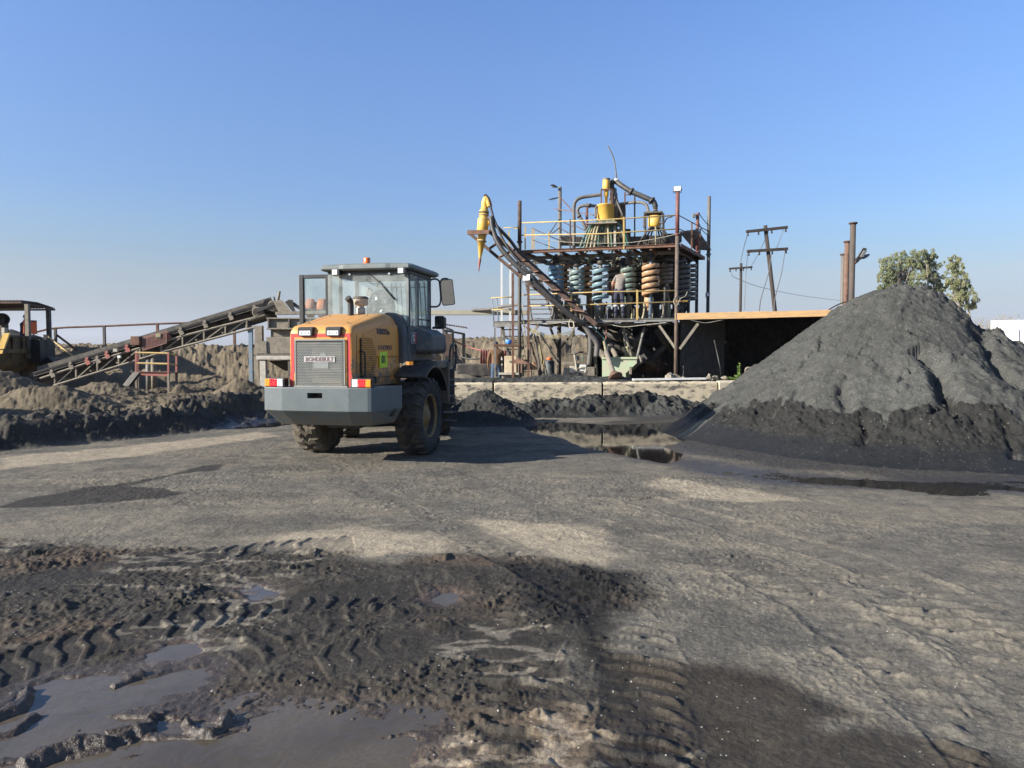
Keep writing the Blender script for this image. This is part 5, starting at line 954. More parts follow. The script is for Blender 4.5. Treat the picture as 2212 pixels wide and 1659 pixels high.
for k in range(26):
    u = 1195 + k * 10.3 + rn.uniform(-3, 3); t = rn.uniform(.5, 2.4); mb = MB(); r = rn.uniform(.02, .05); a = q(u, rn.uniform(648, 662), t); mb.tube(smooth_line([a, Vector((a.x + rn.uniform(-.05, .05), a.y, (a.z + z1_) / 2)), Vector((a.x + rn.uniform(-.12, .12), a.y, z1_ + .03))], 3), r, 8); pp('drain_pipe', mb, ('pipe_grey', 'dusty', 'steel_dark', 'dusty', 'hose_cream')[k % 5])
for k in range(9):
    mb = MB(); a = PL(-4.1 + .44 * k, 1.9 + .2 * (k % 3), z1_ + .25); mb.box(a, (.42, .35, .45 + .3 * (k % 2))); pp('launder_box', mb, 'steel_dark', .03)
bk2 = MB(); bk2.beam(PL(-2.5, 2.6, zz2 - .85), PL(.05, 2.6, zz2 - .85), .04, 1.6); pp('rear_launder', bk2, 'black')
jk = random.Random(4)
for k in range(30):
    mb = MB(); a = PL(jk.uniform(-4.2, -.3), jk.uniform(.6, 2.6), zz2 - jk.uniform(.10, .30)); b = a + PU * jk.uniform(-.7, .7) + PV * jk.uniform(-.5, .5) + Vector((0, 0, jk.uniform(-.12, .12))); mb.tube([a, a.lerp(b, .5) + Vector((0, 0, -.05)), b], jk.uniform(.025, .05), 7); pp('pipe_run', mb, jk.choice(('dusty', 'steel_dark', 'dusty_dark', 'pipe_grey')))

# ------------------------------------------------------------------ feed distributors and pipework on the upper deck
def own(name, mb, m, label, cat, group=None, bevel=0.0): return tag(obj(name, mb, M[m] if isinstance(m, str) else m, bevel=bevel), label, cat, group)
d0 = q(1308, 476, 1.3); ds = thing('feed_distributor', 'bright yellow feed distributor drum with a frame and motor on top and hoses fanning out', 'feed distributor', d0)
def dpart(n, mb, m, bevel=0): return obj(n, mb, M[m], ds, bevel=bevel)
def lp_(u, v, t): return q(u, v, t)
r1 = .285; k_ = 22.9 / 1533
mb = MB(); zt, zb = q(1308, 443, 1.3).z, q(1308, 476.5, 1.3).z; mb.lathe([(0, zt - zb), (r1 + .015, zt - zb), (r1 + .015, zt - zb - .03), (r1, zt - zb - .035), (r1, .02), (r1 - .03, -.02), (.12, -.06), (0, -.06)], Vector((d0.x, d0.y, zb)), ZUP, 32); dpart('drum', mb, 'yellow')
z2, z3, z4, z5 = (q(1308, v, 1.3).z for v in (411, 388.5, 424, 443)); mb = MB(); mb.lathe([(0, z3 - z2), (.12, z3 - z2), (.125, z3 - z2 - .02), (.115, z3 - z2 - .04), (.125, z3 - z2 - .07), (.125, .03), (.11, 0), (0, 0)], Vector((d0.x + .02, d0.y, z2)), ZUP, 24); dpart('head_tank', mb, 'yellow')
mb = MB(); mb.lathe([(.13, 0), (.135, .025), (.13, .05), (0, .05)], Vector((d0.x + .02, d0.y, z3 - .01)), ZUP, 24); dpart('lid', mb, 'steel'); mb = MB(); mb.lathe([(.085, z2 - z4 - .0), (.075, .0), (.05, -.02), (.045, z5 - z4), (0, z5 - z4)], Vector((d0.x + .02, d0.y, z4)), ZUP, 18); dpart('neck', mb, 'yellow')
for sx in (-.16, .20): mb = MB(); mb.beam(Vector((d0.x + sx, d0.y - .10, z5)), Vector((d0.x + sx, d0.y - .10, z2)), .04, .04); dpart('frame_leg', mb, 'rust')
mb = MB(); mb.beam(Vector((d0.x - .16, d0.y - .10, z2)), Vector((d0.x + .20, d0.y - .10, z2)), .05, .05); dpart('frame_top', mb, 'rust')
hm = [('hose_green', -1.30), ('hose_green', -1.08), ('hose_cream', -.92), ('hose_cream', -.78), ('hose_green', -.40), ('hose_green', -.15), ('hose_cream', .10), ('hose_green', .52), ('hose_cream', .75), ('hose_green', .95), ('hose_green', 1.15), ('hose_cream', 1.3), ('hose_cream', -.6), ('hose_green', .3)]
for k, (m, s) in enumerate(hm):
    a = Vector((d0.x + .2 * max(-1, min(1, s)), d0.y - .18, zb)); e = Vector((d0.x + s * .72, d0.y - .35 + .25 * (k % 3), zz2 + .02)); mid = a.lerp(e, .4) + Vector((.10 * s, -.05, .10)); mb = MB(); mb.tube(smooth_line([a, a + Vector((.05 * s, -.03, -.06)), mid, e], 6), .036, 8); own('distributor_hose', mb, m, ('green' if m == 'hose_green' else 'cream') + ' hose fanning down from the bright yellow distributor drum', 'hose', 'hoses fanning out of the yellow distributor')
d1 = q(1414, 490, 1.2); ds2 = thing('feed_distributor', 'smaller yellow feed drum in a black frame near the right end of the upper deck', 'feed distributor', d1); mb = MB(); zt, zb2 = q(1414, 467, 1.2).z, q(1414, 491, 1.2).z
mb.lathe([(0, zt - zb2), (.21, zt - zb2), (.215, .06), (.18, 0), (.1, -.05), (0, -.05)], Vector((d1.x, d1.y, zb2)), ZUP, 26); obj('drum', mb, M['yellow'], ds2); mb = MB(); mb.beam(q(1392, 462, 1.2), q(1432, 460, 1.2), .5, .05); obj('frame_top', mb, M['dusty_dark'], ds2)
for u, t in ((1393, .95), (1394, 1.5), (1432, .95), (1433, 1.5)): mb = MB(); mb.beam(q(u, 461, t), at_z(u, t, zz2 + .03), .05, .05); obj('frame_leg', mb, M['steel_dark'], ds2)
mb = MB(); mb.beam(q(1393, 462, 1.5), q(1393, 490, 1.5), .02, .5); obj('side_plate', mb, M['dusty_dark'], ds2)
for k in range(7):
    s = -.9 + .3 * k; a = Vector((d1.x + .12 * s, d1.y - .15, zb2)); e = Vector((d1.x + s * .75, d1.y - .2 + .2 * (k % 3), zz2 + .02)); mb = MB(); mb.tube(smooth_line([a, a.lerp(e, .35) + Vector((0, -.04, .08)), e], 5), .028, 7); own('distributor_hose', mb, ('hose_cream' if k == 3 else 'steel_dark'), ('yellow cream' if k == 3 else 'dark dusty') + ' hose under the smaller yellow feed drum', 'hose', 'hoses under the smaller feed drum')
mb = MB(); mb.tube(smooth_line([q(1424, 480, 1.0), q(1434, 482, .9), q(1440, 472, .8), q(1452, 468, .7)], 5), .022, 7); own('hose', mb, 'pipe_black', 'black hose looping from the smaller feed drum to the rail', 'hose')
def pipe(pts, r, m, label, t=None, fl=(), n=14, k=7):
    p = [q(*x) for x in pts]; mb = MB(); mb.tube(smooth_line(p, k), r, n)
    for f in fl:
        c = q(*f[0]); d = (q(*f[1]) - c).normalized(); mb.cyl(c - d * .03, c + d * .03, r * 1.55, n)
    return own('pipe', mb, m, label, 'pipe')
pipe([(1240, 536, 1.2), (1240, 480, 1.2), (1240, 447, 1.2), (1245, 433, 1.2), (1257, 426.5, 1.25), (1272, 424, 1.3), (1298, 420.5, 1.35)], .058, 'pipe_grey', 'grey pipe that rises from the upper deck and bends right into the yellow distributor')
pipe([(1266, 496, 1.6), (1258, 478, 1.6), (1251, 466, 1.6), (1248, 455, 1.6), (1251, 448, 1.6), (1260, 444.5, 1.6), (1272, 444, 1.6), (1288, 445.5, 1.6)], .052, 'pipe_grey', 'short bent grey pipe with flanges left of the yellow distributor', fl=(((1274, 444, 1.6), (1280, 444.5, 1.6)), ((1251, 467, 1.6), (1255, 474, 1.6))))
pipe([(1322, 408, 1.5), (1321.5, 398, 1.5), (1324, 392, 1.5), (1331, 392.5, 1.5), (1340, 399, 1.4), (1362, 413, 1.3), (1385, 423, 1.25), (1409, 434, 1.2), (1414, 440, 1.2), (1416, 447, 1.2)], .085, 'pipe_black', 'thick black pipe that slopes from the tower top down to the smaller feed drum', fl=(((1364, 414, 1.3), (1370, 417, 1.3)), ((1408, 433.5, 1.2), (1411, 436, 1.2))))
pipe([(1335, 442, 1.7), (1352, 439, 1.7), (1374, 437, 1.6), (1388, 438, 1.5), (1396, 443, 1.4), (1400, 455, 1.3), (1401, 462, 1.2)], .050, 'pipe_grey', 'grey pipe arching over to the top of the smaller feed drum', fl=(((1370, 437, 1.6), (1376, 437, 1.6)),))
pipe([(1416, 446, 1.2), (1416.5, 460, 1.2)], .045, 'dusty_dark', 'short vertical pipe with flanges above the smaller feed drum', fl=(((1416, 449, 1.2), (1416, 455, 1.2)), ((1416, 454, 1.2), (1416, 460, 1.2))))
pipe([(1287, 470, 1.0), (1286, 452, 1.1), (1292, 444, 1.2), (1299, 443, 1.25)], .04, 'pipe_grey', 'small grey elbow pipe hugging the yellow distributor drum')
mb = MB(); zc, zc2 = q(1325, 407, 1.6).z, q(1325, 448, 1.6).z; o_ = q(1325, 448, 1.6); mb.lathe([(0, zc - zc2), (.10, zc - zc2), (.115, (zc - zc2) * .86), (.10, (zc - zc2) * .84), (.135, (zc - zc2) * .7), (.14, (zc - zc2) * .45), (.155, (zc - zc2) * .43), (.14, (zc - zc2) * .40), (.15, .02), (.19, .0), (.19, -.04), (.16, -.05), (.16, -.45), (0, -.45)], o_, ZUP, 24); own('feed_vessel', mb, 'steel', 'grey upright feed vessel behind the yellow distributor', 'vessel')
mb = MB(); mb.ball(q(1331, 389.5, 1.5), (.11, .08, .06), 14, 8); own('plastic_wrap', mb, 'white', 'white plastic wrapped round the top pipe elbow', 'plastic wrap')
mb = MB(); mb.tube(smooth_line([q(1331, 389, 1.5), q(1331, 377, 1.5), q(1328, 352, 1.5), q(1322, 332, 1.5), q(1313, 315, 1.5)], 6), [.03] * 7 + [.022] * 18, 8); own('whip_antenna', mb, 'pipe_grey', 'thin curved grey hose rising like a whip from the tower top', 'hose')
bar(q(1329, 425, 1.4), q(1346, 466, 1.2), .06, 'steel_dark', 'brace'); mb = MB(); mb.box(q(1338, 465, 1.9), (.35, .3, .75)); own('motor_housing', mb, 'dusty_dark', 'dark box shaped drive housing behind the yellow distributor', 'housing', bevel=.03)
mb = MB(); mb.cyl(q(1344, 476, 1.5), q(1344, 464, 1.5), .07, 14); own('small_drum', mb, 'yellow', 'small yellow canister right of the distributor drum', 'canister')
for k, (u, v, w) in enumerate(((1225, 520, .5), (1250, 522, .4), (1385, 522, .9), (1420, 520, .8), (1450, 516, .6), (1320, 518, .5))): mb = MB(); mb.box(q(u, v, 1.9), (w, .5, .28)); pp('deck_box', mb, 'steel_dark', .02)
for u, v, w, h in ((1305, 512, .7, .75), (1345, 515, .5, .6), (1280, 520, .4, .4)): mb = MB(); mb.box(q(u, v, 2.3), (w, .4, h)); pp('deck_box', mb, 'steel_dark', .03)
# ropes and cables
def cable(pts, r, m, label, name='cable', k=8): mb = MB(); mb.tube(smooth_line([q(*p) for p in pts], k), r, 6); return own(name, mb, m, label, 'cable')
cable([(1155, 512, .0), (1190, 519, -.05), (1240, 524, -.06), (1300, 525.5, -.06), (1360, 524, -.06), (1420, 515, -.05), (1468, 504, -.05)], .010, 'cable', 'white cable sagging along the handrail of the upper deck')
cable([(1125, 697, -.04), (1180, 700, -.05), (1240, 694, -.05), (1300, 697, -.05), (1345, 706, -.05), (1390, 702, -.05), (1440, 697, -.05)], .012, 'cable', 'pale cable strung along the lower deck beam')
for k, dv in enumerate((0, 3, 6, 9)): cable([(1130, 703, .1), (1160, 715 + dv, 0), (1190, 724 + dv * .7, -.02), (1212, 720 + dv, 0), (1240, 714 + dv, .15)], .013, 'hose_cream', ('uppermost', 'second', 'third', 'lowest')[k] + ' of the pale hoses slung under the left of the lower deck', 'hose')
cable([(1232, 691, -.05), (1229, 700, -.06), (1232, 708, -.08), (1240, 706, -.08), (1238, 694, -.05)], .016, 'tan_clean', 'pinkish loop of hose hanging from the lower deck edge', 'hose')
cable([(1308, 700, .05), (1310, 720, .05), (1307, 745, .0), (1309, 760, .0)], .018, 'red', 'dark red rope hanging below the lower deck', 'rope'); cable([(1278, 703, .1), (1294, 720, .05), (1306, 735, 0), (1312, 765, 0)], .03, 'hose_green', 'green hose running down to the leaning pipe', 'hose')
cable([(1124, 655, -.08), (1130, 690, -.1), (1135, 730, -.1), (1130, 770, -.1), (1124, 782, -.1), (1128, 745, -.1), (1132, 715, -.1)], .016, 'hose_cream', 'cream hose coiled round the left front post', 'hose'); cable([(1460, 640, -.07), (1455, 652, -.1), (1462, 660, -.1), (1470, 645, -.1), (1480, 640, -.05), (1485, 630, 0)], .010, 'cable', 'loose wire tied round the right front post', 'wire')

# ------------------------------------------------------------------ cyclone on its inclined boom
bo_t = thing('inclined_boom', 'rusty inclined ladder boom rising from the lower deck to the yellow cyclone', 'boom', q(1240, 700, -.5))
def bpart(n, mb, m): return obj(n, mb, M[m], bo_t)
mb = MB(); mb.channel(q(1056, 498, -.75), q(1288, 702, -.35), .05, .14, .012); bpart('upper_chord', mb, 'rust_dark'); mb = MB(); mb.channel(q(1013, 503, -.25), q(1125, 598, -.2), .05, .10, .012); bpart('lower_chord', mb, 'rust_dark'); mb = MB(); mb.channel(q(1125, 597, -.2), q(1242, 692, -.1), .05, .10, .012); bpart('lower_chord', mb, 'rust_dark')
ua, ub, lo1, lo2 = (1056, 498), (1288, 702), (1046, 527), (1242, 692)
for f in (.06, .17, .28, .40, .50, .60, .71, .83): mb = MB(); mb.beam(q(lo1[0] + (lo2[0] - lo1[0]) * f, lo1[1] + (lo2[1] - lo1[1]) * f, -.18), q(ua[0] + (ub[0] - ua[0]) * (f + .07), ua[1] + (ub[1] - ua[1]) * (f + .03), -.70), .11, .03); bpart('cross_member', mb, 'rust')
mb = MB(); mb.channel(q(1010, 502, -.85), q(1057, 501, -.85), .06, .13); bpart('end_beam', mb, 'rust'); mb = MB(); mb.channel(q(1010, 503, -.25), q(1056, 502, -.25), .06, .12); bpart('end_beam', mb, 'rust_dark')
for u, v, t in ((1108, 590, -.3), (1141.5, 615, -.35)): mb = MB(); mb.channel(q(u, v, t), at_z(u, t, .15), .075, .07); bpart('leg', mb, 'rust')
mb = MB(); mb.channel(q(1109, 781, -.3), q(1141, 781, -.35), .03, .13); bpart('leg_tie', mb, 'rust')
bl = [q(1061, 468, -.66), q(1066, 500, -.72), q(1085, 540, -.80), q(1130, 588, -.80), q(1180, 636, -.72), q(1240, 687, -.55), q(1262, 700, -.40)]
mb = MB(); mb.tube(smooth_line(bl, 6), .085, 12); own('rising_pipe', mb, 'pipe_black', 'black pipe lying along the inclined rusty boom', 'pipe')
mb = MB(); mb.tube(smooth_line([q(1046, 424, -.6), q(1049, 421, -.6), q(1056, 432, -.6), q(1062, 455, -.6), q(1070, 480, -.65), q(1100, 540, -.72), q(1160, 606, -.70), q(1242, 692, -.45)], 6), .038, 8); own('thin_hose', mb, 'pipe_black', 'thin black hose arching over the yellow cyclone and down the boom', 'hose')
for f, (u, v) in enumerate(((1110, 567), (1152, 610), (1188, 643), (1228, 677))): pass
cy0 = q(1041, 497, -.55); cyt = thing('hydrocyclone', 'yellow cone shaped hydrocyclone with red tip hanging at the end of the rusty boom', 'hydrocyclone', cy0)
def cyp(u, v): return q(u, v, -.55)
ax0, ax1 = cyp(1036.5, 560), cyp(1047, 445); axd = (ax1 - ax0).normalized(); mb = MB(); L_ = (ax1 - ax0).length
def hl(v): return (cyp(1036.5 + (560 - v) * .091, v) - ax0).dot(axd)
mb.lathe([(.028, hl(560)), (.05, hl(554)), (.125, hl(523)), (.15, hl(523)), (.15, hl(519)), (.13, hl(518)), (.165, hl(500)), (.185, hl(497)), (.185, hl(474)), (.165, hl(471)), (.12, hl(469)), (.16, hl(466)), (.16, hl(462)), (.12, hl(461)), (.12, hl(459)), (.155, hl(457)), (.15, hl(454)), (.115, hl(453)), (.11, hl(440))], ax0, axd, 28); mb.tube(smooth_line([ax0 + axd * hl(444), ax0 + axd * hl(436), ax0 + axd * hl(430) + PU * .05, cyp(1056, 440), cyp(1058, 446)], 5), [.11, .112, .115, .115, .115, .11, .11, .11, .11, .11, .105, .10, .10, .10, .10, .10, .10, .09, .09, .09, .09], 18)
obj('body', mb, M['yellow'], cyt); mb = MB(); mb.tube([ax0 + axd * .02, ax0 - axd * .10, ax0 - axd * .28, ax0 - axd * .40], [.05, .045, .02, .014], 12); obj('tip', mb, M['red'], cyt)
for v in (459, 465, 521): mb = MB(); mb.lathe([(.13, -.012), (.168, -.012), (.168, .012), (.13, .012)], ax0 + axd * hl(v), axd, 24); obj('clamp_ring', mb, M['steel'], cyt)
mb = MB(); mb.cyl(cyp(1045, 482), cyp(1062, 480), .085, 14); mb.cyl(cyp(1059, 481), cyp(1061, 481), .12, 14); obj('inlet', mb, M['yellow'], cyt)
mb = MB(); mb.tube(smooth_line([q(1062, 481, -.5), q(1072, 488, -.45), q(1100, 517, -.4), q(1122, 545, -.3), q(1170, 590, -.2), q(1245, 655, .1)], 5), .055, 10); own('feed_pipe', mb, 'pipe_black', 'dark feed pipe leading from the yellow cyclone along the boom', 'pipe')
mb = MB(); mb.tube(smooth_line([q(1255, 690, -.4), q(1266, 708, -.3), q(1276, 724, -.25), q(1285, 733, -.2), q(1290, 745, -.15), q(1288, 770, -.1)], 5), .085, 12); own('down_pipe', mb, 'pipe_grey', 'dusty pipe bending down below the lower deck at the boom foot', 'pipe')

# ------------------------------------------------------------------ floodlights
def flood(u, v, t, w, h, face, label, m_l='lamp_glass', bracket=None):
    c = q(u, v, t); f = Vector(face).normalized(); root = thing('floodlight', label, 'floodlight', c, 'floodlights on the plant'); x = ZUP.cross(f).normalized(); y = f.cross(x); mb = MB()
    mb.loft([[c + x * a * w / 2 + y * b * h / 2 + f * .03 for a, b in ((-1, -1), (1, -1), (1, 1), (-1, 1))], [c + x * a * w * .42 + y * b * h * .42 - f * .05 for a, b in ((-1, -1), (1, -1), (1, 1), (-1, 1))]]); obj('housing', mb, M['lamp_body'], root, bevel=.01)
    g = MB(); g.loft([[c + x * a * w * .43 + y * b * h * .42 + f * .036 for a, b in ((-1, -1), (1, -1), (1, 1), (-1, 1))], [c + x * a * w * .43 + y * b * h * .42 + f * .028 for a, b in ((-1, -1), (1, -1), (1, 1), (-1, 1))]]); obj('lens', g, M[m_l], root)
    s = MB(); s.tube([c + x * w * .52 + y * 0, c + x * w * .52 - y * h * .7, c - x * w * .52 - y * h * .7, c - x * w * .52], .012, 6, smooth=False); obj('bracket', s, M['lamp_body'], root); return root
M['lit'] = mat('sunlit_lamp_lens', (.85, .85, .84), None, rough=.1, spec=1.0)
flood(1463.5, 408, -.03, .24, .17, (-.35, -1, .15), 'square floodlight on top of the red post at the right of the upper deck'); flood(1138, 600, -.85, .27, .22, (-.5, -1, .25), 'white faced floodlight on the rusty boom leg', 'lit'); flood(1530.5, 703, 3.9, .12, .16, (.6, -1, -.1), 'small floodlight low on the far right pole', 'lit') if False else flood(1529, 636, 3.9, .16, .14, (.4, -1, -.2), 'small white floodlight low on the far right pole', 'lit')
def street_lamp(a, b, w, label, parent=None):
    a, b = Vector(a), Vector(b); mb = MB(); d = (b - a); L = d.length; d.normalize(); x = d.cross(ZUP).normalized(); y = x.cross(d); rings = [[a + d * L * f + x * w * k * .5 * s + y * h * .5 * s for k, h in ((-1, -.03), (-.8, -.045), (.8, -.045), (1, -.03), (1, .03), (.7, .05), (-.7, .05), (-1, .03))] for f, s in ((0, .45), (.15, .7), (.4, 1), (.85, 1), (1, .7))]
    mb.loft(rings); o = tag(obj('street_lamp', mb, M['lamp_body']), label, 'lamp', 'street lamp heads on pipe posts'); g = MB(); mid = a.lerp(b, .65) - y * .048; g.loft([[mid + d * i * L * .22 + x * j * w * .36 - y * e for i, j in ((-1, -1), (1, -1), (1, 1), (-1, 1))] for e in (0, .006)]); obj('lens', g, M['lamp_glass'], o); return o
street_lamp(q(1206, 427, 3.0), q(1187.5, 431, 2.6), .16, 'dark lamp head jutting left from the grey pipe post, lower of two'); street_lamp(q(1204, 405, 3.1), q(1191, 399, 2.9), .14, 'dark lamp head tilted up at the tip of the grey pipe post')
mb = MB(); mb.box(q(1499, 466, 3.2), (.10, .10, .14)); own('junction_box', mb, 'steel', 'small grey box on top of the rear right post', 'box', bevel=.01)
# ------------------------------------------------------------------ people (one skinned surface each; clothes are colours of that surface, hair and headwear are children)
def person(label, loc, rz, J, B, mats, extra=None, name='person'):
    root_ = thing(name, label, 'person', loc, rz=rz); me = bpy.data.meshes.new('body'); keys = list(J); idx = {k: i for i, k in enumerate(keys)}
    me.from_pydata([J[k][:3] for k in keys], [(idx[a], idx[b]) for a, b, _ in B], []); o = bpy.data.objects.new('body', me); COL.objects.link(o)
    sk = o.modifiers.new('skin', 'SKIN'); sk.use_smooth_shade = True; sk.branch_smoothing = .3
    for k in keys:
        d = me.skin_vertices[0].data[idx[k]]; r = J[k][3]; d.radius = r if isinstance(r, tuple) else (r, r); d.use_root = (k == 'pelvis')
    sb = o.modifiers.new('sub', 'SUBSURF'); sb.levels = 2; sb.render_levels = 2
    bpy.context.view_layer.update(); dg = bpy.context.evaluated_depsgraph_get(); nm = bpy.data.meshes.new_from_object(o.evaluated_get(dg)); bpy.data.objects.remove(o); bpy.data.meshes.remove(me)
    nm.materials.clear(); names = []
    for _, _, m in B:
        for mm in (m if isinstance(m, tuple) else (m,)):
            if isinstance(mm, str) and mm not in names: names.append(mm)
    for n_ in names: nm.materials.append(M[mats[n_]])
    segs = [(Vector(J[a][:3]), Vector(J[b][:3]), m) for a, b, m in B]
    for p in nm.polygons:
        best = 1e9; pick = names[0]; c = p.center
        for a, b, m in segs:
            e = b - a; t = max(0, min(1, (c - a).dot(e) / max(e.length_squared, 1e-9))); d = (c - a - e * t).length
            if d < best: best = d; pick = (m[0] if t < m[2] else m[1]) if isinstance(m, tuple) else m
        p.material_index = names.index(pick); p.use_smooth = True
    b = bpy.data.objects.new('body', nm); link(b, root_); WLOC[b.name] = Vector((0, 0, 0))
    for nme, mb, m in (extra or []): obj(nme, mb, M[m], root_, True)
    return root_
def hand_joints(J, B, side, wr, palm, d, sp_, curl):
    """palm and five separate fingers; d = pointing direction, sp_ = spread axis"""
    p = Vector(palm); d = Vector(d).normalized(); sp_ = Vector(sp_).normalized(); J['palm' + side] = (*p, .030); B.append((wr, 'palm' + side, 'skin'))
    for k, (o, l) in enumerate(((-.026, .062), (-.009, .074), (.009, .070), (.026, .056))):
        a = p + sp_ * o + d * .035; b = a + d * l * .5 + Vector(curl) * .3 * l; c = b + d * l * .35 + Vector(curl) * .8 * l
        J['f%d%sa' % (k, side)] = (*a, .010); J['f%d%sb' % (k, side)] = (*b, .009); J['f%d%sc' % (k, side)] = (*c, .008); B += [('palm' + side, 'f%d%sa' % (k, side), 'skin'), ('f%d%sa' % (k, side), 'f%d%sb' % (k, side), 'skin'), ('f%d%sb' % (k, side), 'f%d%sc' % (k, side), 'skin')]
    a = p - sp_ * .038; b = a - sp_ * .015 + d * .03; J['th%sa' % side] = (*a, .011); J['th%sb' % side] = (*b, .009); B += [('palm' + side, 'th%sa' % side, 'skin'), ('th%sa' % side, 'th%sb' % side, 'skin')]
M['skin_light'] = mat('sunburnt_skin', (.42, .22, .15), None, rough=.6); M['skin_dark'] = mat('brown_skin', (.14, .075, .05), None, rough=.6); M['shirt'] = mat('grey_tee_shirt', (.25, .215, .19), (.21, .18, .16), 12, rough=.9); M['trousers'] = mat('navy_work_trousers', (.035, .04, .07), (.05, .05, .07), 10, rough=.9); M['reflect'] = mat('reflective_band', (.55, .55, .55), None, rough=.4)
M['hair'] = mat('short_brown_hair', (.06, .035, .022), (.04, .025, .018), 30, rough=.9); M['navy'] = mat('dark_navy_jacket', (.018, .02, .035), (.03, .03, .045), 10, rough=.9); M['brown_jacket'] = mat('brown_canvas_jacket', (.20, .115, .06), (.15, .085, .05), 9, rough=.9, bump=.2); M['jeans'] = mat('blue_jeans', (.075, .115, .18), (.05, .08, .13), 10, rough=.9); M['glove'] = mat('lime_work_glove', (.30, .58, .22), None, rough=.8); M['mask_w'] = mat('white_dust_mask', (.78, .76, .76), None, rough=.8); M['cap'] = mat('dark_blue_cap', (.03, .045, .09), None, rough=.9); M['boot'] = mat('dusty_black_boot', (.035, .03, .027), (.1, .085, .07), 9, rough=.9)
# worker on the lower deck, seen from behind, bending to look into a spiral
J = dict(pelvis=(0, 0, .93, (.165, .12)), waist=(.0, .03, 1.06, (.155, .115)), chest=(.03, .09, 1.26, (.185, .125)), upper=(.07, .14, 1.40, (.17, .11)), neck=(.13, .20, 1.48, .055), head=(.17, .27, 1.57, (.080, .092)), crown=(.18, .30, 1.65, (.072, .085)),
         shL=(-.10, .12, 1.40, .065), elL=(-.235, .07, 1.13, .046), wrL=(-.24, .14, .90, .030), shR=(.235, .15, 1.37, .065), elR=(.285, .22, 1.12, .046), wrR=(.25, .34, .92, .030),
         hipL=(-.10, 0, .88, .098), knL=(-.105, .03, .50, .066), anL=(-.11, -.02, .10, .048), toL=(-.12, .14, .04, .042), hipR=(.10, 0, .88, .098), knR=(.115, .02, .50, .066), anR=(.13, -.03, .10, .048), toR=(.15, .13, .04, .042))
B = [('pelvis', 'waist', 'shirt'), ('waist', 'chest', 'shirt'), ('chest', 'upper', 'shirt'), ('upper', 'neck', 'skin'), ('neck', 'head', 'skin'), ('head', 'crown', 'hair'), ('upper', 'shL', 'shirt'), ('shL', 'elL', ('shirt', 'skin', .62)), ('elL', 'wrL', 'skin'), ('upper', 'shR', 'shirt'), ('shR', 'elR', ('shirt', 'skin', .62)), ('elR', 'wrR', 'skin'),
     ('pelvis', 'hipL', 'trousers'), ('hipL', 'knL', 'trousers'), ('knL', 'anL', 'trousers'), ('anL', 'toL', 'boot'), ('pelvis', 'hipR', 'trousers'), ('hipR', 'knR', 'trousers'), ('knR', 'anR', 'trousers'), ('anR', 'toR', 'boot')]
hand_joints(J, B, 'L', 'wrL', (-.235, .16, .82), (0, .2, -1), (0, 1, 0), (.0, .3, 0)); hand_joints(J, B, 'R', 'wrR', (.235, .37, .85), (0, .3, -1), (0, 1, 0), (-.2, .3, 0))
hair = MB(); hair.ball((.172, .27, 1.615), (.088, .098, .085), 16, 10)
hair.v = [v if v[2] > 1.555 else (v[0], v[1], 1.555) for v in hair.v]; ears = MB(); ears.ball((.255, .285, 1.575), (.012, .025, .034), 8, 6); ear2 = MB(); ear2.ball((.085, .275, 1.575), (.012, .025, .034), 8, 6)
bands = []
for s, x in ((-1, -.108), (1, .122)): b_ = MB(); b_.lathe([(.072, -.03), (.077, -.03), (.077, .03), (.072, .03)], (x, .015, .44), ZUP, 16); bands.append(('reflective_band', b_, 'reflect'))
wl_ = q(1337, 690, .42); wl_.z = z1_ + .05
person('man in grey t-shirt and navy trousers leaning over a spiral on the lower deck', wl_, R(-14), J, B, dict(shirt='shirt', skin='skin_light', hair='hair', trousers='trousers', boot='boot'), [('hair', hair, 'hair'), ('ear', ears, 'skin_light'), ('ear', ear2, 'skin_light')] + bands)
# worker in a brown jacket behind the left post, seen from behind
def stand(lean=0.0, jac='jacket'):
    J = dict(pelvis=(0, 0, .92, (.17, .125)), waist=(0, .01, 1.06, (.18, .14)), chest=(0, .02 + lean, 1.28, (.21, .15)), upper=(0, .03 + lean, 1.42, (.19, .12)), neck=(0, .05 + lean, 1.50, .058), head=(0, .09 + lean * 1.3, 1.60, (.078, .092)), crown=(0, .09 + lean * 1.3, 1.69, (.07, .082)),
             shL=(-.20, .02 + lean, 1.39, .075), elL=(-.27, .03, 1.13, .058), wrL=(-.26, .12, .90, .040), shR=(.20, .02 + lean, 1.39, .075), elR=(.28, .03, 1.13, .058), wrR=(.27, .12, .90, .040), hipL=(-.10, 0, .86, .10), knL=(-.11, .02, .48, .07), anL=(-.11, -.02, .10, .05), toL=(-.12, .13, .04, .042), hipR=(.10, 0, .86, .10), knR=(.11, .02, .48, .07), anR=(.11, -.02, .10, .05), toR=(.12, .13, .04, .042))
    B = [('pelvis', 'waist', 'jacket'), ('waist', 'chest', 'jacket'), ('chest', 'upper', 'jacket'), ('upper', 'neck', 'skin'), ('neck', 'head', 'skin'), ('head', 'crown', 'skin'), ('upper', 'shL', 'jacket'), ('shL', 'elL', 'jacket'), ('elL', 'wrL', 'jacket'), ('upper', 'shR', 'jacket'), ('shR', 'elR', 'jacket'), ('elR', 'wrR', 'jacket'),
         ('pelvis', 'hipL', 'jeans'), ('hipL', 'knL', 'jeans'), ('knL', 'anL', 'jeans'), ('anL', 'toL', 'boot'), ('pelvis', 'hipR', 'jeans'), ('hipR', 'knR', 'jeans'), ('knR', 'anR', 'jeans'), ('anR', 'toR', 'boot')]
    return J, B
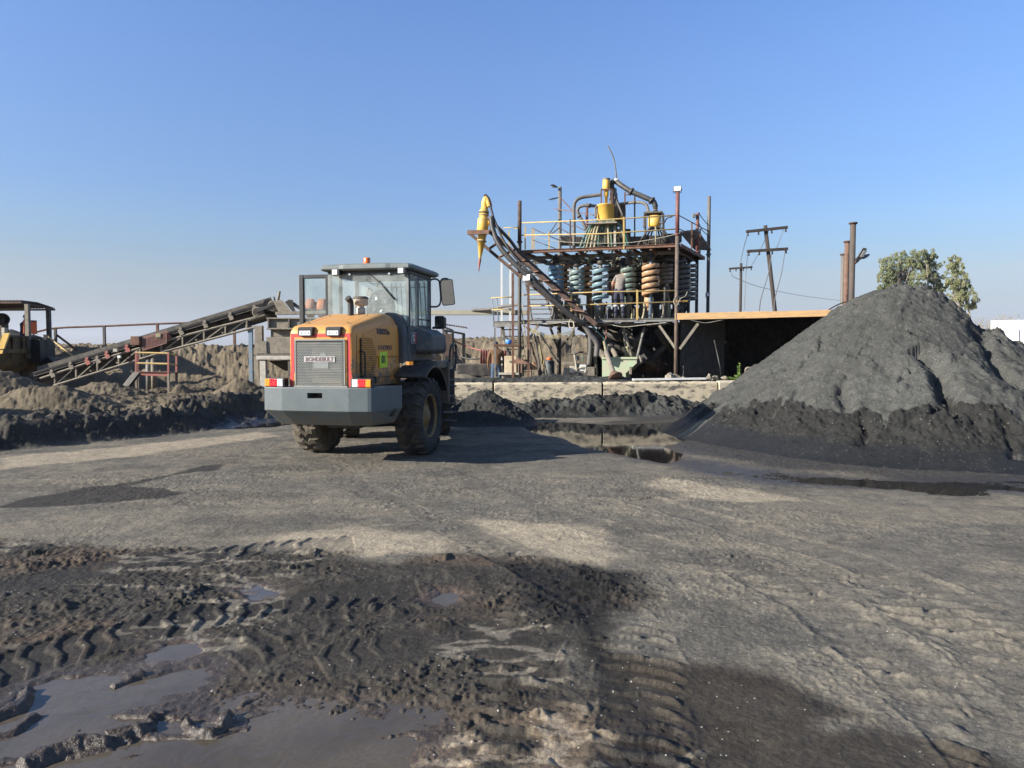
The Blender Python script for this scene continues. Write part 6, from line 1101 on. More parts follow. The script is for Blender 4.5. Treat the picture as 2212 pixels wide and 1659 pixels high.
J, B = stand(); hand_joints(J, B, 'L', 'wrL', (-.25, .15, .82), (0, .2, -1), (0, 1, 0), (0, .3, 0)); hand_joints(J, B, 'R', 'wrR', (.26, .15, .82), (0, .2, -1), (0, 1, 0), (0, .3, 0))
cp = MB(); cp.ball((0, .09, 1.66), (.092, .105, .085), 14, 8); cp.v = [v if v[2] > 1.63 else (v[0], v[1], 1.63) for v in cp.v]
pj = W(1072, 800, 24.2); person('person in brown jacket, blue jeans and dark cap beside the red skip', Vector((pj.x, pj.y, hz(pj.x, pj.y))), R(10), J, B, dict(jacket='brown_jacket', skin='skin_dark', jeans='jeans', boot='boot'), [('cap', cp, 'cap')])
# worker on the left feed platform, side on, gloved hands at an orange box
J, B = stand(.02); J['elL'] = (-.24, .12, 1.12, .055); J['wrL'] = (-.18, .30, 1.02, .036); J['elR'] = (.25, .12, 1.12, .055); J['wrR'] = (.20, .30, 1.02, .036)
hand_joints(J, B, 'L', 'wrL', (-.16, .37, 1.0), (0, 1, -.2), (1, 0, 0), (0, 0, -.3)); hand_joints(J, B, 'R', 'wrR', (.18, .37, 1.0), (0, 1, -.2), (1, 0, 0), (0, 0, -.3))
B = [(a, b, 'glove' if m == 'skin' and ('palm' in a + b) or a.startswith(('f0', 'f1', 'f2', 'f3', 'th')) else m) for a, b, m in B]
be = MB(); be.ball((0, .10, 1.68), (.095, .105, .10), 14, 8); be.v = [v if v[2] > 1.64 else (v[0], v[1], 1.64) for v in be.v]; mk = MB(); mk.ball((0, .175, 1.575), (.055, .035, .05), 12, 8); no = MB(); no.ball((0, .185, 1.61), (.012, .014, .018), 8, 6)
eyes = []
for s in (-1, 1): e_ = MB(); e_.ball((s * .03, .170, 1.625), (.012, .008, .007), 8, 6); eyes.append(('eye', e_, 'black'))
pw = W(51, 724, 29.0); FEED_Z = pw.z - .93
person('worker in navy clothes, black beanie and white mask on the feed platform', Vector((pw.x, pw.y, FEED_Z)), R(-80), J, B, dict(jacket='navy', skin='skin_dark', jeans='navy', boot='boot', glove='glove'), [('beanie', be, 'black'), ('face_mask', mk, 'mask_w'), ('nose', no, 'skin_dark')] + eyes)

# ------------------------------------------------------------------ left: feed bin, canopy, conveyor, hopper
def C3(x, y, Y): return W(.1133 * x, 630.4 + .1133 * y, Y)
def C4(x, y, Y): return W(.29 * x, 608.4 + .29 * y, Y)
M['bin_y'] = mat('rusty_yellow_bin_paint_in_shade', (.17, .105, .028), (.05, .033, .024), 3.2, .42, .62, dust=.3, rough=.7, bump=.15); M['iron'] = mat('dark_corrugated_iron', (.055, .042, .038), (.10, .065, .05), 4, rough=.8)  # rusty bin yellow darkened to hold the shade of its broad face
cn = thing('canopy', 'open shelter with a dark corrugated roof on thin posts over the feed platform', 'canopy', W(104, 790, 28.6))
ra, rb, rc_, rd_ = W(47, 649.5, 27.7), W(118, 665.5, 30.2), W(-75, 666.5, 30.2), W(-170, 651, 27.7); mb = MB(); N = 60; rg = []
for i in range(N + 1):
    f = i / N; w_ = .03 * (i % 2); a = ra.lerp(rd_, f); b = rb.lerp(rc_, f); m2 = a.lerp(b, .5) + Vector((0, 0, .07)); rg.append([a + Vector((0, 0, w_)), m2 + Vector((0, 0, w_)), b + Vector((0, 0, w_)), b + Vector((0, 0, w_ - .03)), m2 + Vector((0, 0, w_ - .03)), a + Vector((0, 0, w_ - .03))])
mb.loft(rg); obj('roof', mb, M['iron'], cn)
for a, b in ((rb, rc_), (ra, rd_), (rb, ra)): mb = MB(); mb.beam(a - Vector((0, 0, .07)), b - Vector((0, 0, .07)), .05, .07); obj('roof_beam', mb, M['rust_dark'], cn)
def vpost(p, zb, w, m, par): mb = MB(); mb.beam(Vector((p.x, p.y, zb)), p, w, w); return obj('post', mb, M[m], par)
vpost(W(58.8, 657, 27.6), FEED_Z, .14, 'dusty', cn); vpost(W(104.5, 666, 29.7), .3, .14, 'steel_dark', cn); vpost(W(-20, 660, 30.5), FEED_Z, .14, 'dusty', cn)
mb = MB(); mb.beam(W(-60, 672, 29.9), W(58, 666.5, 29.9), .06, .10); obj('tie_beam', mb, M['dusty'], cn)
fp = thing('feed_platform', 'dark steel feed platform and stair behind the yellow bin', 'platform', W(60, 735, 29.2)); mb = MB(); p = W(20, 740, 29.2); mb.box((p.x - .5, 29.4, FEED_Z - .06), (5.4, 2.2, .10)); obj('deck', mb, M['steel_dark'], fp)
for u in (-40, 30, 100): mb = MB(); p = W(u, 740, 28.8); mb.beam(Vector((p.x, 29.0, .2)), Vector((p.x, 29.0, FEED_Z - .1)), .16, .16); obj('leg', mb, M['steel_dark'], fp)
for a, b, m, w in ((C3(880, 815, 28), C3(880, 1290, 28), 'black', .14), (C3(990, 910, 28.5), C3(1010, 1300, 28.5), 'black', .10), (C3(890, 830, 28), C3(1480, 1300, 27.5), 'yellow_rail', .05), (C3(1085, 825, 30), C3(1470, 1115, 30), 'bin_y', .07), (C3(1165, 1060, 29), C3(1310, 1165, 29), 'yellow_rail', .09), (C3(745, 1130, 28), C3(910, 1130, 28), 'black', .9), (C3(700, 1340, 28), C3(1080, 1340, 28), 'steel_dark', .25), (C3(930, 1270, 27.8), C3(1080, 1400, 27.6), 'black', .22), (C3(760, 915, 28.3), C3(900, 915, 28.3), 'steel_dark', .08), (C3(800, 1050, 28.3), C3(880, 1045, 28.3), 'steel', .2)): mb = MB(); mb.beam(a, b, w, w); obj('member', mb, M[m], fp)
# yellow bin: tapered box turned to the right so its broad face is in shade
bn_ = thing('feed_bin', 'rusty yellow ribbed feed bin with a sloping left lip below the canopy', 'bin', W(45, 815, 27.2)); X0, X1 = C3(130, 845, 26.0), C3(745, 860, 28.6); zt_ = X0.z; X1.z = zt_; dv = (X1 - X0); dv.z = 0; ux = dv.normalized(); uy = Vector((-ux.y, ux.x, 0)); LW = dv.length
def bn_p(s, n, z): return X0 + ux * s * LW + uy * n + Vector((0, 0, z - zt_))
z1b, z2b, z3b = C3(400, 1130, 27.2).z, C3(400, 1390, 27.2).z, C3(400, 1610, 27.2).z
mb = MB(); mb.loft([[bn_p(s, n, z) for s, n in ((s0, n0), (s1, n0), (s1, n1), (s0, n1))] for z, s0, s1, n0, n1 in ((zt_, 0, 1, 0, 2.0), (z1b, -.20, .99, .0, 2.0), (z2b, -.18, .86, .1, 1.8), (z3b, .10, .48, .5, 1.3))], True); obj('shell', mb, M['bin_y'], bn_, bevel=.01)
for s in (.12, .42, .72): mb = MB(); mb.beam(bn_p(s, -.05, zt_ - .03), bn_p(s * .97, -.05, z1b), .10, .10); obj('rib', mb, M['bin_y'], bn_); mb = MB(); mb.beam(bn_p(s * .97, -.03, z1b), bn_p(.12 + s * .42, .42, z3b + .1), .10, .10); obj('rib', mb, M['bin_y'], bn_)
mb = MB(); mb.beam(bn_p(-.2, -.06, z1b), bn_p(.99, -.06, z1b), .12, .16); obj('band', mb, M['bin_y'], bn_); mb = MB(); mb.beam(bn_p(0, -.03, zt_), bn_p(1.0, -.03, zt_), .10, .08); obj('rim', mb, M['rust_dark'], bn_)
mb = MB(); mb.loft([[bn_p(-.01, -.1, zt_ + .12), bn_p(.03, -.1, zt_ + .12), bn_p(.03, .1, zt_ + .1), bn_p(-.01, .1, zt_ + .1)], [bn_p(-.24, -.1, z1b - .1), bn_p(-.20, -.1, z1b - .1), bn_p(-.20, .1, z1b - .1), bn_p(-.24, .1, z1b - .1)]]); obj('lip', mb, M['yellow'], bn_)  # lip in brighter yellow, its sunlight put into the paint
ob = W(65, 708, 28.7); mb = MB(); mb.box(ob, (.46, .34, .50), Matrix.Rotation(R(35), 3, 'Z')); bx_ = own('control_box', mb, 'orange', 'bright orange control box beside the masked worker', 'box', bevel=.015); mb = MB(); mb.box(ob + Vector((.17, -.05, .27)), (.16, .2, .05)); obj('box_cap', mb, M['black'], bx_)
for s in (-.12, .14): mb = MB(); mb.cyl(Vector((ob.x + s, ob.y, FEED_Z)), ob + Vector((s, 0, -.24)), .025, 8); obj('leg', mb, M['steel'], bx_)
du = thing('drive_unit', 'dark round drive motor on a dusty pedestal at the far left under the canopy', 'motor', W(4, 712, 29.9)); mb = MB(); c = W(4, 690, 29.9); mb.cyl(c + Vector((-.5, .2, 0)), c + Vector((.14, -.15, 0)), .26, 18); obj('motor', mb, M['black'], du); mb = MB(); mb.lathe([(.18, 0), (.24, .03), (.24, .10), (.18, .12)], c + Vector((.12, -.12, 0)), (.85, -.5, 0), 18); obj('pulley', mb, M['steel_dark'], du); mb = MB(); mb.box(W(0, 712, 29.9), (.5, .4, .9)); obj('pedestal', mb, M['dusty_dark'], du, bevel=.05); mb = MB(); mb.box(W(9, 717, 29.8), (.16, .2, .35)); obj('guard_plate', mb, M['tan_clean'], du)
# railing along the top of the bank
rl = thing('bank_railing', 'long rusty pipe railing along the top of the earth bank', 'railing', W(225, 752, 32.6)); mb = MB(); mb.tube(smooth_line([W(70, 720, 32.2), W(119, 709, 32.4), W(225, 704.5, 32.6), (W(340, 699.5, 32.8)), W(418, 697, 33), W(480, 695, 33.2), W(570, 692, 33.4)], 4), .045, 8); obj('top_rail', mb, M['rust'], rl)
for u, v in ((119.5, 709), (225, 704.5), (340, 699.5), (506, 694)): p = W(u, v, 32.6); mb = MB(); mb.beam(Vector((p.x, p.y, hz(p.x, p.y) - .5)), p, .10, .10); obj('rail_post', mb, M['steel_dark' if u < 300 else 'rust'], rl)
# conveyor
cv = thing('conveyor', 'long inclined belt conveyor on a dusty lattice frame rising to the hopper', 'conveyor', W(320, 820, 26))
YC = 25.6; YF = 26.5
def cpart(n, mb, m, bevel=0): return obj(n, mb, M[m], cv, bevel=bevel)
bl_a, bl_b = C4(235, 697, YC), C4(2010, 158, YC)
def bl_(f, dz=0.0, Y=YC): p = bl_a.lerp(bl_b, f); return Vector((p.x, Y, p.z + dz))
mb = MB(); prf = [(YC, .09), (YC + .22, 0), (YC + .68, 0), (YF, .09), (YF, .045), (YC + .68, -.035), (YC + .22, -.035), (YC, .045)]
mb.loft([[Vector((bl_(f).x, y, bl_(f).z + h)) for y, h in prf] for f in np.linspace(0, 1, 9)]); cpart('belt', mb, 'rubber'); mb = MB(); mb.beam(bl_(.0, -.10, YC + .45), bl_(1.0, -.14, YC + .45), .8, .03, (0, 1, 0)); cpart('return_belt', mb, 'dusty_dark')
mb = MB(); mb.channel(bl_(.01, -.03, YC - .02), bl_(.99, -.03, YC - .02), .04, .09, flip=-1); cpart('belt_skirt', mb, 'steel_dark')
for Y in (YC, YF):
    up_ = [C4(300, 722, Y), C4(660, 603, Y), C4(1380, 400, Y), C4(1920, 262, Y)]; dn_ = [C4(400, 775, Y), C4(940, 610, Y), C4(1240, 516, Y), C4(1900, 340, Y)]
    mb = MB(); mb.tube(up_, .045, 6, smooth=False); cpart('upper_chord', mb, 'dusty'); mb = MB(); mb.tube(dn_, .045, 6, smooth=False); cpart('lower_chord', mb, 'dusty')
    def on(l, x):
        for a, b in zip(l, l[1:]):
            if a.x <= x <= b.x: return a.lerp(b, (x - a.x) / (b.x - a.x))
        return l[0] if x < l[0].x else l[-1]
    xs = np.linspace(dn_[0].x + .05, up_[-1].x - .4, 10)
    for k, x in enumerate(xs):
        a, b = on(up_, x), on(dn_, x); mb = MB(); mb.beam(a, b, .05, .05); cpart('strut', mb, 'dusty')
        if k < 9: mb = MB(); mb.beam(on(up_, xs[k + 1]), b, .04, .04); cpart('diagonal', mb, 'dusty' if k % 2 else 'steel_dark')
for k, x in enumerate(np.linspace(dn_[0].x, up_[-1].x, 9)): mb = MB(); a, b = on(dn_, x), on(dn_, x); a = Vector((a.x, YC, a.z)); b = Vector((b.x, YF, b.z)); mb.beam(a, b, .05, .05); cpart('cross_bar', mb, 'dusty')
for k, (x, y) in enumerate(((385, 672), (525, 612), (648, 578), (725, 568), (795, 532), (945, 484), (1075, 440), (1250, 392), (1345, 356), (1525, 304), (1715, 244), (1895, 192))):
    red = k in (2, 4, 5, 7); c = C4(x, y, YC - .06); mb = MB(); mb.loft([[c + Vector(p) for p in ((-.10, 0, -.02), (.07, 0, -.02), (.12, 0, -.16), (-.02, 0, -.22))], [c + Vector(p) for p in ((-.10, .06, -.02), (.07, .06, -.02), (.12, .06, -.16), (-.02, .06, -.22))]]); mb.cyl(c + Vector((0, -.03, .03)), c + Vector((0, .14, .03)), .055, 10); cpart('idler', mb, 'red' if red else 'dusty')
mb = MB(); mb.box(C4(1018, 440, YC - .12), (.32, .25, .32)); cpart('drive_cover', mb, 'rust', .02); g = MB(); a, b = C4(1062, 470, YC - .15), C4(1238, 415, YC - .15); gm = mat('red_mesh_guard', (.34, .13, .11), (.22, .15, .12), 14, .4, .6, rough=.7)
for k in range(19): f = k / 18; p = a.lerp(b, f); g.beam(p + Vector((0, 0, -.2)), p + Vector((0, 0, .24)), .03 if k in (0, 18) else .012, .012)
for k in range(9): o_ = Vector((0, 0, -.2 + .44 * k / 8)); g.beam(a + o_, b + o_, .012, .03 if k in (0, 8) else .012)
cpart('mesh_guard', g, gm)
for x, y, w, m in ((862, 512, .16, 'cable'), (1182, 402, .18, 'hose_cream'), (890, 560, .12, 'white')): mb = MB(); mb.box(C4(x, y, YC - .15), (w, .08, w * .75)); cpart('switch_box', mb, m, .01)
for x, y, r in ((1915, 226, .19), (2035, 180, .20)):
    c = C4(x, y, YC - .1); mb = MB(); mb.cyl(c, c + Vector((0, .45, 0)), r, 18); 
    for k in range(3): mb.lathe([(r * (.9 - k * .25), 0), (r * (.8 - k * .25), -.03)], c, (0, 1, 0), 18)
    cpart('motor', mb, 'dusty', .01)
mb = MB(); mb.beam(C4(1900, 225, YC - .15), C4(2040, 165, YC - .15), .03, .10); cpart('drive_belt', mb, 'rubber'); mb = MB(); mb.cyl(C4(2005, 175, YC), C4(2005, 175, YF), .22, 18); cpart('head_pulley', mb, 'steel_dark'); mb = MB(); mb.cyl(C4(250, 712, YC), C4(250, 712, YF), .16, 18); cpart('tail_pulley', mb, 'steel_dark'); mb = MB(); mb.beam(C4(1880, 290, YC - .05), C4(2000, 250, YC - .05), .8, .06); cpart('motor_tray', mb, 'dusty_dark')
for x0_, y0_, x1_, y1_, w, m in ((1868, 335, 1872, 735, .13, 'blue'), (1925, 330, 1935, 735, .15, 'dusty'), (1105, 560, 1108, 745, .17, 'steel'), (1142, 560, 1146, 750, .17, 'dusty'), (1840, 330, 1872, 400, .10, 'dusty')):
    a = C4(x0_, y0_, YC + .1); mb = MB(); b = C4(x1_, y1_, YC + .1); b.z = min(b.z, hz(b.x, b.y) + .0) if y1_ > 600 else b.z; (mb.cyl(a, b, w / 2 * 1.1, 12) if 1000 < x0_ < 1200 else mb.beam(a, b, w, w)); cpart('leg', mb, m)
mb = MB(); mb.beam(C4(1880, 480, YC + .1), C4(1930, 480, YC + .1), .05, .12); cpart('leg_tie', mb, 'steel_dark')
for x, y0_, y1_ in ((650, 690, 730), (680, 700, 760), (780, 680, 760)): mb = MB(); mb.tube(smooth_line([C4(x - 60, y0_ - 40, YC + .3), C4(x, y0_, YC + .3), C4(x + 40, y1_, YC + .3)], 4), .02, 6); cpart('hanging_cable', mb, 'steel_dark')
# small red and yellow service stand
sv = thing('service_stand', 'small red and yellow railed service stand in front of the conveyor', 'stand', W(330, 800, 24.6)); Y = 24.6
for x, y0_, y1_, dy, m in ((1015, 525, 760, 0, 'red'), (1255, 530, 812, 0, 'red'), (1315, 548, 780, .7, 'red'), (1027, 530, 760, .7, 'red')): a = C4(x, y0_, Y + dy); b = C4(x, 690, Y + dy); g_ = C4(x, y1_, Y + dy); mb = MB(); mb.beam(a, b, .06, .06); obj('post', mb, M['red'], sv); mb = MB(); mb.beam(b, Vector((b.x, b.y, min(g_.z, hz(b.x, b.y)) - .1)), .07, .07); obj('leg', mb, M['dusty'], sv)
for pts, m in (([C4(1012, 528, Y), C4(1258, 534, Y), C4(1318, 550, Y + .7)], 'yellow_rail'), ([C4(1018, 607, Y), C4(1258, 612, Y), C4(1318, 622, Y + .7)], 'yellow_rail')): mb = MB(); mb.tube(pts, .035, 6, smooth=False); obj('rail', mb, M[m], sv)
mb = MB(); mb.channel(C4(1035, 684, Y), C4(1262, 689, Y), .06, .14, flip=-1); obj('deck_edge', mb, M['red'], sv); mb = MB(); a, b = C4(1035, 680, Y), C4(1262, 685, Y); mb.loft([[a, b, b + Vector((0, .8, 0)), a + Vector((0, .8, 0))], [p + Vector((0, 0, .03)) for p in (a, b, b + Vector((0, .8, 0)), a + Vector((0, .8, 0)))]]); obj('deck', mb, M['steel_dark'], sv)
mb = MB(); mb.channel(C4(1020, 680, Y - .1), C4(908, 822, Y - .6), .35, .08); obj('stair', mb, M['steel_dark'], sv)
# hopper under the conveyor head
def Z2(x, y, Y): return W(541.9 + .1466 * x, 608.3 + .1466 * y, Y)
hp = thing('hopper', 'big dust caked steel hopper with a ribbed upper box behind the loader', 'hopper', W(620, 815, 25.0))
def slab(name, x0_, y0_, x1_, y1_, Y, dep, m, bev=.015):
    a, b = Z2(x0_, y0_, Y), Z2(x1_, y1_, Y); mb = MB(); mb.box(((a.x + b.x) / 2, Y + dep / 2, (a.z + b.z) / 2), (abs(b.x - a.x), dep, abs(a.z - b.z))); return obj(name, mb, M[m], hp, bevel=bev)
slab('upper_box', 240, 545, 1250, 690, 24.6, 2.2, 'dusty'); slab('rim', 225, 530, 1270, 552, 24.5, 2.4, 'dusty'); slab('waist_band', 225, 683, 1250, 706, 24.5, 2.3, 'dusty'); slab('middle_box', 290, 710, 1250, 815, 24.75, 2.0, 'dusty')
for x in (245, 548, 860): slab('rib', x, 552, x + 26, 684, 24.5, .12, 'dusty_dark', .005)
slab('lower_box', 222, 815, 1150, 1060, 24.55, 1.8, 'dusty'); slab('support_beam', 80, 1092, 1200, 1152, 24.35, .25, 'tan_clean'); slab('support_beam', 80, 1060, 1200, 1090, 24.5, 2.0, 'dusty_dark')
for x in (185, 600, 1050): a = Z2(x, 1150, 24.5); mb = MB(); mb.beam(a, Vector((a.x, a.y, .0)), .20, .20); obj('leg', mb, M['tan_clean' if x < 200 else 'dusty_dark'], hp)
a = Z2(60, 640, 24.7); mb = MB(); mb.beam(Z2(120, 650, 24.7), Z2(125, 1090, 24.7), .26, .2); obj('column', mb, M['dusty'], hp); mb = MB(); mb.beam(Z2(85, 1100, 24.6), Z2(95, 1440, 24.6), .15, .15); obj('column', mb, M['dusty'], hp)
mb = MB(); a, b = Z2(250, 1165, 24.8), Z2(900, 1165, 24.8); c = Z2(520, 1320, 24.8); mb.loft([[a, b, b + Vector((0, 1.6, 0)), a + Vector((0, 1.6, 0))], [Vector((c.x - .2, 25.3, c.z)), Vector((c.x + .3, 25.3, c.z)), Vector((c.x + .3, 25.8, c.z)), Vector((c.x - .2, 25.8, c.z))]]); obj('cone', mb, M['steel_dark'], hp)
mb = MB(); mb.loft([[Z2(x, y, YY) for x, y in ((330, 300), (430, 265), (480, 290), (600, 445), (560, 470), (400, 440))] for YY in (25.3, 26.2)]); obj('head_chute', mb, M['dusty'], hp); mb = MB(); mb.loft([[Z2(x, y, YY) for x, y in ((500, 300), (560, 265), (620, 270), (625, 330), (660, 440), (610, 440))] for YY in (25.2, 25.7)]); obj('chute_flap', mb, M['rubber'], hp)
mb = MB(); mb.tube(smooth_line([Z2(620, 320, 25.3), Z2(690, 370, 25.3), Z2(800, 415, 25.3), Z2(1000, 435, 25.3), Z2(1180, 440, 25.3)], 4), .06, 8); obj('hose', mb, M['pipe_black'], hp); mb = MB(); mb.cyl(Z2(422, 140, 25.6), Z2(400, 290, 25.6), .05, 8); obj('bar', mb, M['dusty'], hp); mb = MB(); mb.cyl(Z2(335, 222, 25.6), Z2(355, 275, 25.6), .03, 6); obj('bar', mb, M['steel_dark'], hp)
mb = MB(); mb.beam(Z2(380, 470, 25.0), Z2(1200, 450, 25.0), .3, .10); obj('walkway', mb, M['dusty'], hp); mb = MB(); mb.loft([[Z2(x, y, YY) for x, y in ((150, 880), (215, 870), (235, 1050), (100, 1060))] for YY in (24.5, 25.5)]); obj('spill_plate', mb, M['dusty'], hp)
for k, (x0_, x1_) in enumerate(((835, 925), (1005, 1112))): mb = MB(); a, b = Z2(x0_, 392, 25.7), Z2(x1_, 392, 25.7); mb.cyl(a, b, .34, 22); own('drum', mb, mat('orange_drum_%d' % k, (.62, .22, .10), (.5, .2, .1), 5, dust=.4, rough=.5), ('left' if k == 0 else 'right') + ' one of two orange drums lying on the hopper walkway', 'drum', bevel=.02)
mb = MB(); mb.box(Z2(965, 395, 25.8), (.45, .4, .45)); own('rag_bundle', mb, 'dusty', 'dusty bundle wedged between the two orange drums', 'bundle', bevel=.08)
# ------------------------------------------------------------------ open shed right of the tower
M['fascia'] = mat('weathered_orange_fascia', (.53, .315, .135), (.36, .245, .13), 5, .44, .64, rough=.7, bump=.15, stretch=(.6, .6, 3)); M['shed_dark'] = mat('dark_shed_iron', (.045, .043, .040), (.07, .065, .058), 5, rough=.85)  # near-black base for all shed walls
sh = thing('open_shed', 'low open fronted shed with an orange fascia and black interior beside the tower', 'shed', PL(2.5, 2.5, .2))
def spart(n, mb, m, bevel=0): return obj(n, mb, M[m], sh, bevel=bevel)
ZF = q(1454, 684, 0).z; mb = MB(); mb.beam(PL(-.12, -.03, ZF), PL(2.6, -.03, ZF + .02), .05, .20); spart('fascia', mb, 'fascia', .004); mb = MB(); mb.beam(PL(2.6, -.028, ZF + .02), PL(5.6, -.028, ZF + .05), .05, .185); spart('fascia', mb, 'fascia', .004)
mb = MB(); rg = []
for i in range(61): s = -.1 + 5.7 * i / 60; rg.append([PL(s, .0, ZF + .06 + .02 * (i % 2)), PL(s, 6.0, ZF + .30 + .02 * (i % 2)), PL(s, 6.0, ZF + .28 + .02 * (i % 2)), PL(s, .0, ZF + .04 + .02 * (i % 2))])
mb.loft(rg); spart('roof', mb, 'iron')
def corr(a, b, z0, z1, n, m, nm):
    a, b = Vector(a), Vector(b); d = (b - a).normalized(); nn = Vector((-d.y, d.x, 0)); rg = []
    for i in range(n + 1): p = a.lerp(b, i / n) + nn * (.022 * (i % 2)); rg.append([Vector((p.x, p.y, z0)), Vector((p.x, p.y, z1)), Vector((p.x, p.y, z1)) + nn * .01, Vector((p.x, p.y, z0)) + nn * .01])
    mb = MB(); mb.loft(rg); return spart(nm, mb, m)
corr(PL(.06, .12, 0), PL(1.35, 1.9, 0), .1, ZF - .02, 40, 'shed_dark', 'side_wall'); corr(PL(.06, 1.0, 0), PL(.06, 6.0, 0), .1, ZF - .02, 60, 'shed_dark', 'side_wall'); corr(PL(.0, 6.0, 0), PL(5.6, 6.0, 0), .1, ZF + .26, 90, 'shed_dark', 'back_wall'); corr(PL(5.6, 0.2, 0), PL(5.6, 6.0, 0), .1, ZF + .02, 60, 'shed_dark', 'side_wall')
mb = MB(); mb.cyl(PL(5.5, .05, .1), PL(5.5, .05, ZF - .1), .06, 12); spart('post', mb, 'steel_dark'); mb = MB(); mb.tube([q(1543, 735, .5), q(1555, 790, .45), q(1558, 812, .4)], .02, 6); own('leaning_rod', mb, 'black', 'thin black rod leaning inside the shed entrance', 'rod'); mb = MB(); mb.tube(smooth_line([q(1476, 790, .1), q(1477, 805, .1), q(1474, 818, .1)], 3), .02, 6); own('hose_end', mb, 'black', 'short black hose hanging by the thick shed post', 'hose')
mb = MB(); mb.tube(smooth_line([q(1490, 691, -.01), q(1512, 696, .02), q(1530, 697, .02), q(1565, 690, .0)], 4), .012, 6); own('wire', mb, 'steel', 'loose wire sagging under the orange fascia', 'wire')
# ------------------------------------------------------------------ under and beside the tower: tank, pumps, skip and clutter
def Z7(x, y, t): return q(1271.9 + .125 * x, 685.7 + .125 * y, t)
tk = thing('sump_tank', 'pale green open steel tank with a chamfered end under the tower', 'tank', Z7(520, 1000, .4)); P_ = [(230, 1060), (640, 1060), (640, 965), (745, 870), (832, 792), (832, 695), (230, 690)]; mb = MB(); mb.loft([[Z7(x, y, .35) for x, y in P_], [Z7(x, y, .35) + PV * 1.3 for x, y in P_]]); obj('shell', mb, M['green'], tk, bevel=.01)
mb = MB(); mb.beam(Z7(222, 702, .32), Z7(840, 702, .32), .05, .07); obj('rim', mb, M['green'], tk); mb = MB(); mb.beam(Z7(718, 850, .30), Z7(720, 980, .30), .07, .07); obj('stiffener', mb, M['dusty'], tk); mb = MB(); mb.beam(Z7(870, 660, .32), Z7(905, 760, .32), .06, .05); obj('bracket', mb, M['dusty'], tk); mb = MB(); mb.beam(Z7(838, 700, .45), Z7(905, 790, .45), .04, .5); obj('end_plate', mb, M['steel_dark'], tk)
def mpipe(pts, r, m, label, cat='pipe', name='pipe', n=12): mb = MB(); mb.tube(smooth_line(pts, 5), r, n); return own(name, mb, m, label, cat)
mpipe([Z7(262, 420, -2.6), Z7(280, 500, -3.0), Z7(296, 596, -3.2)], .035, 'hose_cream', 'cream hose end feeding the leaning pipe'); lp2 = thing('leaning_pipe', 'dusty pipe leaning on a flanged rusty foot beside the block wall', 'pipe', Z7(450, 1050, -2.2)); pa, pb = Z7(300, 590, -3.2), Z7(442, 1000, -3.95); mb = MB(); mb.cyl(pb, pa, .066, 16); obj('shaft', mb, M['dusty'], lp2)
ad = (pa - pb).normalized(); mb = MB(); mb.lathe([(.0, -.10), (.19, -.10), (.20, -.07), (.12, -.04), (.11, -.01), (.13, 0), (.13, .025), (.09, .03), (.085, .09), (0, .09)], pb, (ad + Vector((-.25, .1, .3))).normalized(), 22); obj('flanged_foot', mb, M['rust'], lp2)
mpipe([Z7(330, 500, .9), Z7(400, 560, .8), Z7(450, 620, .75), Z7(475, 690, .7)], .085, 'dusty', 'fat dusty elbow pipe dropping into the green tank'); mpipe([Z7(0, 350, .6), Z7(80, 420, .6), Z7(190, 470, .8)], .09, 'dusty_dark', 'upper of two fat dusty pipes left of the green tank'); mpipe([Z7(20, 545, .5), Z7(120, 570, .5), Z7(210, 610, .5), Z7(270, 680, .5)], .10, 'dusty', 'lower of two fat dusty pipes left of the green tank')
for x0_, y0_, x1_, y1_, m, l in ((605, 140, 650, 690, 'dusty', 'left upright pipe standing in the green tank'), (640, 320, 745, 690, 'dusty', 'slanting middle pipe standing in the green tank'), (660, 500, 705, 660, 'hose_cream', 'orange cream pipe between two others in the green tank'), (962, 170, 838, 690, 'steel', 'right slanting pipe reaching from the deck into the green tank')): mpipe([Z7(x0_, y0_, .5), Z7(x1_, y1_, .6)], .045, m, l)
for k, (x, y, w, h, m, l) in enumerate(((1020, 722, .62, .22, 'rust', 'rusty crate in the dark behind the green tank'), (1090, 800, .5, .5, 'rust_dark', 'dark rusty box in the shade right of the green tank'))): mb = MB(); mb.box(Z7(x, y, 2.0), (w, .4, h)); own('crate', mb, m, l, 'crate', bevel=.02)
def Z6(x, y, t): return q(1050.7 + .125 * x, 685.7 + .125 * y, t)
pu = thing('pump_set', 'cluster of pale dusty slurry pumps and valves left of the green tank', 'pumps', Z6(1600, 1040, .6))
for x, y, r, l in ((1450, 980, .26, .5), (1640, 980, .24, .5), (1530, 930, .17, .6), (1720, 900, .15, .5)): c = Z6(x, y, .5); mb = MB(); mb.cyl(c, c + PV * l, r, 18); mb.lathe([(r * .55, 0), (r * .5, -.06), (r * .35, -.12), (0, -.12)], c, -PV, 16); obj('pump_casing', mb, M['tan_clean' if r > .2 else 'dusty'], pu, bevel=.02)
for x, y, w, h, m in ((1500, 895, .42, .22, 'tan_clean'), (1660, 890, .38, .28, 'white'), (1385, 980, .35, .45, 'dusty'), (1440, 795, .75, .10, 'dusty'), (1620, 830, .6, .14, 'dusty'), (1700, 1000, .7, .30, 'dusty_dark'), (1560, 700, .25, .16, 'steel'), (1800, 960, .4, .4, 'dusty')): mb = MB(); mb.box(Z6(x, y, .55), (w * .6, .35, h)); obj('mount', mb, M[m], pu, bevel=.015)
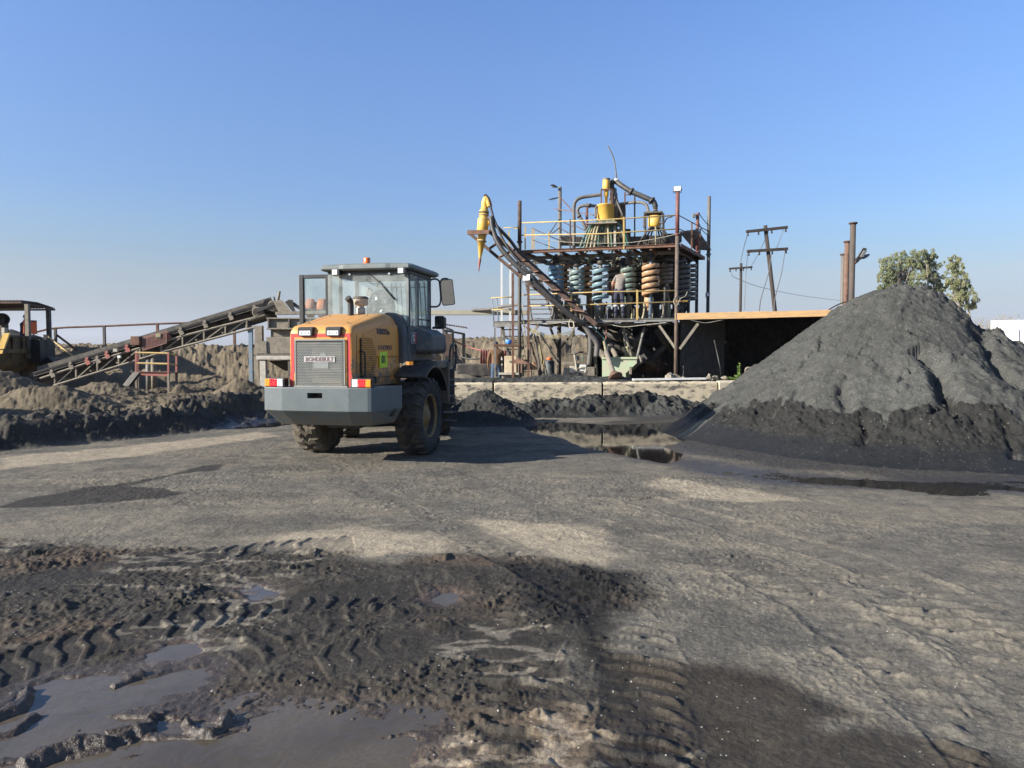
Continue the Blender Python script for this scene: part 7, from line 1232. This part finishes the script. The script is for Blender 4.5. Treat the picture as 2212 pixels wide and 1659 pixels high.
for pts, r, m in (([Z6(1520, 640, .3), Z6(1540, 760, .3), Z6(1560, 900, .3)], .03, 'cable'), ([Z6(1660, 640, .35), Z6(1665, 780, .35)], .02, 'hose_green'), ([Z6(1790, 330, .3), Z6(1800, 500, .3), Z6(1790, 640, .35), Z6(1770, 820, .4)], .075, 'pipe_grey'), ([Z6(1400, 640, .4), Z6(1520, 625, .4), Z6(1640, 600, .4), Z6(1760, 630, .4)], .03, 'steel_dark'), ([Z6(1440, 620, .5), Z6(1450, 520, .5), Z6(1480, 430, .5)], .025, 'rubber'), ([Z6(1840, 640, .5), Z6(1880, 780, .5), Z6(1900, 1000, .5)], .05, 'steel_dark'), ([Z6(1570, 900, .4), Z6(1640, 860, .3), Z6(1720, 880, .35), Z6(1700, 960, .3)], .025, 'cable'), ([Z6(1490, 960, .3), Z6(1540, 920, .25), Z6(1590, 960, .3), Z6(1540, 990, .3), Z6(1490, 960, .3)], .018, 'cable')): mb = MB(); mb.tube(smooth_line(pts, 5), r, 8); obj('pump_pipe', mb, M[m], pu)
def ZA(x, y, Y): return W(929 + .1133 * x, 641.5 + .1133 * y, Y)
sk_ = thing('ribbed_skip', 'faded red ribbed half round skip on a dark frame behind the landing', 'skip', ZA(1100, 1500, 25.5)); N = 11; A, Bz = ZA(955, 1200, 25.2), ZA(1460, 1200, 25.6); rg = []
for i in range(N * 4 + 1):
    f = i / (N * 4); e = .05 if (i % 4) < 2 else 0.0; c = A.lerp(Bz, f); rg.append([Vector((c.x, c.y + .5 - math.cos(a) * (.50 + e), c.z - .28 + math.sin(a) * (.62 + e))) for a in np.linspace(-.45, math.pi, 9)] + [Vector((c.x, c.y + .5, c.z - .4))])
mb = MB(); mb.loft(rg); obj('shell', mb, M['red'], sk_); mb = MB(); mb.box(ZA(1150, 1390, 25.4), (2.4, .7, .45)); obj('undercarriage', mb, M['steel_dark'], sk_, bevel=.05)
for x in (980, 1120, 1330): mb = MB(); a = ZA(x, 1330, 25.1); mb.beam(a, Vector((a.x + .1, a.y, .15)), .08, .08); obj('leg', mb, M['dusty_dark'], sk_)
mb = MB(); mb.box(ZA(1358, 1220, 24.8), (.17, .03, .30)); nt_ = obj('notice', mb, M['white'], sk_); mb = MB(); mb.box(ZA(1358, 1235, 24.78), (.09, .01, .12)); obj('notice_symbol', mb, M['black'], nt_)
cbt = thing('electrical_cabinet', 'sunlit cream cabinet on a low beam behind the left posts', 'cabinet', ZA(1530, 1450, 23.6)); mb = MB(); a = ZA(1535, 1285, 23.6); mb.box(a, (.40, .35, .56)); obj('case', mb, mat('cream_cabinet_paint', (.68, .58, .40), (.6, .48, .32), 4, rough=.5), cbt, bevel=.015); mb = MB(); mb.box(a + Vector((.02, -.185, .10)), (.14, .03, .05)); obj('cabinet_handle', mb, M['steel'], cbt); mb = MB(); mb.box(a + Vector((.02, -.05, -.52)), (.6, .4, .42)); obj('plinth', mb, M['dusty'], cbt, bevel=.02); mb = MB(); mb.box(a + Vector((.30, 0, -.03)), (.14, .3, .5)); obj('side_box', mb, mat('pinkish_box', (.52, .33, .24), None, rough=.7), cbt, bevel=.01)
mb = MB(); mb.beam(ZA(1310, 1460, 23.3), ZA(1690, 1462, 23.3), .12, .07); own('low_beam', mb, 'tan_clean', 'low pale beam under the cream cabinet', 'beam')
mb = MB(); mb.beam(ZA(1210, 925, 22.6), ZA(1710, 925, 22.6), .5, .08); own('shelf_plank', mb, mat('dark_brown_timber', (.10, .055, .03), (.16, .09, .05), 6, stretch=(1, 6, 6), rough=.8), 'dark brown timber shelf fixed between the left posts', 'shelf', bevel=.01)
mb = MB(); c = ZA(1497, 905, 22.5); mb.lathe([(0, 0), (.06, 0), (.095, .04), (.10, .12), (.08, .15), (0, .16)], c, ZUP, 16); own('blue_basin', mb, mat('bright_blue_plastic', (.08, .26, .75), None, rough=.35), 'bright blue plastic tub on the brown shelf', 'tub'); mb = MB(); c = ZA(1452, 900, 22.5); mb.lathe([(0, 0), (.035, 0), (.038, .12), (.018, .16), (.018, .19), (0, .19)], c, ZUP, 12); own('green_bottle', mb, 'hose_green', 'small dark green bottle beside the blue tub', 'bottle')
mb = MB(); mb.box(Z6(805, 840, 1.4), (.22, .25, .26)); own('carton', mb, mat('pale_orange_carton', (.55, .33, .20), None, rough=.8), 'pale orange carton between the ladder and the brown leg', 'carton', bevel=.01)
jd = thing('drum', 'dark slate plastic drum with an orange lid behind the tower ladder', 'drum', Z6(1090, 1000, 2.2)); c = Z6(1090, 1000, 2.2); mb = MB(); hgt = Z6(1090, 735, 2.2).z - .25; mb.lathe([(0, 0), (.17, 0), (.18, .03), (.18, hgt * .5), (.185, hgt * .52), (.18, hgt * .55), (.18, hgt - .06), (.13, hgt), (0, hgt)], Vector((c.x, c.y, .25)), ZUP, 22); obj('body', mb, mat('slate_plastic', (.05, .065, .075), (.08, .09, .09), 5, rough=.6), jd); mb = MB(); mb.lathe([(.10, 0), (.12, .03), (.10, .08), (.04, .10), (0, .11)], Vector((c.x, c.y, .25 + hgt)), ZUP, 16); obj('lid', mb, M['orange'], jd)
for k, (x0_, y0_, x1_, y1_, m) in enumerate(((830, 280, 960, 1050, 'steel_dark'), (880, 250, 1010, 1010, 'hose_cream'), (900, 430, 1070, 1050, 'yellow_rail'), (760, 430, 950, 1060, 'rust_dark'), (740, 560, 730, 1000, 'steel_dark'), (870, 300, 905, 1020, 'steel'))): mb = MB(); mb.beam(Z6(x0_, y0_, 1.0 + .1 * k), Z6(x1_, y1_, .8), .035 + .03 * (k == 3), .035); own('leaning_bar', mb, m, ('black', 'cream', 'yellow', 'wide rusty', 'upright dark', 'thin grey')[k] + ' bar among those leaning under the left of the lower deck', 'bar', 'bars leaning under the deck')
# structures between the loader and the tower
mb = MB(); mb.beam(ZA(-600, 300, 27.0), ZA(1850, 298, 26.6), .35, .17); own('launder_beam', mb, mat('grey_cream_box_beam', (.36, .34, .26), (.30, .28, .22), 1.5, rough=.8, dust=.3), 'long grey cream box beam running from behind the loader to the tower', 'beam'); mb = MB(); mb.tube(smooth_line([ZA(800, 250, 26.6), ZA(1100, 236, 26.4), ZA(1400, 180, 26.0), ZA(1700, 140, 25.0)], 5), .055, 10); own('pipe', mb, 'pipe_grey', 'grey pipe resting on the long box beam and rising to the tower', 'pipe')
mb = MB(); rg = []
for i in range(25): f = i / 24; a, b = ZA(200, 520, 27.5).lerp(ZA(735, 605, 26.5), f), ZA(180, 500, 29).lerp(ZA(700, 580, 28.6), f); w_ = .03 * (i % 2); rg.append([a + Vector((0, 0, w_)), b + Vector((0, 0, w_)), b + Vector((0, 0, w_ - .02)), a + Vector((0, 0, w_ - .02))])
mb.loft(rg); cs = thing('lean_to', 'small lean-to with a tilted iron sheet roof and brown board right of the loader cab', 'lean-to', ZA(360, 1300, 27)); obj('roof_sheet', mb, M['iron'], cs)
for x, y0_, m, w in ((432, 640, 'black', .09), (312, 620, 'black', .10), (255, 580, 'steel_dark', .08)): a = ZA(x, y0_, 26.8); mb = MB(); mb.beam(a, Vector((a.x, a.y, .2)), w, w); obj('post', mb, M[m], cs)
mb = MB(); mb.beam(ZA(280, 580, 26.8), ZA(440, 640, 26.8), .07, .07); obj('top_bar', mb, M['black'], cs); a, b = ZA(275, 700, 26.7), ZA(425, 1130, 26.7); mb = MB(); mb.box(((a.x + b.x) / 2, 26.75, (a.z + b.z) / 2), (abs(b.x - a.x), .05, abs(a.z - b.z))); obj('board', mb, mat('dark_brown_board', (.10, .065, .05), (.07, .05, .04), 4, rough=.85), cs); a, b = ZA(180, 700, 26.9), ZA(262, 1000, 26.9); mb = MB(); mb.box(((a.x + b.x) / 2, 26.9, (a.z + b.z) / 2), (abs(b.x - a.x), .1, abs(a.z - b.z))); obj('pale_panel', mb, M['tan_clean'], cs)
gf = thing('pipe_gate', 'bare pipe goal frame on the bank right of the lean-to', 'frame', ZA(650, 940, 30)); mb = MB(); mb.tube([ZA(260, 640, 28), ZA(400, 660, 29), ZA(650, 705, 30)], .045, 8, smooth=False); obj('top_pipe', mb, M['dusty'], gf)
for x in (628, 655): a = ZA(x, 710, 30); mb = MB(); mb.beam(a, Vector((a.x, a.y, hz(a.x, a.y) - .6)), .07, .07); obj('post', mb, M['black'], gf)
mpipe([ZA(450, 830, 27), ZA(600, 900, 27), ZA(850, 990, 26.8), ZA(1150, 1052, 26)], .028, 'red', 'faded red hose sagging from the lean-to to the red skip', 'hose', 'hose', 8); mpipe([ZA(450, 1050, 26.8), ZA(560, 1130, 26.8), ZA(720, 1178, 26.5), ZA(850, 1182, 26.2), ZA(960, 1170, 25.6)], .032, 'pipe_black', 'black hose drooping from the lean-to to the red skip', 'hose', 'hose', 8); mpipe([ZA(460, 790, 27), ZA(520, 960, 27), ZA(600, 1180, 26.9), ZA(680, 1320, 26.8)], .012, 'black', 'thin black cable hanging right of the lean-to', 'cable', 'cable', 6)
# weed, valve ring and a small block on the wall top
rn = random.Random(9); wd = thing('weed', 'bright green weed growing on the block wall in front of the black shed', 'weed', wp_(wallx(1604), .25, .84)); base = wp_(wallx(1604), .25, .84); st_ = MB(); lf = MB()
for k in range(13):
    f = 0 if k < 3 else 1; a = base + Vector((rn.uniform(-.04, .04), rn.uniform(-.04, .04), 0)); e = a + (Vector((rn.uniform(-.03, .03), rn.uniform(-.03, .03), rn.uniform(.40, .56))) if k < 3 else Vector((rn.uniform(-.32, .30), rn.uniform(-.12, .12), rn.uniform(.05, .22)))); st_.tube([a, a.lerp(e, .5) + Vector((0, 0, .03)), e], .006, 5)
    for j in range(34):
        c = a.lerp(e, rn.uniform(.1, 1.0)); d = Vector((rn.uniform(-1, 1), rn.uniform(-1, 1), rn.uniform(-.2, .9))).normalized(); s = rn.uniform(.03, .065); x = d.cross(Vector((rn.uniform(-1, 1), rn.uniform(-1, 1), 1))).normalized(); lf.add([c, c + d * s * .5 + x * s * .32, c + d * s, c + d * s * .5 - x * s * .32], [(0, 1, 2, 3)])
obj('stem', st_, mat('green_stem', (.10, .16, .04), None, rough=.7), wd); obj('leaves', lf, mat('fresh_green_leaves', (.14, .24, .045), (.22, .30, .08), 20, rough=.6), wd)
vr = thing('pipe_ring', 'dusty pipe stub with a round flange on a short leg beside the weed', 'pipe stub', wp_(wallx(1630), .35, .84)); c = q(1628, 796, -1.6); c = wp_(wallx(1628.5), .35, 1.10); mb = MB(); mb.lathe([(.065, 0), (.10, 0), (.10, .05), (.08, .06), (.08, .25), (.065, .25), (.065, 0)], c, (0.25, 1, 0), 24); obj('ring', mb, M['dusty'], vr); mb = MB(); mb.cyl(c + Vector((.02, .1, -.08)), c + Vector((.02, .1, -.27)), .03, 10); mb.box(c + Vector((.02, .1, -.16)), (.10, .06, .03)); obj('leg', mb, M['dusty_dark'], vr); mb = MB(); mb.cyl(wp_(wallx(1613), .4, .84), wp_(wallx(1613), .4, 1.02), .02, 8); own('iron_peg', mb, 'rust', 'short rusty iron peg between the weed and the pipe ring', 'peg')
mb = MB(); mb.box(wp_(wallx(1661), .5, .98), (.16, .12, .12)); own('small_block', mb, 'white', 'small white block on the wall beside the big stockpile', 'block', bevel=.008)
# ------------------------------------------------------------------ pipe stacks, power poles and wires
def stack(u, vt, Y, r, rf, m, label): p = W(u, vt, Y); t_ = thing('standpipe', label, 'standpipe', Vector((p.x, p.y, .2)), 'rusty standpipes behind the shed'); mb = MB(); mb.cyl(Vector((p.x, p.y, .2)), p, r, 18); obj('shaft', mb, M[m], t_); mb = MB(); mb.cyl(p - Vector((0, 0, .02)), p + Vector((0, 0, .03)), rf, 20); obj('flange', mb, M['rust_dark'], t_)
M['pipe_rust'] = mat('brown_grey_pipe', (.085, .062, .05), (.06, .055, .05), 4, dust=.3, rough=.8)
stack(1843, 482.5, 24.5, .092, .14, 'pipe_rust', 'tallest rusty standpipe with a wide top flange and lamp heads'); stack(1830, 522.5, 25.0, .082, .12, 'rust', 'middle height rusty standpipe of three behind the shed'); stack(1821.5, 550, 25.6, .072, .11, 'pipe_grey', 'shortest greyest standpipe of three behind the shed')
street_lamp(W(1850, 567, 24.3), W(1869, 536, 24.1), .36, 'dark street lamp head tilted upward on the tallest standpipe'); street_lamp(W(1850, 562, 24.7), W(1872, 550, 25.0), .34, 'dark street lamp head pointing right behind the tallest standpipe'); mb = MB(); mb.tube([W(1845, 571, 24.5), W(1851, 564, 24.4)], .04, 8); own('bracket_arm', mb, 'brown_red', 'short reddish arm carrying the lamp heads on the tallest standpipe', 'bracket')
mb = MB(); mb.tube(smooth_line([W(1790, 669, 24), W(1815, 656, 24), W(1850, 647, 24.2), (W(1890, 641, 24.6)), W(1950, 645, 25)], 5), .025, 6); own('cable', mb, 'pipe_black', 'black cable slung from the shed roof behind the big stockpile', 'cable')
def ppole(name, u0, v0, u1, v1, Y, r, arms, label):
    a, b = W(u1, v1, Y), W(u0, v0, Y); t_ = thing(name, label, 'power pole', Vector((a.x, a.y, 0)), 'wooden power poles'); d = (b - a); a = a - d * ((a.z + .2) / max(d.z, .1)); mb = MB(); mb.tube([a, b], [r * 1.2, r], 12); obj('pole', mb, M['wood'], t_)
    for (ua, va, ub, vb, w) in arms:
        p, q2 = W(ua, va, Y - r - .06), W(ub, vb, Y - r - .06); mb = MB(); mb.beam(p, q2, w, w); ar = obj('crossarm', mb, M['wood'], t_)
        for f in (.04, .3, .62, .96): c = p.lerp(q2, f); mb = MB(); mb.lathe([(0, -.30), (.05, -.28), (.07, -.22), (.04, -.16), (.06, -.1), (.03, -.03), (0, 0)], c, ZUP, 8); obj('insulator', mb, M['black'], ar)
    return t_
M['wood'] = mat('weathered_pole_timber', (.060, .046, .038), (.035, .028, .024), 3, rough=.9, stretch=(4, 4, .5))
ppole('power_pole', 1653, 487, 1676, 690, 46, .12, ((1612, 500.5, 1701, 491, .17), (1614, 543, 1701.5, 537.5, .17)), 'tall leaning double armed power pole behind the shed'); ppole('power_pole', 1601, 568.5, 1599, 690, 66, .12, ((1575, 580.5, 1625, 577, .16),), 'smaller single armed power pole left of the tall leaning one'); ppole('power_pole', 1943, 587, 1941, 650, 60, .11, ((1935, 590, 1960, 588, .10),), 'short reddish brown pole in front of the tree clump')
def wire(pts, r, label, g=None): mb = MB(); mb.tube(smooth_line(pts, 6), r, 5); return own('wire', mb, 'steel', label, 'wire', g or 'overhead wires')
wire([W(1616, 502, 46), W(1608, 530, 52), W(1600, 566, 66)], .022, 'wire from the left end of the upper crossarm to the smaller pole'); wire([W(1660, 500, 46), W(1640, 545, 55), W(1622, 576, 66)], .020, 'faint wire from the leaning pole down to the right end of the smaller pole'); wire([W(1692, 495, 46), W(1684, 520, 45), W(1676, 538, 46)], .018, 'wire from the right end of the upper crossarm to the pole'); wire([W(1696, 541, 46), W(1688, 590, 40), W(1675, 640, 34), W(1672, 672, 30)], .022, 'wire dropping from the lower crossarm right end to the shed'); wire([W(1667, 545, 46), W(1660, 590, 40), W(1645, 640, 33), W(1640, 672, 28)], .022, 'wire dropping from the middle of the lower crossarm to the shed'); wire([W(1615, 546, 46), W(1611, 600, 50), W(1608, 670, 40)], .018, 'wire dropping from the lower crossarm left end'); wire([W(1578, 583, 66), W(1582, 596, 66), W(1600, 605, 66)], .03, 'loop of wire at the left arm of the smaller pole'); wire([W(1602, 606, 66), W(1650, 622, 75), W(1740, 640, 95), W(1840, 652, 120)], .025, 'long faint wire sagging right from the smaller pole'); wire([W(1945, 592, 60), W(1990, 582, 64), W(2040, 572, 68)], .02, 'upper pale wire passing in front of the trees'); wire([W(1945, 606, 60), W(2000, 603, 62), W(2085, 597, 66)], .02, 'lower pale wire passing in front of the trees')
# ------------------------------------------------------------------ trees, bushes, white wall and hills on the right
M['bark'] = mat('pale_gum_bark', (.30, .25, .18), (.20, .16, .12), 4, rough=.9); M['leaf'] = mat('grey_green_gum_leaves', (.14, .165, .075), (.22, .23, .115), 1.2, .42, .6, rough=.6); M['leaf2'] = mat('olive_gum_leaves', (.17, .19, .09), (.24, .24, .12), 1.4, .42, .6, rough=.6); M['twig'] = mat('dry_bush_twigs', (.30, .24, .15), (.20, .18, .10), 2, rough=.9)
def leafcloud(mb, c, rad, n, rn, s0, s1, hang=.6):
    for _ in range(n):
        d = Vector((rn.gauss(0, 1), rn.gauss(0, 1), rn.gauss(0, 1))).normalized(); p = c + Vector((d.x * rad[0], d.y * rad[1], d.z * rad[2])) * rn.uniform(.25, 1.0) ** .5; a = Vector((rn.uniform(-1, 1), rn.uniform(-1, 1), rn.uniform(-1, 1) - hang)).normalized(); x = a.cross(Vector((rn.uniform(-1, 1), rn.uniform(-1, 1), rn.uniform(-.3, .3)))).normalized(); s = rn.uniform(s0, s1); mb.add([p, p + a * s * .5 + x * s * .20, p + a * s, p + a * s * .5 - x * s * .20], [(0, 1, 2, 3)])
def gum(label, u, Y, clumps, m, seed, trunks, n=150):
    rn = random.Random(seed); b = W(u, 720, Y); t_ = thing('gum_tree', label, 'tree', Vector((b.x, b.y, 0)), 'gum trees beyond the stockpile'); tm = MB(); lm = MB(); cl = [(W(cu, cv, Y + rn.uniform(-1.2, 1.2)), w * Y / FPX, h * Y / FPX) for cu, cv, w, h in clumps]
    for du, top in trunks:
        a = Vector((b.x + du * Y / FPX, b.y, 0)); e = W(top[0], top[1], Y); mid = a.lerp(e, .5) + Vector((rn.uniform(-.4, .4), rn.uniform(-.4, .4), 0)); ln = smooth_line([a, mid, e], 6); tm.tube(ln, [max(.04, .22 * (1 - i / len(ln))) for i in range(len(ln))], 8)
        for c, w, h in cl:
            if rn.random() < .6: s = Vector(ln[rn.randrange(4, len(ln) - 2)]); tm.tube([s, s.lerp(c, .5) + Vector((0, 0, -.15)), c], [.07, .05, .02], 6)
    for c, w, h in cl:
        for _ in range(24):
            cc = c + Vector((rn.uniform(-w, w) * .95, rn.uniform(-w, w) * .8, rn.uniform(-h, h) * .95)); r_ = rn.uniform(.16, .40) * (w + h) * .5; leafcloud(lm, cc, (r_ * .8, r_ * .8, r_ * 1.15), int(n * (.4 + 1.5 * r_)), rn, .08, .17, 1.2)
    obj('trunk', tm, M['bark'], t_); obj('crown', lm, M[m], t_)
gum('broad gum tree clump with pale limbs rising behind the stockpile peak', 1955, 68, [(1920, 577, 17, 20), (1940, 561, 20, 18), (1912, 606, 16, 16), (1904, 628, 12, 14), (1958, 584, 20, 22), (1972, 560, 14, 16), (1984, 604, 16, 20), (1948, 612, 18, 16), (1972, 622, 14, 12), (1930, 594, 16, 16), (1925, 625, 14, 12)], 'leaf', 3, ((0, (1945, 560)), (-25, (1918, 590)), (12, (1970, 575))), 150)
gum('taller gum tree at the right of the clump with a gap in its crown', 2005, 70, [(1986, 556, 14, 16), (2002, 551, 16, 14), (2014, 568, 15, 16), (1998, 584, 14, 16), (2012, 598, 14, 12), (2024, 606, 12, 14), (2033, 622, 11, 12), (2010, 626, 14, 10)], 'leaf', 5, ((0, (2000, 552)), (18, (2020, 600))), 150)
gum('slender leaning gum tree standing alone at the right with brown patches', 2090, 66, [(2058, 566, 13, 13), (2065, 582, 15, 15), (2068, 600, 17, 15), (2074, 618, 18, 15), (2082, 636, 18, 14), (2092, 654, 15, 12), (2062, 640, 12, 12), (2054, 612, 10, 12)], 'leaf2', 8, ((0, (2062, 565)), (8, (2085, 630))), 150)
for k, (u, Y, w, h, l) in enumerate(((2130, 52, 1.0, 1.1, 'dry leafless looking brown bush at the left of two above the white wall'), (2172, 54, 1.2, 1.2, 'dry brown bush at the right of two above the white wall'))):
    rn = random.Random(30 + k); b = W(u, 705, Y); t_ = thing('dry_bush', l, 'bush', Vector((b.x, b.y, .6)), 'dry bushes'); tm = MB(); lm = MB()
    for _ in range(46): e = Vector((b.x + rn.uniform(-w, w), b.y + rn.uniform(-w, w), 1.9 + rn.uniform(.6, 1.9) * h)); tm.tube([Vector((b.x + rn.uniform(-.2, .2), b.y, .5)), Vector((b.x, b.y, .5)).lerp(e, .6) + Vector((rn.uniform(-.2, .2), 0, 0)), e], [.03, .02, .008], 4); leafcloud(lm, e, (.35, .35, .35), 22, rn, .05, .13, 0)
    obj('stem', tm, M['twig'], t_); obj('crown', lm, M['twig'], t_)
ww = thing('white_wall', 'sunlit plain white boundary wall at the right edge', 'wall', W(2200, 740, 38)); a, b = W(2146, 692, 38), W(2420, 689, 33); mb = MB(); mb.beam(Vector((a.x, a.y, 1.7)), Vector((b.x, b.y, 1.7)), .2, (a.z + b.z) / 2 - .4 + .4, ZUP); mb = MB(); mb.loft([[Vector((p.x, p.y + o, z)) for p, o, z in ((a, 0, -.2), (b, 0, -.2), (b, 0, b.z), (a, 0, a.z))], [Vector((p.x, p.y + .2, z)) for p, o, z in ((a, 0, -.2), (b, 0, -.2), (b, 0, b.z), (a, 0, a.z))]]); obj('panel', mb, mat('white_wall_paint', (.76, .76, .72), (.66, .65, .6), 2, .5, .8, rough=.7), ww); mb = MB(); c = W(2180, 697, 36.5); mb.cyl(Vector((c.x, c.y, .2)), c, .045, 8); own('white_stake', mb, 'white', 'thin pale stake standing before the white wall', 'stake')
def hills(X, Y):
    z = np.interp(X, [-4200, -2600, -1500, 300, 1700, 2100, 2500, 3200, 5000], [40, 70, 10, -20, -10, 60, 150, 190, 120]) * (.7 + .6 * fbm(X * .0022, Y * .002, 5, .55, seed=120)) * np.exp(-((Y - 3600) / 330) ** 2) - 14; return z
x = np.linspace(-4200, 5200, 260); y = np.linspace(2900, 4300, 40); X, Y = np.meshgrid(x, y, indexing='ij'); tag(grid_mesh('hills', X, Y, hills(X, Y), mat('dry_hillside', (.17, .15, .11), (.11, .11, .075), .01, rough=.95)), kind='structure')
# ------------------------------------------------------------------ thin dust haze over the plain
hzm = bpy.data.materials.new('thin_haze'); hzm.use_nodes = True; nt = hzm.node_tree; nt.nodes.remove(nt.nodes['Principled BSDF']); pv_ = nt.nodes.new('ShaderNodeVolumePrincipled'); pv_.inputs['Color'].default_value = (.80, .84, .92, 1); pv_.inputs['Density'].default_value = .00012; pv_.inputs['Anisotropy'].default_value = .2; nt.links.new(pv_.outputs[0], nt.nodes['Material Output'].inputs['Volume'])
mb = MB(); mb.box((0, 4300, 119.0), (12600, 9700, 242)); hb = obj('haze', mb, hzm, None); tag(hb, kind='stuff')
